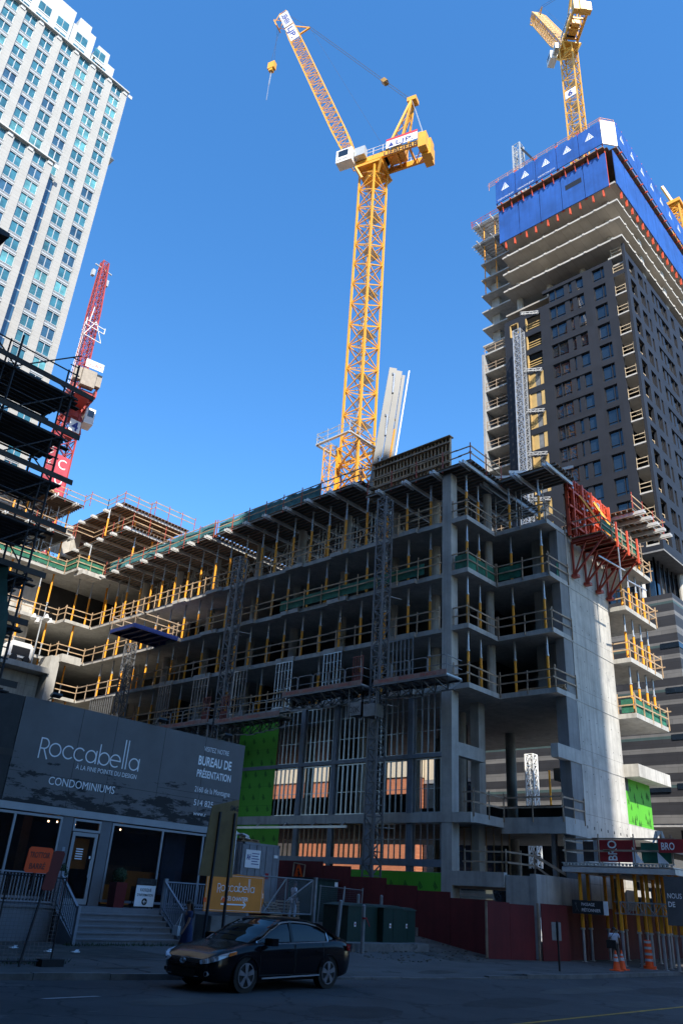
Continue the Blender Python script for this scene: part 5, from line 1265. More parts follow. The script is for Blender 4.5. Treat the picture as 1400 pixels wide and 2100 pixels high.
platform(t, 36.5, 38.5, 45.1, 12.75, ['DAXACO', 'BAXACO'], 45.3, 1.2); platform(t, 36.5, 46.0, 52, 12.9, ['DAXACO'], 46.5, 1.2)
climber_mast(36.8, 59.2, 1.0, 21.0, 'farthest grey lattice mast below the blue loading platform')
t = thing('tower_hoist_mast', (71.6, 39.1, 30), 'pale galvanised hoist mast climbing the left side of the charcoal tower', 'hoist mast')
s = MB(); lattice(s, (71.7, 39.1, 30), (71.7, 39.1, 68.2), 1.0, 1.1, leg=.14, br=.08, pat='x', up=(0, 1, 0)); s.build('mast', galv, t)
s = MB()
for z in (38, 44, 50, 56, 62, 71): lattice(s, (71.9, 38.8, z), (73.25, 37.0, z+.2), .35, .5, leg=.07, br=.05, pat='z', up=(0, 0, 1))
s.build('wall_tie', MATS['climber_steel'], t)
t = thing('hoist_mast', (62, 36.5, 3), 'white lattice hoist mast seen through the open lower floors', 'hoist mast')
s = MB(); q0 = H(1092, 1640, 'x', 64.0); lattice(s, (64, q0.y, 0), (64, q0.y, 14.5), .75, .9, leg=.1, br=.05, pat='x', up=(0, 1, 0)); s.build('mast', white, t)
s = MB(); s.bar((63.6, q0.y-1.9, 0), (63.6, q0.y-1.9, 13), .12); s.build('yellow_pole', yel, t)
for z in (4.4, 9.5):
    s = MB(); s.bar((63.8, q0.y, z), (63.6, q0.y-2.8, z+.1), .1, .2); s.box(63.5, q0.y-2.9, z, 63.7, q0.y-2.2, z+.35); s.build('tie_arm', white, t)
# ---- blue loading platform
t = thing('loading_platform', (35.4, 55.5, 21.0), 'blue steel loading platform cantilevered from the facade above the farthest mast', 'loading platform')
blu = mat('blue_steel', (.012, .03, .16), .5, var=.15)
s = MB(); s.box(33.4, 53.8, 21.02, 38.6, 57.3, 21.1)
for y in (53.8, 57.15): s.box(33.4, y, 20.75, 39.5, y+.15, 21.02)
for i in range(6): x = 33.4+i*.9; s.box(x, 53.95, 20.8, x+.12, 57.15, 21.01)
s.build('deck', blu, t)
s = MB(); rail(s, [(37.6, 53.85), (33.45, 53.85), (33.45, 57.25), (37.6, 57.25)], 21.1, step=1.7, low=0); s.build('side_rail', lumberd, t)
# ---- floodlights on a pole, machine on the terrace
t = thing('floodlight_pole', (34.0, 68.1, 19.4), 'galvanised pole with four round floodlights on the left wing terrace', 'floodlight')
P_ = H(72, 1330, 'y', 68.1); P2 = H(75, 1262, 'y', 68.1)
s = MB(); s.tube((P_.x, 68.1, 19.4), (P_.x, 68.1, P2.z), .07, 8); s.bar((P_.x-.8, 68.1, P2.z), (P_.x+.8, 68.1, P2.z), .07); s.bar((P_.x, 67.3, P2.z-.3), (P_.x, 68.9, P2.z-.3), .07); s.build('pole', galv, t)
for dx, dy in ((-1, 0), (1, 0), (0, -1), (0, 1)):
    s = MB(); s.tube((P_.x+dx*.8, 68.1+dy*.8, P2.z+.1), (P_.x+dx*.85, 68.0+dy*.85, P2.z-.4), .12, 12, r2=.3); s.build('lamp_head', alu, t)
t = thing('compressor', (31.4, 68.9, 19.4), 'white wheeled site compressor on the terrace slab of the left wing', 'compressor')
s = MB(); s.box(30.2, 68.3, 19.8, 32.5, 69.6, 20.9); s.prism([(30.2, 68.3, 20.9), (32.5, 68.3, 20.9), (32.2, 68.3, 21.2), (30.5, 68.3, 21.2)], (0, 1.3, 0)); s.build('body', white, t)
s = MB(); s.box(30.5, 68.26, 20.0, 32.2, 68.29, 20.75); s.build('louvre', black, t)
for x in (30.8, 32.0): s = MB(); s.tube((x, 68.2, 19.72), (x, 68.4, 19.72), .32, 14); s.build('wheel', black, t)

# ---- dark scaffold at the left edge
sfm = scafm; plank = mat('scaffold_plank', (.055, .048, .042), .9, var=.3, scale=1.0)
t = thing('scaffold', (8, 27, .1), 'dark tube scaffold with plank levels in shade at the left edge', 'scaffold')
xe = 11.9; y0, y1 = 27.0, 29.4
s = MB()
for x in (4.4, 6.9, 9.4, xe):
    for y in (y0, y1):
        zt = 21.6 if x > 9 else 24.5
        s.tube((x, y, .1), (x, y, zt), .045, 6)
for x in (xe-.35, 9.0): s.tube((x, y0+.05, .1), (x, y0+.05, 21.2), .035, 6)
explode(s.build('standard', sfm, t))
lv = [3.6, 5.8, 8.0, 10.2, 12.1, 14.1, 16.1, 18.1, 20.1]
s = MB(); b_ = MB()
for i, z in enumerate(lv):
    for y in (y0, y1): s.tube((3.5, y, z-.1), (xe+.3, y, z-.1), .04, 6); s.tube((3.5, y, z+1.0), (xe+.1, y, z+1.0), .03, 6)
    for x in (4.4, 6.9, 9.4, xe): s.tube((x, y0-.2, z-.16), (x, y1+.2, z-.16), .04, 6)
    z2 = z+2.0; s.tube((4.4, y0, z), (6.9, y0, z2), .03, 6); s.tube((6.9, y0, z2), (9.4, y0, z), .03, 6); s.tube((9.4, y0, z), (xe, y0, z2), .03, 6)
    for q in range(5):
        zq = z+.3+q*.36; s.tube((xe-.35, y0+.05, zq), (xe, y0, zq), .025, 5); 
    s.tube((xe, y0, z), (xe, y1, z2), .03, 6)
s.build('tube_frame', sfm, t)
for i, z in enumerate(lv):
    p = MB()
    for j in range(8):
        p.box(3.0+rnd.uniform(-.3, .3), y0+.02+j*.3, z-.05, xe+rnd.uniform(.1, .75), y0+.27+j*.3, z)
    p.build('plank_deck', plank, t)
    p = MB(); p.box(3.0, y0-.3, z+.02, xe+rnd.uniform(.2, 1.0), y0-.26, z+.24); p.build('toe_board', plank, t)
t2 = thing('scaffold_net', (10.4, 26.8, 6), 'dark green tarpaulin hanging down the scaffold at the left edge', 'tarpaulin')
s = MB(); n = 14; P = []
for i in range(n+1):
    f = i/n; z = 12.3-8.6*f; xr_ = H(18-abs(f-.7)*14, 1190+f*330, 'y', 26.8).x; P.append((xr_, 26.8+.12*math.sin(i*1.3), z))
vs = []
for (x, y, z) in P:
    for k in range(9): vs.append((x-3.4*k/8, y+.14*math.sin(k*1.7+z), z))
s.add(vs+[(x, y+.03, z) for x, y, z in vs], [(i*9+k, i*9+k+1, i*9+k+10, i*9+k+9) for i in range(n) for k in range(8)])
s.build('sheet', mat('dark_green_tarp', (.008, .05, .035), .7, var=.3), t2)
tt_ = thing('dark_canopy_corner', (6, 26, 25.3), 'dark canopy corner jutting into the picture above the scaffold', 'canopy')
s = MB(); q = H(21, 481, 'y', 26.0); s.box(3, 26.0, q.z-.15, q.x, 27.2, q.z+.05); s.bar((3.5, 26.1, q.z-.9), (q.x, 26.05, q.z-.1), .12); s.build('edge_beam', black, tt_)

# ---- covered pedestrian passage
t = thing('covered_passage', (41, 18, .13), 'covered pedestrian passage of props and corrugated decking over the right pavement', 'walkway')
XP = 40.0
s = MB(); s.box(XP-.4, 15.1, 4.3, 62, 20.6, 4.34)
y = 15.1
o = s.build('roof_deck', alu, t)
s = MB(); s.box(XP-.45, 15.0, 4.02, XP-.3, 20.65, 4.26); s.box(XP-.3, 15.0, 4.02, 62, 15.12, 4.26); s.box(XP-.3, 20.5, 4.02, 62, 20.62, 4.26)
for i in range(9): s.box(XP+1+i*2.3, 15.1, 4.05, XP+1.12+i*2.3, 20.6, 4.28)
s.build('edge_beam', alu, t)
s = MB(); y = 15.1
while y < 20.5: s.box(XP-.44, y, 4.35, XP-.36, y+.09, 4.42); y += .18
s.box(XP-.46, 15.0, 4.42, XP-.34, 20.65, 4.46); s.build('corrugation', alu, t)
s = MB(); rail(s, [(62, 15.1), (XP-.3, 15.1), (XP-.3, 20.5), (46, 20.5)], 4.46, step=1.9, low=0); o = s.build('guard_rail', lumberd, t)
s = MB(); s.box(XP-.2, 15.2, 4.5, XP-.17, 16.6, 5.4); s.build('safety_net', netg, o)
s = MB()
for y0_ in (15.5, 16.75): lattice(s, (XP+.1, y0_, 2.55), (XP+.1, y0_+1.15, 2.55), .5, .4, leg=.05, br=.03, n=4, pat='z', up=(1, 0, 0))
s.bar((XP+.1, 15.2, 2.8), (XP+.1, 18.3, 2.8), .06); s.bar((XP+.1, 15.2, 2.3), (XP+.1, 18.3, 2.3), .06); s.build('lattice_girder', galv, t)
k = 0
for x, ys in ((XP, (19.95, 17.95, 17.15, 16.6, 16.1, 15.5, 15.2)), (XP+1.4, (20.2, 18.9, 17.4, 16.4, 15.3)), (XP+3.3, (20.2, 18.6, 17.0, 15.3)), (XP+5.5, (20.2, 18.5, 16.8, 15.3)), (XP+8, (20.2, 17.5, 15.3)), (XP+11, (20.2, 15.3))):
    for y in ys:
        post(x+rnd.uniform(-.08, .08), y, .13 if x < 100 else 0, 4.02, 'yellow and grey passage prop, %s from the hoarding in row %d from the open end' % (ORDN[ys.index(y)], k+1), 'props of the covered passage', flip=True, r=.09)
    k += 1
t = thing('passage_banner', (XP-.15, 19.4, 2.2), 'black PASSAGE PIÉTONNIER banner hung across the covered passage', 'banner')
s = MB(); s.box(XP-.2, 18.75, 2.18, XP-.17, 20.35, 2.78); s.build('panel', mat('banner_black', (.02, .024, .026), .6, var=.2), t)
s = MB(); s.box(XP-.21, 18.5, 2.18, XP-.17, 18.72, 2.78); s.build('white_label', letter, t)
s = MB(); text(s, 'PASSAGE', (XP-.215, 19.85, 2.54), (0, -1, 0), (0, 0, 1), .14, 0, width=.68, off=.01); text(s, 'PIÉTONNIER', (XP-.215, 19.85, 2.29), (0, -1, 0), (0, 0, 1), .14, 0, width=.97, off=.01); s.build('lettering', letter, t)
s = MB(); s.tube((XP-.21, 20.15, 2.62), (XP-.225, 20.15, 2.62), .05, 10); s.bar((XP-.22, 20.15, 2.6), (XP-.22, 20.1, 2.42), .04, .01); s.bar((XP-.22, 20.1, 2.42), (XP-.22, 20.2, 2.26), .03, .01); s.bar((XP-.22, 20.1, 2.42), (XP-.22, 20.0, 2.27), .03, .01); s.build('walking_figure', mat('dim_pictogram', (.10, .11, .11), .7), t)
def board(name, label, cat, pts, m, th=.03, letters=(), frame=None):
    """upright board: pts = (x, y, z) of the lower left corner, reading direction, width, height"""
    (o, ux, w_, h_) = pts; o = Vector(o); ux = Vector(ux).normalized(); n = ux.cross(Vector((0, 0, 1)))
    t = thing(name, o, label, cat)
    s = MB(); s.obox(o+ux*w_/2+Vector((0, 0, h_/2))-n*th/2, ux, n, (0, 0, 1), w_/2, th/2, h_/2); s.build('panel', m, t)
    for (txt, u, v, size, wid, lm, off) in letters:
        s = MB()
        if txt == '@word': wordmark(s, o+ux*u+Vector((0, 0, v))+n*.008, ux, (0, 0, 1), wid, th=size, depth=0)
        else: text(s, txt, o+ux*u+Vector((0, 0, v))+n*.008, ux, (0, 0, 1), size, 0, width=wid, off=off)
        s.build('lettering', lm, t)
    return t, o, ux, n
redsign = mat('red_sign', (.34, .015, .02), .6, var=.1)
t = thing('red_sign_board', (XP-.1, 18, 4.5), 'red BRO board lying on its side on the passage roof', 'sign board')
s = MB(); s.obox((XP-.1, 17.95, 5.03), (0, 1, 0), (0, 0, 1), (1, 0, 0), 1.05, .5, .03); s.build('panel', redsign, t)
s = MB(); s.obox((XP-.1, 19.3, 5.0), (0, 1, 0), (0, 0, 1), (1, 0, 0), .3, .46, .03); s.build('brown_end', mat('brown_board', (.05, .035, .03), .7), t)
s = MB(); text(s, 'BRO', (XP-.15, 17.85, 4.6), (0, 0, 1), (0, 1, 0), .46, 0, width=.9, off=.02); s.quad((XP-.15, 18.78, 4.56), (XP-.15, 18.74, 4.56), (XP-.15, 18.74, 5.5), (XP-.15, 18.78, 5.5)); s.build('lettering', letter, t)
s = MB(); s.obox((XP-.12, 18.93, 5.03), (0, 1, 0), (0, 0, 1), (1, 0, 0), .1, .5, .035); s.build('grey_stripe', galv, t)
board('red_banner', 'red BRO banner at the right edge above the passage roof', 'banner', ((XP-.55, 15.62, 4.95), (0, -1, 0), 1.3, .58), redsign, letters=[('BRO', .14, .13, .32, .62, letter, .02)])
board('dark_banner', 'dark grey banner hanging at the right edge of the covered passage', 'banner', ((XP-.55, 15.55, 1.95), (.1, -1, 0), 1.8, 2.0), mat('banner_grey', (.09, .095, .10), .7, var=.15), letters=[('NOUS', .10, 1.1, .22, .62, letter, .01), ('DE', .10, .75, .22, .3, letter, .02)])
t = thing('white_flags', (XP+1, 16.2, 4.4), 'small white and blue pennants standing on the passage roof', 'flags')
s = MB()
for y in (16.1, 15.85): s.bar((XP+.6, y, 4.4), (XP+.6, y, 6.0), .05)
explode(s.build('pole', galv, t))
s = MB(); s.prism([(XP+.58, 16.15, 6.0), (XP+.58, 15.8, 6.0), (XP+.58, 16.4, 5.3)], (.01, 0, 0)); s.prism([(XP+.58, 15.8, 6.0), (XP+.58, 15.6, 5.25), (XP+.58, 15.85, 5.3)], (.01, 0, 0)); s.build('pennant', white, t)
t = thing('tilted_board', (XP-.1, 15.9, 4.5), 'grey boards propped on the passage roof beside the green net', 'boards')
s = MB(); s.prism([(XP-.3, 17.0, 4.5), (XP-.3, 16.5, 4.5), (XP-.3, 17.0, 5.2)], (.03, 0, 0)); s.prism([(XP-.3, 15.8, 4.5), (XP-.3, 15.3, 4.5), (XP-.3, 15.8, 5.0)], (.03, 0, 0)); explode(s.build('board', letter, t))
# ------------------------------------------------------------ sales office
OY = 31.0
panel = mat('grey_facade_panel', (.14, .135, .138), .75, var=.12, scale=.5, dirt=(.9, .66, (.02, .018, .018)))
def stained():
    t = panel.node_tree; N = t.nodes; L = t.links; b = N['Principled BSDF']; src = b.inputs['Base Color'].links[0].from_socket
    tc = N.new('ShaderNodeTexCoord'); sp = N.new('ShaderNodeSeparateXYZ'); L.new(tc.outputs['Object'], sp.inputs[0])
    mp = N.new('ShaderNodeMapping'); mp.inputs['Scale'].default_value = (.42, 1, 1.5); L.new(tc.outputs['Object'], mp.inputs['Vector'])
    n = N.new('ShaderNodeTexNoise'); n.inputs['Scale'].default_value = 1.5; n.inputs['Detail'].default_value = 7; n.inputs['Roughness'].default_value = .72; L.new(mp.outputs[0], n.inputs['Vector'])
    g_ = N.new('ShaderNodeMapRange'); g_.inputs[1].default_value = 7.3; g_.inputs[2].default_value = 4.9; g_.inputs[3].default_value = -.10; g_.inputs[4].default_value = .10; L.new(sp.outputs[2], g_.inputs[0])
    ad = N.new('ShaderNodeMath'); L.new(n.outputs['Fac'], ad.inputs[0]); L.new(g_.outputs[0], ad.inputs[1])
    r = N.new('ShaderNodeValToRGB'); r.color_ramp.elements[0].position = .555; r.color_ramp.elements[1].position = .60; r.color_ramp.elements[0].color = (0, 0, 0, 1); r.color_ramp.elements[1].color = (1, 1, 1, 1)
    L.new(ad.outputs[0], r.inputs['Fac']); x = N.new('ShaderNodeMix'); x.data_type = 'RGBA'; L.new(r.outputs[0], x.inputs[0]); L.new(src, x.inputs[6]); x.inputs[7].default_value = (.014, .013, .014, 1); L.new(x.outputs[2], b.inputs['Base Color'])
stained()
OF = thing('sales_office', (20, OY, 0), 'low dark grey sales office with large windows, white stairs and a lettered facade', 'building')
s = MB(); s.box(14.9, OY, 4.78, 26.8, OY+.12, 8.76); s.build('facade_panel', panel, OF)
s = MB(); s.box(2, OY+.02, 4.78, 14.88, OY+.12, 8.74); s.build('dark_facade_panel', mat('stained_black_panel', (.02, .019, .02), .7, var=.5, scale=1.5, dirt=(.5, .6, (.06, .06, .065))), OF)
s = MB()
for x in (17.6, 18.1+1.2, 21.9, 24.3): s.box(x, OY-.006, 4.8, x+.018, OY, 8.75)
s.box(14.9, OY-.006, 5.9, 26.8, OY, 5.915); s.box(21.9, OY-.008, 6.15, 26.8, OY-.002, 6.165); s.build('panel_joint', black, OF)
s = MB(); s.box(2, OY+.14, 0, 2.2, OY+12, 8.6); s.box(26.6, OY+.14, 0, 26.78, OY+12, 8.7); s.box(2, OY+11.8, 0, 26.8, OY+12, 8.6); s.box(2, OY+.14, 8.4, 26.78, OY+12, 8.6); s.build('side_wall', mat('dark_render', (.03, .03, .033), .8), OF)
s = MB(); s.box(2.2, OY+.14, 4.6, 26.6, OY+7, 4.75); s.box(2.2, OY+6.9, 1.3, 26.6, OY+7, 4.6); s.box(2.2, OY+.2, 1.2, 26.6, OY+7, 1.32); s.build('room', mat('room_interior', (.05, .045, .04), .8, var=.5, scale=.4), OF)
s = MB(); s.box(15.3, OY+3.6, 1.4, 16.0, OY+3.7, 3.9); s.box(17.0, OY+2, 1.3, 17.4, OY+6, 4.6); s.box(21.2, OY+2.4, 2.0, 23.4, OY+2.5, 2.9); explode(s.build('display_wall', mat('interior_tan', (.16, .10, .055), .8, var=.3), OF))
s = MB(); s.box(22.0, OY+1.5, 2.1, 24.3, OY+1.55, 2.7); s.box(20.8, OY+1.2, 1.35, 22.2, OY+2, 2.1); s.build('display_stand', orange, OF)
s = MB(); s.box(23.4, OY+.9, 1.8, 24.6, OY+.93, 4.4); s.build('hanging_print', mat('blue_grey_print', (.06, .08, .14), .7, var=.5, scale=.8), OF)
ofr = mat('office_frame', (.30, .315, .34), .45, .3, var=.08)
pil = mat('office_pilaster', (.135, .145, .165), .6, .1, var=.08)
oglass = glass('office_glass', (.012, .014, .018), .02, spec=.5, alpha=.35)
s = MB(); s.box(2, OY-.05, 4.5, 26.8, OY+.1, 4.77); s.build('lintel', ofr, OF)
s = MB()
for a, b in ((17.65, 18.12), (19.45, 19.95), (26.3, 26.8)): s.box(a, OY+.02, 1.3, b, OY+.12, 4.49)
explode(s.build('pilaster', pil, OF))
def owin(x0, x1, z0, z1, mull=()):
    s = MB(); f_ = .09
    s.box(x0, OY, z0, x1, OY+.1, z0+f_); s.box(x0, OY, z1-f_, x1, OY+.1, z1); s.box(x0, OY, z0+f_, x0+f_, OY+.1, z1-f_); s.box(x1-f_, OY, z0+f_, x1, OY+.1, z1-f_)
    for m in mull: s.box(m-.05, OY+.01, z0+f_, m+.05, OY+.09, z1-f_)
    o = s.build('window', ofr, OF); g_ = MB(); g_.box(x0+f_, OY+.05, z0+f_, x1-f_, OY+.07, z1-f_); g_.build('pane', oglass, o)
owin(6.2, 11.9, 1.45, 4.45, (8.8,)); owin(12.0, 17.63, 1.45, 4.45, (15.6,)); owin(19.97, 26.28, 1.45, 4.45, (22.6, 24.9)); owin(18.14, 19.43, 3.98, 4.45)
s = MB(); x0, x1, z0, z1 = 18.2, 19.38, 1.33, 3.95
s.box(x0, OY+.02, z0, x0+.14, OY+.1, z1); s.box(x1-.14, OY+.02, z0, x1, OY+.1, z1); s.box(x0+.14, OY+.02, z1-.14, x1-.14, OY+.1, z1); s.box(x0+.14, OY+.02, z0, x1-.14, OY+.1, z0+.2); o = s.build('door', ofr, OF)
s = MB(); s.box(x0+.14, OY+.05, z0+.2, x1-.14, OY+.07, z1-.14); s.build('pane', oglass, o)
s = MB(); s.bar((x1-.2, OY-.04, 2.3), (x1-.2, OY-.04, 2.95), .035); s.build('handle', galv, o)
s = MB(); s.box(x0+.2, OY+.3, 2.6, x1-.18, OY+.33, 3.75); s.build('door_poster', orange, OF)
s = MB()
for i in range(5): s.box(x0+.3, OY+.044, 2.95+i*.09, x0+.62, OY+.049, 2.99+i*.09)
s.box(x1-.24, OY+.044, 3.0, x1-.16, OY+.049, 3.1); s.build('door_notice', letter, o)
lampm = mat('warm_lamp', (1, .8, .6), emit=(1, .62, .35), estr=9)
for q in ((370/3.684, 1620+232/3.684), (436/3.684, 1620+237/3.684), (912/3.684, 1620+296/3.684), (570/3.684, 1620+258/3.684)):
    p = H(q[0], q[1], 'y', OY+.9); s = MB(); s.tube(p, p+Vector((0, .02, -.04)), .032, 8); s.build('spot_lamp', lampm, OF)
s = MB(); s.box(17.8, OY+.01, 2.9, 18.0, OY+.018, 3.1); s.box(17.86, OY+.01, 3.2, 17.98, OY+.018, 3.35); s.build('sticker', mat('dim_sticker', (.3, .33, .38), .7), OF)
def lt(words, o, size, w_, align='l', off=0.0, name='lettering', m=letter):
    s = MB(); text(s, words, (o[0], OY-.012, o[1]), (1, 0, 0), (0, 0, 1), size, 0, width=w_, align=align, off=off); return s.build(name, m, OF)
s = MB(); wordmark(s, (15.95, OY-.012, 6.66), (1, 0, 0), (0, 0, 1), 4.8, th=.09, depth=0); s.build('wordmark', letter, OF)
lt('À LA FINE POINTE DU DESIGN', (17.72, 6.32), .19, 3.0, off=.005); lt('CONDOMINIUMS', (16.65, 5.58), .32, 3.1)
lt('VISITEZ NOTRE', (24.25, 8.1), .23, 1.55, off=.0); lt('BUREAU DE', (24.0, 7.45), .42, 2.05, off=.025); lt('PRÉSENTATION', (24.0, 6.9), .34, 2.1, off=.02)
lt('2160 de la Montagne', (24.0, 6.23), .25, 2.15, off=.0); lt('514 825', (24.05, 5.63), .28, 1.15); lt('www.r', (24.1, 5.2), .2, .75)
s = MB()
for x in (15.9, 21.2, 25.1): s.bar((x, OY+.1, 8.78), (x, OY-.55, 8.95), .04); s.obox((x, OY-.55, 8.93), (1, 0, 0), (0, .9, -.4), (0, .4, .9), .22, .12, .05)
s.build('sign_lamp', black, OF)
# deck, stairs and railings
SX0, SX1, SY = 17.3, 22.0, 29.6
s = MB(); s.prism([(SX0-.06, SY, .12), (SX0-.06, SY-1.5, .12), (SX0-.06, SY-1.5, .3), (SX0-.06, SY, 1.2)], (.05, 0, 0)); s.prism([(SX1+.02, SY, .12), (SX1+.02, SY-1.5, .12), (SX1+.02, SY-1.5, .3), (SX1+.02, SY, 1.2)], (.05, 0, 0)); fixn(s.build('stair_side', ofr, OF))
deckm = mat('painted_timber', (.17, .18, .20), .7, var=.12, scale=1.5, dirt=(1.2, .64, (.09, .09, .1)))
s = MB(); s.box(6, SY, 1.2, 26.9, OY-.03, 1.3); s.box(6, SY+.05, .1, SX0-.1, SY+.15, 1.19); s.box(SX1+.1, SY+.05, .1, 26.9, SY+.15, 1.19); s.build('porch_deck', deckm, OF)
for i in range(5):
    z = 1.3-.195*(i+1); s = MB(); a = SY-.3*(i+1); s.box(SX0, a-.04, z-.05, SX1, a+.31, z); s.box(SX0+.03, a+.02, z-.2 if i == 4 else z-.195, SX1-.03, a+.06, z-.051); s.build('stair_tread', deckm, OF)
s = MB(); s.box(SX0+.03, SY-.03, 1.1, SX1-.03, SY-.01, 1.2); s.build('stair_riser', deckm, OF)
railm = mat('railing_paint', (.28, .30, .34), .6, var=.08)
def picket(p, q, h=1.05, step=.13, posts=True):
    s = MB(); p = Vector(p); q = Vector(q); L_ = (q-p).length; n = int(math.hypot(q.x-p.x, q.y-p.y)/step)
    for i in range(1, n): c = p.lerp(q, i/n); s.bar(c+Vector((0, 0, .1)), c+Vector((0, 0, h-.05)), .035)
    s.bar(p+Vector((0, 0, h)), q+Vector((0, 0, h)), .09, .05); s.bar(p+Vector((0, 0, .1)), q+Vector((0, 0, .1)), .05, .05)
    if posts:
        for c in (p, q): s.bar(c+Vector((0, 0, -.1)), c+Vector((0, 0, h+.12)), .11)
    return s.build('railing', railm, OF)
picket((SX0-.05, SY, 1.3), (SX0-.05, SY-1.6, .2)); picket((SX1+.05, SY, 1.3), (SX1+.05, SY-1.6, .2)); picket((6, SY+.05, 1.3), (SX0-.15, SY+.05, 1.3)); picket((SX1+.15, SY+.05, 1.3), (26.8, SY+.05, 1.3))
s = MB(); s.box(22.5, 26.9, .1, 27.0, 27.9, 1.25); tag(s.build('low_wall', kerbm, org=(24, 27, .1)), 'low pale concrete wall under the orange board by the office stairs', 'wall')

# planters, info board
def planter(x, y, label):
    t = thing('planter', (x, y, 1.3), label, 'planter', 'red planters with clipped balls')
    s = MB(); P = [(x-.24, y-.24), (x+.24, y-.24), (x+.24, y+.24), (x-.24, y+.24)]; s.add([(a, b, 1.3) for a, b in P]+[(x+(a-x)*1.08, y+(b-y)*1.08, 2.22) for a, b in P], [(3, 2, 1, 0), (4, 5, 6, 7)]+[(i, (i+1) % 4, 4+(i+1) % 4, 4+i) for i in range(4)]); s.build('pot', mat('red_glazed_pot', (.13, .012, .014), .35, var=.15) if 'red_glazed_pot' not in MATS else MATS['red_glazed_pot'], t)
    s = MB(); rr = random.Random(int(x*10))
    for i in range(420):
        d = Vector((rr.gauss(0, 1), rr.gauss(0, 1), rr.gauss(0, 1))).normalized(); c = Vector((x, y, 2.45))+d*.3*rr.uniform(.8, 1.05); a = d.orthogonal().normalized()*.045; b = d.cross(a).normalized()*.03; a = a+d*rr.uniform(-.02, .03); s.quad(c-a, c-b, c+a, c+b)
    s.build('foliage', mat('boxwood', (.018, .045, .015), .8, var=.4, scale=4) if 'boxwood' not in MATS else MATS['boxwood'], t)
planter(20.3, 30.35, 'red planter with clipped ball right of the office door'); planter(17.6, 30.4, 'red planter with clipped ball left of the office door, behind the stair rail')
t, o, ux, n = board('information_board', 'white KIOSQUE D\'INFORMATION A-board with arrow beside the red planter', 'sign', ((20.95, 30.0, 1.38), (1, .0, 0), .95, .78), letter, letters=[('KIOSQUE', .2, .56, .12, .55, black, .01), ("D'INFORMATION", .08, .38, .1, .78, black, .01)])
s = MB(); s.box(20.95, 30.0, 2.18, 21.9, 30.03, 2.42); s.build('header', black, t)
s = MB(); wordmark(s, (21.1, 29.99, 2.22), (1, 0, 0), (0, 0, 1), .65, th=.07, depth=0); s.build('header_lettering', mat('grey_lettering', (.16, .17, .18), .7), t)
s = MB(); c = Vector((21.42, 29.975, 1.56)); s.tube(c, c+Vector((0, .012, 0)), .13, 18); s.build('arrow_disc', black, t)
s = MB(); c = c-Vector((0, .005, 0)); s.bar(c+Vector((.07, 0, 0)), c-Vector((.06, 0, 0)), .005, .025); s.bar(c-Vector((.07, 0, 0)), c+Vector((0, 0, .06)), .005, .025); s.bar(c-Vector((.07, 0, 0)), c+Vector((0, 0, -.06)), .005, .025); s.build('arrow', letter, t)
s = MB(); s.bar((21.0, 30.0, 1.3), (21.0, 30.05, 1.5), .03); s.bar((21.85, 30.0, 1.3), (21.85, 30.05, 1.5), .03); s.bar((21.0, 30.3, 1.3), (21.0, 30.06, 2.3), .03); s.bar((21.85, 30.3, 1.3), (21.85, 30.06, 2.3), .03); explode(s.build('leg', black, t))

# orange boards
t, o, ux, n = board('site_access_board', 'large orange ROCCABELLA ACCÈS CHANTIER board with white arrow', 'sign', ((22.1, 27.0, 1.4), (1, 0, 0), 3.1, 1.38), orange, letters=[('@word', .6, .75, .1, 2.0, letter, 0), ('ACCÈS CHANTIER', .85, .42, .15, 1.45, letter, .015)])
s = MB(); z = 1.68; s.box(22.95, 26.985, z-.025, 24.25, 26.99, z+.025); s.bar((24.3, 26.988, z), (24.14, 26.988, z+.12), .006, .04); s.bar((24.3, 26.988, z), (24.14, 26.988, z-.12), .006, .04)
for a, b, c_, d_ in ((22.15, 1.45, 25.15, 1.46), (22.15, 2.72, 25.15, 2.73), (22.15, 1.45, 22.16, 2.73), (25.14, 1.45, 25.15, 2.73)): s.box(a, 26.985, b, c_, 26.99, d_)
s.build('arrow', letter, t)
t = thing('orange_banner', (25.8, 27.6, 1.6), 'creased orange ROCCABELLA banner tied to the mesh gate', 'banner')
s = MB(); n_ = 14; m_ = 8; vs = []
for j in range(m_+1):
    for i in range(n_+1):
        u = i/n_; v = j/m_; vs.append((25.25+u*1.75, 28.88+.05*math.sin(u*9+v*4)+.05*math.sin(v*7-u*3), 1.6+v*1.25-.12*(1-v)*math.sin(u*math.pi)-.1*u*v))
s.add(vs+[(x, y+.02, z) for x, y, z in vs], [(j*(n_+1)+i, j*(n_+1)+i+1, (j+1)*(n_+1)+i+1, (j+1)*(n_+1)+i) for j in range(m_) for i in range(n_)]); s.build('cloth', orange, t)
s = MB(); wordmark(s, (25.0, 28.77, 1.95), (1, 0, 0), (0, 0, 1), 1.9, th=.09, depth=0); s.build('lettering', letter, t)
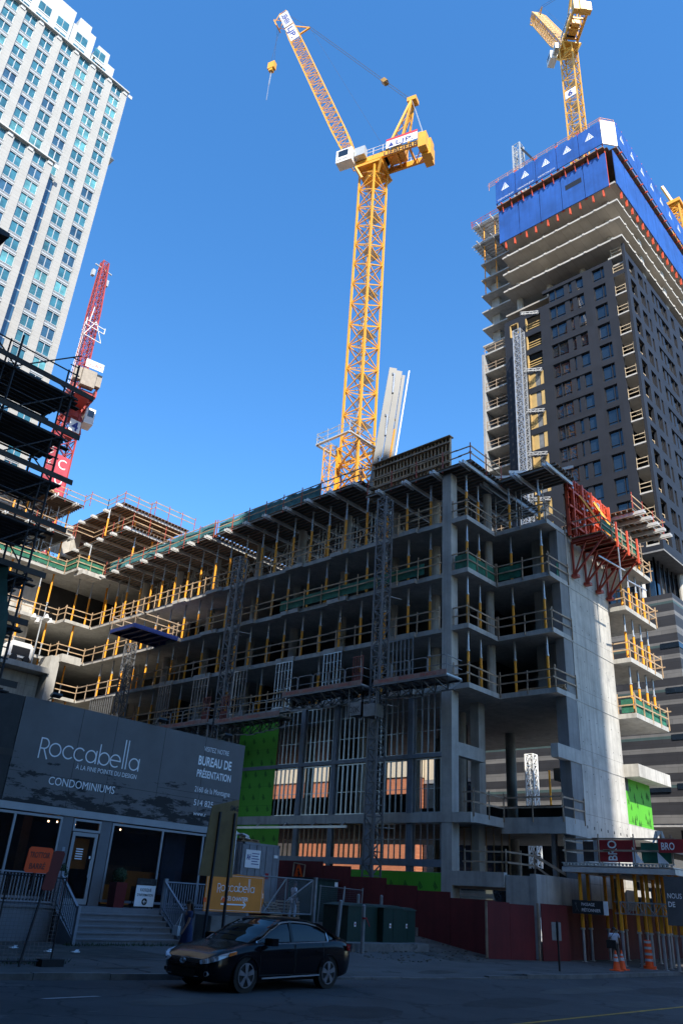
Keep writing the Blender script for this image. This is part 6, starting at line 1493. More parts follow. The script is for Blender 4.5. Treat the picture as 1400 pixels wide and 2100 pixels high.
# mesh gate
wire = bpy.data.materials.new('chain_link'); wire.use_nodes = True
def wire_mat(m, sc_, th, col, rot=45):
    t = m.node_tree; N = t.nodes; L = t.links; b = N['Principled BSDF']; b.inputs['Base Color'].default_value = (*col, 1); b.inputs['Metallic'].default_value = .6; b.inputs['Roughness'].default_value = .5
    tc = N.new('ShaderNodeTexCoord'); sp = N.new('ShaderNodeSeparateXYZ'); cb = N.new('ShaderNodeCombineXYZ'); L.new(tc.outputs['Object'], sp.inputs[0]); ad = N.new('ShaderNodeMath'); L.new(sp.outputs[0], ad.inputs[0]); L.new(sp.outputs[1], ad.inputs[1]); L.new(ad.outputs[0], cb.inputs[0]); L.new(sp.outputs[2], cb.inputs[1])
    mp = N.new('ShaderNodeMapping'); mp.inputs['Rotation'].default_value = (0, 0, R(rot)); mp.inputs['Scale'].default_value = (sc_, sc_, 1); L.new(cb.outputs[0], mp.inputs['Vector'])
    s2 = N.new('ShaderNodeSeparateXYZ'); L.new(mp.outputs[0], s2.inputs[0]); outs = []
    for k in (0, 1):
        f = N.new('ShaderNodeMath'); f.operation = 'FRACT'; L.new(s2.outputs[k], f.inputs[0]); c = N.new('ShaderNodeMath'); c.operation = 'LESS_THAN'; c.inputs[1].default_value = th; L.new(f.outputs[0], c.inputs[0]); outs.append(c.outputs[0])
    mx = N.new('ShaderNodeMath'); mx.operation = 'MAXIMUM'; L.new(outs[0], mx.inputs[0]); L.new(outs[1], mx.inputs[1]); L.new(mx.outputs[0], b.inputs['Alpha'])
wire_mat(wire, 16, .12, (.3, .31, .33))
t = thing('mesh_gate', (28.8, 29, 1.3), 'galvanised chain-link gate leaf with diagonal braces beside the orange banner', 'gate')
s = MB(); G0, G1 = (26.9, 1.38), (30.3, 2.86)
for a, b in (((G0[0], G0[1]), (G1[0], G0[1])), ((G0[0], G1[1]), (G1[0], G1[1])), ((G0[0], G0[1]), (G0[0], G1[1])), ((G1[0], G0[1]), (G1[0], G1[1])), ((28.5, G0[1]), (28.5, G1[1])), ((27.2, G0[1]), (28.5, G1[1])), ((28.6, 1.9), (G1[0], G1[1]))): s.tube((a[0], 29, a[1]), (b[0], 29, b[1]), .035, 6)
s.build('frame', MATS['dull_galvanised'], t); s = MB(); s.quad((G0[0], 29.0, G0[1]), (G1[0], 29.0, G0[1]), (G1[0], 29.0, G1[1]), (G0[0], 29.0, G1[1])); s.build('chain_link', wire, t)
s = MB(); s.tube((30.5, 29, .7), (30.5, 29, 3.0), .09, 8); s.build('hinge_post', MATS['dull_galvanised'], t)
# pallets
palm = mat('pallet_wood', (.22, .145, .085), .85, var=.35, scale=1.5)
def pallet(loc, tilt, yaw, label):
    s = MB()
    for i in range(7): s.box(-.6, -.5+i*.155, .06, .6, -.41+i*.155, .09)
    for x in (-.55, 0, .5): s.box(x, -.5, 0, x+.06, .53, .06)
    o = s.build('pallet', palm, org=(0, 0, 0)); o.location = loc; o.rotation_euler = (R(tilt), 0, R(yaw)); return tag(o, label, 'pallet', 'pallets leaning behind the gate')
pallet((29.2, 30.4, 1.35), 50, 20, 'weathered pallet leaning left behind the mesh gate'); pallet((30.4, 30.7, 1.4), 62, -35, 'weathered pallet leaning right behind the mesh gate'); pallet((29.8, 31.2, 1.05), 4, 10, 'weathered pallet lying flat under the leaning ones')
# container
t = thing('shipping_container', (32.2, 36, 1.0), 'grey steel container with double doors and papers on its roof', 'container')
cm = mat('container_grey', (.24, .26, .29), .6, .1, var=.12)
s = MB(); X0, X1, Y0_, Z0_, Z1_ = 30.9, 33.7, 35.0, 1.9, 4.62; s.box(X0, Y0_+.05, Z0_, X1, Y0_+6, Z1_)
i = 0; y = Y0_+.15
while y < Y0_+5.9: s.box(X0-.04, y, Z0_+.1, X0, y+.14, Z1_-.1); y += .28
s.box(X0, Y0_, Z0_, X0+.12, Y0_+.05, Z1_); s.box(X1-.12, Y0_, Z0_, X1, Y0_+.05, Z1_); s.box(X0, Y0_, Z1_-.12, X1, Y0_+.05, Z1_); s.box(X0, Y0_-.01, 1.2, X1, Y0_+6, 1.9); s.build('body', cm, t)
for a in (X0+.13, (X0+X1)/2+.01):
    s = MB(); b = a+1.25; s.box(a, Y0_+.01, Z0_, b, Y0_+.048, Z1_-.13); 
    for z in (2.3, 3.0, 3.7): s.box(a+.06, Y0_-.01, z, b-.06, Y0_+.01, z+.1)
    for x in (a+.35, a+.9): s.tube((x, Y0_-.03, Z0_), (x, Y0_-.03, Z1_-.1), .025, 6)
    o = s.build('door', cm, t)
s = MB(); s.box(X0+.2, Y0_-.06, 3.35, X0+1.3, Y0_-.05, 4.25); o = s.build('notice', letter, t)
s = MB(); text(s, 'AH', (X0+.28, Y0_-.065, 3.75), (1, 0, 0), (0, 0, 1), .28, 0, width=.28, off=.03)
for i in range(5): s.box(X0+.65, Y0_-.067, 4.05-i*.13, X0+1.2-.1*(i % 2), Y0_-.064, 4.09-i*.13)
s.build('notice_print', blt, o)
s = MB(); s.box(X0+1.75, Y0_-.04, 2.85, X0+2.05, Y0_-.03, 3.15); s.build('red_label', redsign, t); s = MB(); s.box(X0+2.3, Y0_-.03, 3.95, X0+2.65, Y0_-.02, 4.1); s.build('white_label', letter, t)
t = thing('roof_clutter', (31.4, 35.6, 4.62), 'pallet with crumpled white sheets on top of the grey container', 'pallet stack')
s = MB(); s.box(30.9, 35.2, 4.64, 32.3, 36.2, 4.7); s.box(30.95, 35.2, 4.76, 32.25, 36.2, 4.8); [s.box(x, 35.2, 4.7, x+.1, 36.2, 4.76) for x in (31, 31.6, 32.1)]; s.build('pallet_base', palm, t)
s = MB()
for i in range(10): x, y = rnd.uniform(31, 31.9), rnd.uniform(35.3, 36); s.obox((x, y, 4.9+rnd.uniform(-.03, .16)), Vector((1, rnd.uniform(-.4, .4), rnd.uniform(-.2, .2))).normalized(), (0, 1, 0), (0, 0, 1), .2, .17, .03)
s.build('white_sheets', letter, t)
# upright white post beside container
s = MB(); s.box(28.0, 32.5, 1, 28.2, 32.7, 4.9); tag(s.build('white_post', letter, org=(28.1, 32.6, 1)), 'plain white post left of the grey container', 'post')
# SMG board seen from behind
t = thing('plywood_road_sign', (16.6, 20.6, .13), 'back of a brown plywood road sign marked SMG on two steel posts', 'road sign')
bp_ = mat('sign_plywood', (.17, .115, .045), .8, var=.25, scale=1.2)
A = [H(407, 1795, 'y', 20.6), H(475, 1800, 'y', 20.6), H(490, 1640, 'y', 20.6), H(435, 1652, 'y', 20.6)]
s = MB(); s.prism(A, (0, -.03, 0)); fixn(s.build('panel', bp_, t))
s = MB()
for (a, b) in (((452, 1665), (412, 1965)), ((482, 1668), (450, 1965))):
    pa = H(*a, 'y', 20.55); pb = H(*b, 'y', 20.55); pb = pa+(pb-pa)*((pa.z-.13)/(pa.z-pb.z)); s.bar(pa, pb, .09, .05); s.build('post', scafm, t); s = MB()
s = MB(); pq = A[3].lerp(A[2], .68); text(s, 'SMG', (pq.x, 20.56, pq.z-.27), (1, 0, 0), (0, 0, 1), .16, 0, width=.34, off=.02); s.build('lettering', black, t)
for (a, b) in ((420, 1845), (458, 1845)):
    p = H(a, b, 'y', 20.5); s = MB(); s.box(p.x-.05, 20.49, p.z-.06, p.x+.05, 20.5, p.z+.06); s.build('orange_marker', orangef, t)
# sidewalk closed sign and red sign on the fence
def standing(name, label, x0, z0, w_, h_, y, m, lines, lean=0, cm_=black):
    t = thing(name, (x0+w_/2, y, .13), label, 'sign'); s = MB(); r = .06; ln = lean
    P = [(x0+r, z0), (x0+w_-r, z0), (x0+w_, z0+r), (x0+w_, z0+h_-r), (x0+w_-r, z0+h_), (x0+r, z0+h_), (x0, z0+h_-r), (x0, z0+r)]
    s.prism([(a+ln*(b-z0), y, b) for a, b in P], (0, .02, 0)); fixn(s.build('panel', m, t))
    s = MB(); s.bar((x0+w_/2+ln*.2, y+.05, z0+h_*.8), ((x0+w_/2-ln*2, y+.06, .13) if ln > .1 else (x0+w_/2-.02, y+.06, 1.9)), .045); s.build('post', scafm, t)
    for txt, u, v, sz, wd in lines: s = MB(); text(s, txt, (x0+u+ln*v, y-.006, z0+v), (1, 0, ln*.3), (ln, 0, 1), sz, 0, width=wd, off=.01); s.build('lettering', cm_, t)
    return t
t = standing('closed_pavement_sign', 'orange TROTTOIR BARRÉ sign above the wire fence', 11.12, 2.30, .70, .62, 21.0, mat('fluorescent_orange', (1.0, .085, .004), .6, var=.08), [('TROTTOIR', .06, .36, .14, .57), ('BARRÉ', .12, .09, .14, .44)], .06)
standing('red_road_sign', 'narrow dark red sign leaning beside the orange pavement sign', 11.88, 1.9, .36, .98, 21.3, mat('dark_red_sheet', (.13, .008, .006), .6, var=.2), [], .16)
# wire fence panels at the left
wf = bpy.data.materials.new('welded_mesh'); wf.use_nodes = True; wire_mat(wf, 11, .10, (.10, .105, .12), 0)
t = thing('wire_fence', (10, 21.6, .13), 'temporary welded mesh fence panels on the pavement in front of the office porch', 'fence')
for a, b in (((6.0, 22.4), (9.4, 21.8)), ((9.5, 21.8), (12.6, 21.35))):
    s = MB()
    for p in (a, b, ((a[0]+b[0])/2, (a[1]+b[1])/2)): s.tube((p[0], p[1], .15), (p[0], p[1], 2.25), .022, 6)
    for z in (.25, 2.22): s.tube((a[0], a[1], z), (b[0], b[1], z), .02, 6)
    o = s.build('panel_frame', scafm, t); s = MB(); s.quad((a[0], a[1], .25), (b[0], b[1], .25), (b[0], b[1], 2.2), (a[0], a[1], 2.2)); s.build('mesh_infill', wf, o)
for x, y in ((12.6, 21.35),):
    s = MB(); s.box(x-.32, y-.15, .13, x+.32, y+.15, .3); s.build('base_block', mat('base_block_black', (.02, .02, .022), .9, var=.3) if 'base_block_black' not in MATS else MATS['base_block_black'], t)
t = thing('rear_fence', (33.0, 30.0, .9), 'loose temporary fence with mesh in front of the dark hoarding', 'fence')
s = MB()
for x in (31.2, 33.0, 34.4): s.tube((x, 29.4, .8), (x+.1, 29.4, 2.7), .03, 6)
s.tube((31.2, 29.4, 2.65), (34.5, 29.4, 2.6), .02, 6); s.tube((31.9, 28.6, .3), (32.4, 28.8, 2.7), .03, 6); o = s.build('panel_frame', MATS['dull_galvanised'], t); s = MB(); s.quad((31.2, 29.4, .9), (34.4, 29.4, .9), (34.5, 29.4, 2.6), (31.2, 29.4, 2.65)); s.build('mesh_infill', wf, o)
# dark green booth beyond the gate
t = thing('green_booth', (33.5, 31.6, 1), 'dark green timber site booth behind the gate with a small white notice', 'booth')
s = MB(); s.box(33.0, 31.6, .8, 35.0, 33.4, 3.0); s.build('body', mat('booth_green', (.008, .028, .022), .7, var=.3), t); s = MB(); s.box(32.9, 31.5, 3.0, 35.05, 33.5, 3.06); s.build('roof', scafm, t); s = MB(); s.box(34.72, 31.57, 2.7, 34.95, 31.59, 2.92); s.build('notice', letter, t)
# orange warning triangle on the hoarding
t = thing('warning_sign', (34.9, 34.6, 3.0), 'orange worker warning sign in a wooden frame in front of the dark hoarding', 'sign')
s = MB(); c = Vector((34.9, 34.6, 3.35)); ux = Vector((0, -1, 0)); uz = Vector((0, 0, 1))
for a, b in (((-.45, -.42), (.42, -.5)), ((.42, -.5), (.5, .38)), ((.5, .38), (-.4, .48)), ((-.4, .48), (-.45, -.42))): s.bar(c+ux*a[0]+uz*a[1], c+ux*b[0]+uz*b[1], .05)
s.bar(c+uz*-.4, c+uz*-2.5, .06); s.build('frame', lumberd, t)
s = MB(); s.prism([c+ux*-.4+uz*-.42, c+ux*.42+uz*-.42, c+ux*.05+uz*.42, c+ux*-.1+uz*.42], (.02, 0, 0)); fixn(s.build('panel', orangef, t)); s = MB(); cc = c-Vector((.03, 0, 0)); s.bar(cc+uz*-.3+ux*.05, cc+uz*.05+ux*.08, .02, .07); s.bar(cc+uz*.0, cc+uz*-.15+ux*.2, .02, .06); s.tube(cc+uz*.14, cc+uz*.14+Vector((.01, 0, 0)), .06, 8); s.build('pictogram', black, t)
# green utility cabinets on their pad
ug = mat('cabinet_green', (.008, .032, .024), .5, var=.15)
s = MB(); s.prism([(26.6, 23.1, .2), (31.7, 23.1, .2), (32.2, 26.0, .2), (26.8, 26.0, .2)], (0, 0, .4)); tag(fixn(s.build('concrete_pad', kerbm, org=(29, 24, .2))), 'flat concrete pad under the green utility cabinets', 'pad')
def cab(x0, x1, y0, y1, z0, z1, label):
    t = thing('utility_cabinet', ((x0+x1)/2, y0, z0), label, 'utility cabinet', 'green utility cabinets'); s = MB(); s.box(x0, y0, z0, x1, y1, z1-.08); s.box((x0+x1)/2-.01, y0-.012, z0+.1, (x0+x1)/2+.01, y0, z1-.15); s.build('body', ug, t)
    s = MB(); n = 8; P = [(x0-.04+(x1-x0+.08)*i/n, z1-.08+.1*math.sin(math.pi*i/n)) for i in range(n+1)]
    s.prism([(a, y0-.04, b) for a, b in P]+[(x1+.04, y0-.04, z1-.1), (x0-.04, y0-.04, z1-.1)], (0, y1-y0+.08, 0)); fixn(s.build('lid', mat('lid_green', (.03, .06, .055), .5) if 'lid_green' not in MATS else MATS['lid_green'], t))
    s = MB(); s.box(x0+.4, y0-.02, z0+.55, x0+.5, y0-.013, z0+.72); o = s.build('label_plate', letter, t); s = MB(); s.box(x0+.42, y0-.024, z0+.6, x0+.48, y0-.021, z0+.67); s.build('red_mark', redsign, o)
cab(27.3, 29.2, 24.0, 25.4, .6, 2.0, 'leftmost green utility cabinet on the concrete pad'); cab(29.25, 30.6, 23.7, 25.2, .6, 2.0, 'middle green utility cabinet on the concrete pad'); cab(30.65, 31.75, 23.9, 25.2, .6, 1.95, 'rightmost green utility cabinet on the concrete pad')
# bollards
def bollard(x, y, label, top=2.0, lean=0):
    z = gz(x, y); t = MB(); t.tube((x, y, z-.1), (x+lean, y, top), .075, 10); t.tube((x+lean, y, top), (x+lean, y, top+.04), .075, 10, r2=.03); tag(t.build('bollard', MATS['dull_galvanised'], org=(x, y, z)), label, 'bollard', 'steel bollards round the cabinets')
for (px, py, pt, dist_y, lab, ln) in ((699, 1940, 1848, 22.6, 'steel bollard at the left end of the green cabinets, leaning right', .18), (746, 1938, 1857, 22.8, 'steel bollard with a red tie in front of the leftmost cabinet', 0), (888, 1932, 1861, 26.6, 'steel bollard standing alone right of the cabinets near the hoarding', 0), (735, 1860, 1835, 27.5, 'steel bollard behind the leftmost cabinet', 0), (782, 1860, 1837, 27.5, 'steel bollard behind the middle cabinet', 0)):
    p = H(px, pt, 'y', dist_y); bollard(p.x-ln, dist_y, lab, p.z, ln)
s = MB(); p = H(748, 1885, 'y', 22.7); s.tube((p.x, 22.72, p.z), (p.x, 22.72, p.z+.06), .1, 8); s.bar((p.x, 22.6, p.z), (p.x+.18, 22.6, p.z-.25), .02, .03); tag(s.build('red_tie', redsign, org=p), 'scrap of red tape tied round a steel bollard', 'tape')
s = MB()
for x, y in ((34.3, 26.4), (34.75, 26.2)): z = gz(x, y); s.box(x-.38 if x < 34.5 else x-.06, y-.15, z, x+.05 if x < 34.5 else x+.1, y+.15, z+.38)
z = gz(34.3, 26.3); 
tag(s.build('concrete_block', mat('cinder_block', (.13, .12, .11), .9, var=.25), org=(34.3, 26.3, .4)), 'pair of small concrete blocks on the gravel before the hoarding', 'blocks')
t = thing('rubble_bag', (31.7, 28.2, gz(31.7, 28.2)), 'crumpled white rubble bag by the loose fence', 'bag'); s = MB(); rr = random.Random(5); vs = []; n = 10
for j in range(6):
    for i in range(n): a = 2*math.pi*i/n; r = (.42, .5, .5, .44, .3, .1)[j]*rr.uniform(.85, 1.12); vs.append((31.7+r*math.cos(a), 28.2+r*math.sin(a), gz(31.7, 28.2)+(0, .2, .45, .7, .85, .9)[j]+rr.uniform(-.04, .04)))
s.add(vs, [(j*n+i, j*n+(i+1) % n, (j+1)*n+(i+1) % n, (j+1)*n+i) for j in range(5) for i in range(n)]+[tuple(range(5*n, 6*n))]); s.build('sack', mat('rubble_sack', (.3, .31, .34), .8, var=.2), t)
# parking sign, cones, barrel
t = thing('parking_sign', (33.4, 18.0, .13), 'small parking sign seen from behind on a short black post', 'sign'); p = H(1147, 1992, 'z', .13); t.location = p; ORG[t.name] = p.copy()
s = MB(); s.box(p.x-.03, p.y-.03, .13, p.x+.03, p.y+.03, 1.85); s.build('post', black, t); s = MB(); s.obox((p.x, p.y+.05, 1.5), Vector((.8, -.55, 0)).normalized(), Vector((.55, .8, 0)).normalized(), (0, 0, 1), .2, .008, .32); s.build('panel', MATS['dull_galvanised'], t)
def cone(p, label):
    K = .82
    t = thing('traffic_cone', p, label, 'cone', 'orange traffic cones'); x, y, z = p; s = MB(); s.box(x-.22, y-.22, z, x+.22, y+.22, z+.04); s.tube((x, y, z+.04), (x, y, z+.9*K), .15, 16, r2=.03); s.build('body', orangef, t)
    for a, b in ((.42, .56), (.64, .74)):
        s = MB(); f = lambda h: .153-.122*(h-.04)/.86; s.tube((x, y, z+a*K), (x, y, z+b*K), f(a)+.004, 16, r2=f(b)+.004, cap=False); s.build('collar', mat('reflective_band', (.45, .47, .5), .4) if 'reflective_band' not in MATS else MATS['reflective_band'], t)
cone(H(1264, 1991, 'z', .13), 'left orange traffic cone behind the walking man'); cone(H(1276, 1989, 'z', .13), 'right orange traffic cone beside the passage')
p = H(1332, 1987, 'z', .13); t = thing('traffic_barrel', p, 'orange and white striped traffic barrel inside the passage entrance', 'barrel'); x, y, z = p
s = MB(); s.tube((x, y, z), (x, y, z+.12), .28, 16); s.tube((x, y, z+.12), (x, y, z+1.15), .18, 18, r2=.15); s.build('body', orangef, t)
for i in range(4): a = .3+i*.24; s = MB(); s.tube((x, y, z+a), (x, y, z+a+.1), .186-.03*(a-.12), 18, r2=.185-.03*(a-.02), cap=False); s.build('band', MATS['reflective_band'], t)
# litter and weeds
s = MB(); rr = random.Random(11)
for i in range(900):
    x = rr.uniform(16.8, 22.4); y = 28.0-abs(rr.gauss(0, .22)); 
    if rr.random() < .35: x, y = rr.gauss(12.4, .6), rr.gauss(22.2, .3)
    h = rr.uniform(.03, .16); a = rr.uniform(0, 6.3); z = .13; d = Vector((math.cos(a), math.sin(a), 0))*.012; l = Vector((rr.uniform(-.08, .08), rr.uniform(-.08, .08), h)); s.add([Vector((x, y, z))-d, Vector((x, y, z))+d, Vector((x, y, z))+l], [(0, 1, 2)])
tag(s.build('weeds', mat('weeds', (.03, .055, .02), .9, var=.5), org=(20, 26, .13)), 'thin weeds along the foot of the stairs and fence', 'weeds', kind='stuff')
for i, (px, py, lab) in enumerate(((155, 1952, 'crumpled white paper at the foot of the stairs, left of centre'), (100, 1951, 'pale paper lying by the fence base'), (28, 1943, 'flattened white wrapper at the far left of the pavement'))):
    p = H(px, py, 'z', .15); s = MB(); s.obox(p, Vector((1, .3, 0)).normalized(), Vector((-.3, 1, 0)).normalized(), (0, 0, 1), .13, .08, .012); s.obox(p+Vector((.05, .03, .02)), Vector((.8, .3, .5)).normalized(), Vector((-.35, .93, 0)).normalized(), Vector((-.4, -.2, .8)).normalized(), .07, .06, .006); tag(s.build('litter', letter, org=p), lab, 'litter')
s = MB(); rr = random.Random(9)
for i in range(330):
    x, y = rr.uniform(26, 35), rr.uniform(20.6, 27); 
    if not (y > 20.6+(x-26)*.05): continue
    r = rr.uniform(.015, .05); z = gz(x, y); s.obox((x, y, z+r*.4), Vector((rr.gauss(0, 1), rr.gauss(0, 1), .1)).normalized(), (0, 0, 1), (1, 0, 0), r, r*.7, r*.8)
tag(s.build('rubble', mat('rubble', (.09, .085, .075), .95, var=.4), org=(30, 24, .3)), 'loose stones scattered on the bare lot before the hoarding', 'rubble', kind='stuff')
# ------------------------------------------------------------ dark sedan
paint = mat('black_car_paint', (.006, .006, .009), .2, .0, var=.05, spec=.2); paint.node_tree.nodes['Principled BSDF'].inputs['Coat Weight'].default_value = .12; paint.node_tree.nodes['Principled BSDF'].inputs['Coat Roughness'].default_value = .05
cglass = glass('car_glass', (.008, .011, .014), .03, var=.1, spec=.35); chrome = mat('chrome', (.6, .61, .65), .25, .6, var=.02); tyre = mat('tyre', (.012, .012, .012), .85, var=.1); rim = mat('alloy', (.30, .30, .33), .35, .5, var=.05)
gap = mat('panel_gap', (.002, .002, .002), .6)
wf_, wr_ = H(500, 2037, 'z', 0), H(680, 2032, 'z', 0)
wbl = 2.78; CS = 1.10; cf = Vector((-math.cos(R(2)), -math.sin(R(2)), 0)); cl = Vector((-cf.y, cf.x, 0))      # forward, left (towards the viewer)
mid = wf_-cf*1.39*CS-cl*.89*CS; CO = Vector((mid.x, mid.y, 0))
CARO = thing('parked_car', CO, 'glossy black sedan in the road in front of the office stairs', 'car')
CARO.scale = (CS, CS, CS)
def cp(x, y, z): return CO+cf*x+cl*y+Vector((0, 0, z))
def interp(tab, x):
    if x <= tab[0][0]: return tab[0][1]
    for (a, b), (c, d) in zip(tab, tab[1:]):
        if x <= c: t = (x-a)/(c-a); t = t*t*(3-2*t)*.5+t*.5; return b+(d-b)*t
    return tab[-1][1]
ZT = [(-2.40, .86), (-2.34, 1.02), (-2.2, 1.09), (-1.7, 1.10), (-1.3, 1.02), (1.0, .99), (1.25, .96), (1.9, .84), (2.2, .74), (2.34, .62), (2.42, .52)]       # top of lower body at centre
ZS = [(-2.40, .78), (-2.2, .93), (-1.6, .97), (0, .93), (1.2, .88), (2.0, .78), (2.3, .66), (2.42, .55)]           # shoulder
ZB = [(-2.40, .40), (-2.2, .24), (-1.9, .2), (1.9, .18), (2.2, .2), (2.42, .26)]
HW = [(-2.40, .66), (-2.3, .80), (-2.0, .875), (-1.2, .905), (1.2, .905), (1.9, .885), (2.15, .84), (2.32, .74), (2.42, .56)]
N_ = 56; s = MB(); rows = []
for i in range(N_+1):
    x = -2.40+4.82*i/N_; w_ = interp(HW, x); zt, zs, zb_ = interp(ZT, x), interp(ZS, x), interp(ZB, x)
    ring = [(0, zb_), (w_*.80, zb_), (w_*.95, zb_+.05), (w_*.985, zb_+.16), (w_*1.0, (zb_+zs)*.52), (w_*.985, zs-.10), (w_*.955, zs), (w_*.86, (zs+zt)/2+.02), (w_*.6, zt), (0, zt+.015)]
    rows.append([cp(x, y, z) for y, z in ring]+[cp(x, -y, z) for y, z in reversed(ring[1:-1])])
m = len(rows[0]); s.add([p for r in rows for p in r], [(i*m+j, i*m+(j+1) % m, (i+1)*m+(j+1) % m, (i+1)*m+j) for i in range(N_) for j in range(m)]+[tuple(range(m-1, -1, -1)), tuple(N_*m+j for j in range(m))])
fixn(s.build('body', paint, CARO, smooth=True))
# greenhouse
ZR = [(-1.92, 1.06), (-1.5, 1.25), (-1.1, 1.39), (-.7, 1.45), (-.2, 1.465), (.15, 1.44), (.5, 1.30), (.95, 1.08), (1.22, .96)]
s = MB(); rf = MB(); rows = []; N2 = 30; xs_ = [-1.92+3.14*i/N2 for i in range(N2+1)]
def wr(x, z): zs = interp(ZS, x); return .79-.30*(z-zs)
for x in xs_:
    zt = interp(ZR, x); zs = interp(ZS, x)-.01; wb = .80-.0*x; zt = max(zt, zs+.02); wt = max(.50, .80-.36*(zt-zs))
    endf = min(1, (x+1.92)/.35, (1.22-x)/.35); wb *= .90+.10*endf; wt *= .90+.10*endf
    rows.append([cp(x, wb, zs), cp(x, (wb+wt)/2+.012, (zs+zt)/2), cp(x, wt, zt-.035), cp(x, wt-.07, zt), cp(x, 0, zt+.025), cp(x, -wt+.07, zt), cp(x, -wt, zt-.035), cp(x, -(wb+wt)/2-.012, (zs+zt)/2), cp(x, -wb, zs)])
m = 9; s.add([p for r in rows for p in r], [(i*m+j, i*m+j+1, (i+1)*m+j+1, (i+1)*m+j) for i in range(N2) for j in range(m-1)]); fixn(s.build('window_glass', cglass, CARO, smooth=True))
i0, i1 = [i for i, x in enumerate(xs_) if -1.15 < x < .32][0], [i for i, x in enumerate(xs_) if -1.15 < x < .32][-1]
s = MB(); vs = []; up3 = Vector((0, 0, .008))
for i in range(i0, i1+1): vs += [rows[i][2]+up3+cl*.008, rows[i][3]+up3, rows[i][4]+up3, rows[i][5]+up3, rows[i][6]+up3-cl*.008]
s.add(vs, [(i*5+j, i*5+j+1, (i+1)*5+j+1, (i+1)*5+j) for i in range(i1-i0) for j in range(4)]); s.build('roof', paint, CARO, smooth=True)
for sg in (1, -1):
    s = MB(); k = 0 if sg == 1 else 8; k2 = 2 if sg == 1 else 6; off_ = cl*(.012*sg)
    for q in range(i1, N2): s.bar(rows[q][k2]+off_, rows[q+1][k2]+off_, .07, .05)
    for q in range(0, i0): s.bar(rows[q][k2]+off_, rows[q+1][k2]+off_, .13, .06)
    ib = min(range(N2), key=lambda i: abs(xs_[i]+.18)); s.bar(rows[ib][k]+off_, rows[ib][k2]+off_, .09, .03)
    s.build('pillar', paint, CARO)
    s = MB(); seq = [i for i in range(N2+1) if -1.5 <= xs_[i] <= 1.02]
    lowp = [rows[i][k]+cl*.02*sg+Vector((0, 0, .03)) for i in seq]; upp = [rows[i][k2]+cl*.03*sg-Vector((0, 0, .03)) for i in seq]
    for a, b in zip(lowp, lowp[1:]): s.bar(a, b, .025, .03)
    for a, b in zip(upp, upp[1:]): s.bar(a, b, .025, .03)
    s.bar(lowp[-1], upp[-1], .025); s.bar(lowp[0], upp[0], .025); s.build('chrome_trim', chrome, CARO)
    # doors: seams, handles, sill strip
    for x0, x1 in ((-.15, .98), (-1.18, -.19)):
        s = MB()
        for x in (x0, x1): 
            w_ = interp(HW, x)*1.002; zz = [.34, .5, .62, .8, interp(ZS, x)]; ww = [w_*.985, w_, w_*1.0, w_*.99, w_*.957]
            for q in range(4): s.bar(cp(x, sg*ww[q], zz[q]), cp(x, sg*ww[q+1], zz[q+1]), .008, .012)
        s.bar(cp(x0, sg*interp(HW, x0)*.99, .33), cp(x1, sg*interp(HW, x1)*.99, .33), .01); dr = s.build('door', gap, CARO)
        s = MB(); xh = x0+.18; s.bar(cp(xh-.1, sg*.915, .80), cp(xh+.1, sg*.915, .80), .03, .03); s.build('handle', paint, dr)
    s = MB(); s.bar(cp(-1.05, sg*.915, .30), cp(.9, sg*.915, .27), .018, .03); s.build('sill_trim', chrome, CARO)
    s = MB(); c = cp(.78, sg*1.02, .99); s.obox(c, cf, cl, (0, 0, 1), .10, .115, .075); s.obox(c+cf*.05, cf, cl, (0, 0, 1), .09, .10, .06); s.bar(cp(.80, sg*.85, .94), c, .05); s.build('mirror', paint, CARO)
    # head and tail lamps
    s = MB(); 
    P = [cp(2.41, sg*.50, .61), cp(2.36, sg*.67, .655), cp(2.2, sg*.82, .715), cp(1.76, sg*.90, .81), cp(1.78, sg*.905, .745), cp(2.2, sg*.845, .62), cp(2.37, sg*.70, .56), cp(2.43, sg*.54, .54)]
    s.prism([p+cf*.03+cl*sg*.022 for p in P], cf*-.05-cl*sg*.03); fixn(s.build('headlight', glass('lamp_glass', (.62, .68, .76), .05) if 'lamp_glass' not in MATS else MATS['lamp_glass'], CARO))
    hl = list(CARO.children)[-1] if False else None
    s = MB()
    for x, y, z, r in ((2.40, .63, .60, .042), (2.30, .77, .64, .048)): s.tube(cp(x+.0, sg*y, z), cp(x+.04, sg*(y+.02), z), r, 10)
    s.build('lamp_lens', chrome, CARO)
    s = MB(); s.prism([cp(1.76, sg*.935, .80), cp(1.96, sg*.915, .765), cp(1.96, sg*.915, .70), cp(1.78, sg*.94, .75)], cl*sg*.01); fixn(s.build('turn_signal', mat('amber_lens', (.8, .2, .03), .2) if 'amber_lens' not in MATS else MATS['amber_lens'], CARO))
    s = MB(); s.tube(cp(2.28, sg*.66, .36), cp(2.375, sg*.675, .36), .05, 14); o = s.build('fog_lamp', chrome, CARO); s = MB(); s.tube(cp(2.372, sg*.675, .36), cp(2.382, sg*.676, .36), .038, 14); s.build('lens', cglass, o)
    s = MB(); s.prism([cp(-2.05, sg*.885, .95), cp(-2.30, sg*.80, .93), cp(-2.36, sg*.72, .78), cp(-2.1, sg*.885, .80)], cl*sg*.02-cf*.02); fixn(s.build('tail_light', mat('red_lens', (.35, .01, .01), .15) if 'red_lens' not in MATS else MATS['red_lens'], CARO))
s = MB(); s.prism([cp(2.36, -.50, .62), cp(2.36, .50, .62), cp(2.43, .42, .48), cp(2.43, -.42, .48)], cf*.01)
for i in range(3): s.bar(cp(2.42+.012*i, -.46, .58-.03*i), cp(2.42+.012*i, .46, .58-.03*i), .012)
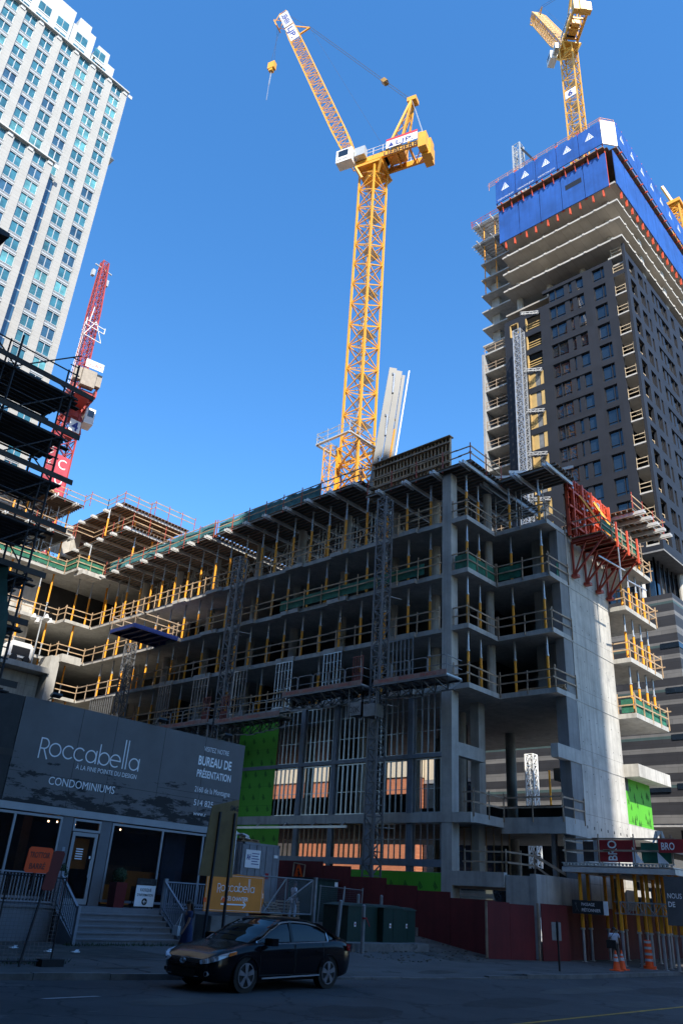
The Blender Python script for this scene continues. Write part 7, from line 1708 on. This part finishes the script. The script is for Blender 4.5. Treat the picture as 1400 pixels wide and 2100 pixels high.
fixn(s.build('grille', black, CARO)); s = MB(); s.bar(cp(2.36, -.5, .62), cp(2.36, .5, .62), .02); s.bar(cp(2.42, -.5, .30), cp(2.42, .5, .30), .015); s.bar(cp(2.36, .5, .29), cp(2.2, .62, .28), .012); s.build('grille_trim', chrome, CARO)
s = MB(); s.prism([cp(2.41, -.40, .42), cp(2.41, .40, .42), cp(2.42, .36, .28), cp(2.42, -.36, .28)], cf*.02); fixn(s.build('lower_intake', gap, CARO))
s = MB()
def ell(cy_, cz, ry, rz, n=18):
    P = [cp(2.475, cy_+ry*math.cos(2*math.pi*i/n), cz+rz*math.sin(2*math.pi*i/n)) for i in range(n+1)]
    for a, b in zip(P, P[1:]): s.bar(a, b, .012)
ell(0, .57, .085, .058); ell(0, .57, .03, .055); ell(0, .595, .06, .022); s.build('badge', chrome, CARO)
# wheels
for x in (wbl/2, -wbl/2):
    for sg in (1, -1):
        yo = .885; s = MB(); s.tube(cp(x, sg*(yo-.2), .335), cp(x, sg*(yo+.005), .335), .335, 32); wh = s.build('wheel', tyre, CARO)
        s = MB(); s.tube(cp(x, sg*(yo+.006), .335), cp(x, sg*(yo+.012), .335), .235, 28); s.build('rim_well', gap, wh)
        s = MB(); c = cp(x, sg*(yo+.018), .335)
        P = [c+cf*(.232*math.cos(2*math.pi*i/28))+Vector((0, 0, .232*math.sin(2*math.pi*i/28))) for i in range(29)]
        for a, b in zip(P, P[1:]): s.bar(a, b, .02)
        for i in range(5):
            for d in (-.13, .13):
                a = 2*math.pi*i/5+.3+d; a0 = 2*math.pi*i/5+.3+d*.4; s.bar(c+cf*(.04*math.cos(a0))+Vector((0, 0, .04*math.sin(a0))), c+cf*(.225*math.cos(a))+Vector((0, 0, .225*math.sin(a))), .035, .05)
        s.tube(c-cl*sg*.01, c+cl*sg*.012, .05, 10); s.build('rim', rim, wh)
        s = MB(); pr = None
        for i in range(17):
            a = math.pi*(-.06+1.12*i/16); p = cp(x+.375*math.cos(a), sg*.898, .335+.375*math.sin(a)); 
            if pr: s.bar(pr, p, .05, .03)
            pr = p
        s.build('wheel_arch', paint, CARO)
        s = MB(); s.tube(cp(x, sg*.80, .36), cp(x, sg*.897, .36), .372, 28); s.build('arch_liner', gap, CARO)
# ------------------------------------------------------------ people
def skin(name, verts, edges, radii, m, parent, sub=1, fx=None):
    me = bpy.data.meshes.new(name); me.from_pydata([tuple(v) for v in verts], edges, []); o = bpy.data.objects.new(name, me); COL.objects.link(o)
    md = o.modifiers.new('skin', 'SKIN'); md.use_smooth_shade = True
    L_ = me.skin_vertices[0].data
    for i, r in enumerate(radii): L_[i].radius = r if isinstance(r, tuple) else (r, r)
    L_[0].use_root = True
    if sub: sd = o.modifiers.new('sub', 'SUBSURF'); sd.levels = sub; sd.render_levels = sub
    dg = bpy.context.evaluated_depsgraph_get(); dg.update(); m2 = bpy.data.meshes.new_from_object(o.evaluated_get(dg)); bpy.data.objects.remove(o)
    m2.materials.clear(); m2.materials.append(m)
    for p in m2.polygons: p.use_smooth = True; p.material_index = 0
    n = bpy.data.objects.new(name, m2); COL.objects.link(n); n.parent = parent; return n
def ellip(mb, c, rx, ry, rz, n=12, k=8, z0=-1, z1=1):
    c = Vector(c); vs = []
    for j in range(k+1):
        t = math.asin(z0)+(math.asin(z1)-math.asin(z0))*j/k
        for i in range(n): a = 2*math.pi*i/n; vs.append(c+Vector((rx*math.cos(a)*math.cos(t), ry*math.sin(a)*math.cos(t), rz*math.sin(t))))
    mb.add(vs, [(j*n+i, j*n+(i+1) % n, (j+1)*n+(i+1) % n, (j+1)*n+i) for j in range(k) for i in range(n)])
skinm = mat('skin', (.28, .15, .10), .55, var=.06); skind = mat('tanned_skin', (.16, .085, .055), .55, var=.06)
def person(loc, head, label, H_, sk, J, shirt, legs, hair='short', hairm=None, skirt=False, long_sleeve=False, robe=False):
    """J: joint positions in body space (x right, y forward, z up, metres for a 1.75 m figure)"""
    t = bpy.data.objects.new('person', None); COL.objects.link(t); t.location = loc; t.rotation_euler = (0, 0, head); ORG[t.name] = Vector((0, 0, 0)); tag(t, label, 'person')
    t.scale = (H_/1.75,)*3
    b = dict(pel=(0, 0, .95), waist=(0, .0, 1.10), chest=(0, .02, 1.32), neck=(0, .03, 1.49), head0=(0, .045, 1.58), head1=(0, .05, 1.66), head2=(0, .04, 1.735), nose=(0, .145, 1.635),
             rsh=(.19, .01, 1.41), lsh=(-.19, .01, 1.41), rel=(.25, -.02, 1.14), lel=(-.25, -.02, 1.14), rwr=(.27, .06, .90), lwr=(-.27, .06, .90),
             rhip=(.09, 0, .92), lhip=(-.09, 0, .92), rkn=(.10, .03, .5), lkn=(-.10, .03, .5), ran=(.10, -.02, .09), lan=(-.10, -.02, .09), rto=(.11, .15, .03), lto=(-.11, .15, .03))
    b.update(J)
    names = list(b); V = [Vector(b[n]) for n in names]; ix = {n: i for i, n in enumerate(names)}
    E_ = [('pel', 'waist'), ('waist', 'chest'), ('chest', 'neck'), ('neck', 'head0'), ('head0', 'head1'), ('head1', 'head2'), ('head1', 'nose'), ('chest', 'rsh'), ('chest', 'lsh'), ('rsh', 'rel'), ('lsh', 'lel'), ('rel', 'rwr'), ('lel', 'lwr'), ('pel', 'rhip'), ('pel', 'lhip'), ('rhip', 'rkn'), ('lhip', 'lkn'), ('rkn', 'ran'), ('lkn', 'lan'), ('ran', 'rto'), ('lan', 'lto')]
    rad = dict(pel=(.15, .11), waist=(.125, .095), chest=(.155, .105), neck=.055, head0=.072, head1=.088, head2=.06, nose=.014, rsh=.062, lsh=.062, rel=.042, lel=.042, rwr=.028, lwr=.028, rhip=.09, lhip=.09, rkn=.058, lkn=.058, ran=.04, lan=.04, rto=.035, lto=.035)
    radii = [rad[n] for n in names]; edges = [(ix[a], ix[c]) for a, c in E_]
    for sd in ('r', 'l'):                                   # palm, four fingers and a thumb
        wv = V[ix[sd+'wr']]; d = (wv-V[ix[sd+'el']]).normalized(); sx = 1 if sd == 'r' else -1; side = Vector((0, 1, 0)); side = (side-d*side.dot(d)).normalized()
        pm = wv+d*.06; V.append(pm); radii.append((.036, .018)); ip = len(V)-1; edges.append((ix[sd+'wr'], ip))
        for f in range(4):
            o_ = side*(.028-.018*f); l = (.07, .078, .072, .058)[f]; a = pm+o_+d*.035; c = a+d*l*.6; e = c+(d*.8+Vector((-sx*.5, 0, 0)))*.45*l
            V += [a, c, e]; radii += [.0095, .0085, .007]; q = len(V); edges += [(ip, q-3), (q-3, q-2), (q-2, q-1)]
        a = wv+d*.03+side*.035; c = a+d*.035+side*.015; V += [a, c]; radii += [.011, .008]; q = len(V); edges += [(ip, q-2), (q-2, q-1)]
    body = skin('body', V, edges, radii, sk, t)
    g = lambda n: Vector(b[n])
    def piece(nm, pts, eds, rds, m): return skin(nm, pts, eds, rds, m, t)
    # shirt
    k = .62 if not long_sleeve else .95
    piece('shirt', [g('waist')+Vector((0, 0, -.13)), g('waist'), g('chest'), g('neck')+Vector((0, 0, -.05)), g('rsh'), g('lsh'), g('rsh').lerp(g('rel'), k), g('lsh').lerp(g('lel'), k)], [(0, 1), (1, 2), (2, 3), (2, 4), (2, 5), (4, 6), (5, 7)], [(.165, .125), (.145, .115), (.172, .122), (.07, .07), .078, .078, .062, .062], shirt)
    if skirt:
        s = MB(); n = 18; vs = []
        for j, (z, rx, ry) in enumerate(((1.08, .14, .11), (.95, .18, .15), (.75, .2, .17), (.55, .22, .2))):
            for i in range(n): a = 2*math.pi*i/n; w_ = 1+.05*math.sin(a*5)*j/3; vs.append((rx*w_*math.cos(a), ry*w_*math.sin(a), z))
        s.add(vs, [(j*n+i, j*n+(i+1) % n, (j+1)*n+(i+1) % n, (j+1)*n+i) for j in range(3) for i in range(n)]); s.build('skirt', legs, t, smooth=True)
    else:
        piece('trousers', [g('pel'), g('rhip'), g('lhip'), g('rkn'), g('lkn'), g('ran')+Vector((0, 0, .04)), g('lan')+Vector((0, 0, .04))], [(0, 1), (0, 2), (1, 3), (2, 4), (3, 5), (4, 6)], [(.165, .125), .102, .102, .078, .078, .068, .068], legs)
    for sd in 'rl':
        a, c = g(sd+'an'), g(sd+'to'); skin('shoe', [a+Vector((0, -.03, -.045)), (a+c)/2+Vector((0, 0, -.02)), c], [(0, 1), (1, 2)], [.045, .045, .036], black, t)
    s = MB(); hc = g('head1')
    if hair == 'short': ellip(s, hc+Vector((0, -.018, .022)), .096, .108, .102, z0=-.15)
    elif hair == 'long':
        ellip(s, hc+Vector((0, -.018, .022)), .10, .11, .104, z0=-.2); vs = []
        for j, (z, r, yy_) in enumerate(((1.66, .10, -.03), (1.52, .105, -.06), (1.40, .11, -.08), (1.28, .085, -.09), (1.22, .03, -.09))):
            for i in range(10): a = math.pi+math.pi*i/9; vs.append((r*math.cos(a)*1.05, yy_+r*math.sin(a)*.8, z))
        s.add(vs, [(j*10+i, j*10+i+1, (j+1)*10+i+1, (j+1)*10+i) for j in range(4) for i in range(9)])
    s.build('hair', hairm or black, t, smooth=True)
    s = MB()
    for sx in (-1, 1):
        ellip(s, hc+Vector((sx*.034, .083, .015)), .012, .008, .008, 8, 5)
    explode(s.build('eye', black, t))
    s = MB(); s.obox(hc+Vector((0, .086, -.062)), (1, 0, 0), (0, 1, 0), (0, 0, 1), .022, .005, .005); s.build('mouth', mat('lips', (.20, .06, .05), .6) if 'lips' not in MATS else MATS['lips'], t)
    s = MB()
    for sx in (-1, 1): ellip(s, hc+Vector((sx*.09, -.005, .0)), .012, .022, .032, 8, 6)
    explode(s.build('ear', sk, t, smooth=True))
    return t
def yaw_of(v): return math.atan2(v[1], v[0])-math.pi/2       # figure's forward (+y) to the vector
brown = mat('brown_hair', (.02, .012, .008), .5, var=.2)
# woman in blue, walking left behind the car
p = H(388, 1940, 'z', .13); base = Vector((17.6, 21.9, .13))
hd = H(392, 1849, 'y', 21.9); base = Vector((hd.x, 21.9, .13)); hh = hd.z-.13+.0
person(base, yaw_of((-.95, .32)), 'woman with long dark hair in a sleeveless blue dress walking past the stairs', max(1.6, min(1.8, hh+.02)), skinm,
       dict(rel=(.22, -.12, 1.15), rwr=(.22, -.10, .90), lel=(-.22, .08, 1.15), lwr=(-.23, .2, .93), rkn=(.09, .16, .52), ran=(.09, .12, .1), rto=(.09, .28, .05), lkn=(-.09, -.02, .5), lan=(-.09, -.25, .13), lto=(-.09, -.12, .03)),
       mat('blue_dress', (.015, .03, .10), .8, var=.2), MATS['blue_dress'], 'long', brown, skirt=True)
t = thing('shoulder_bag', base+Vector((-.25, .0, .7)), 'small white handbag at the hip of the woman in blue', 'handbag'); s = MB(); c = base+Vector((-.33, .12, .85)); s.obox(c, (1, 0, 0), (0, 1, 0), (0, 0, 1), .05, .14, .13); s.build('bag_body', letter, t); s = MB(); s.bar(c+Vector((0, .1, .1)), c+Vector((.15, .0, .48)), .015); s.bar(c+Vector((0, -.1, .1)), c+Vector((.15, .0, .48)), .015); s.build('strap', letter, t)
# painter in white by the gate
hd = H(607, 1818, 'y', 30.2); hf = H(598, 1887, 'y', 30.2); zf = gz(hd.x, 30.2)
person(Vector((hd.x-.12, 30.2, max(zf, hf.z-.02))), yaw_of((1, -.25)), 'worker in white overalls standing behind the mesh gate', 1.72, skind,
       dict(lel=(-.27, .02, 1.17), lwr=(-.22, .2, 1.02), rel=(.25, -.06, 1.14), rwr=(.25, .0, .88), rkn=(.1, .08, .5), ran=(.1, .05, .09), rto=(.11, .2, .03), lkn=(-.1, -.02, .5), lan=(-.1, -.12, .09), lto=(-.11, .04, .03), head1=(0, .06, 1.655), head2=(0, .055, 1.73)),
       mat('white_overalls', (.55, .58, .66), .8, var=.12, scale=6), MATS['white_overalls'], 'short', black)
# man with a shoulder bag seen from behind
pm = H(1256, 1991, 'z', .13)
pm = Vector((38.6, 18.1, .13)); hd = H(1257, 1906, 'x', 38.6); pm = Vector((38.6, hd.y, .13))
HT = max(1.6, min(1.85, hd.z-.13))
person(pm, yaw_of((.93, .3)), 'man seen from behind in a pale shirt, head bowed, carrying a black shoulder bag', HT, skind,
       dict(neck=(0, .06, 1.48), head0=(0, .10, 1.56), head1=(0, .13, 1.63), head2=(0, .13, 1.70), nose=(0, .22, 1.59), lel=(-.27, -.04, 1.16), lwr=(-.27, .08, .95), rel=(.27, -.03, 1.15), rwr=(.22, .14, 1.0), rkn=(.09, .14, .52), ran=(.09, .05, .1), rto=(.1, .2, .04), lkn=(-.09, -.02, .5), lan=(-.09, -.2, .14), lto=(-.1, -.08, .03)),
       mat('pale_shirt', (.50, .53, .62), .8, var=.1, scale=5), mat('grey_trousers', (.14, .13, .13), .85, var=.2), 'short', black)
fv = Vector((.93, .3, 0)).normalized(); rv = Vector((fv.y, -fv.x, 0)); t = thing('shoulder_bag', pm+Vector((0, 0, .8)), 'black messenger bag slung low on the back of the walking man', 'bag')
s = MB(); c = pm-rv*.12-fv*.20+Vector((0, 0, .90)); s.obox(c, rv, fv, (0, 0, 1), .21, .07, .17); s.obox(c-fv*.075+Vector((0, 0, .03)), rv, fv, (0, 0, 1), .19, .012, .13); s.build('bag_body', black, t)
s = MB(); s.bar(c-rv*.1+Vector((0, 0, .15)), pm+rv*.12-fv*.15+Vector((0, 0, 1.5)), .035, .02); s.bar(pm+rv*.12-fv*.15+Vector((0, 0, 1.5)), pm+rv*.14+fv*.1+Vector((0, 0, 1.46)), .035, .02); s.build('strap', black, t)
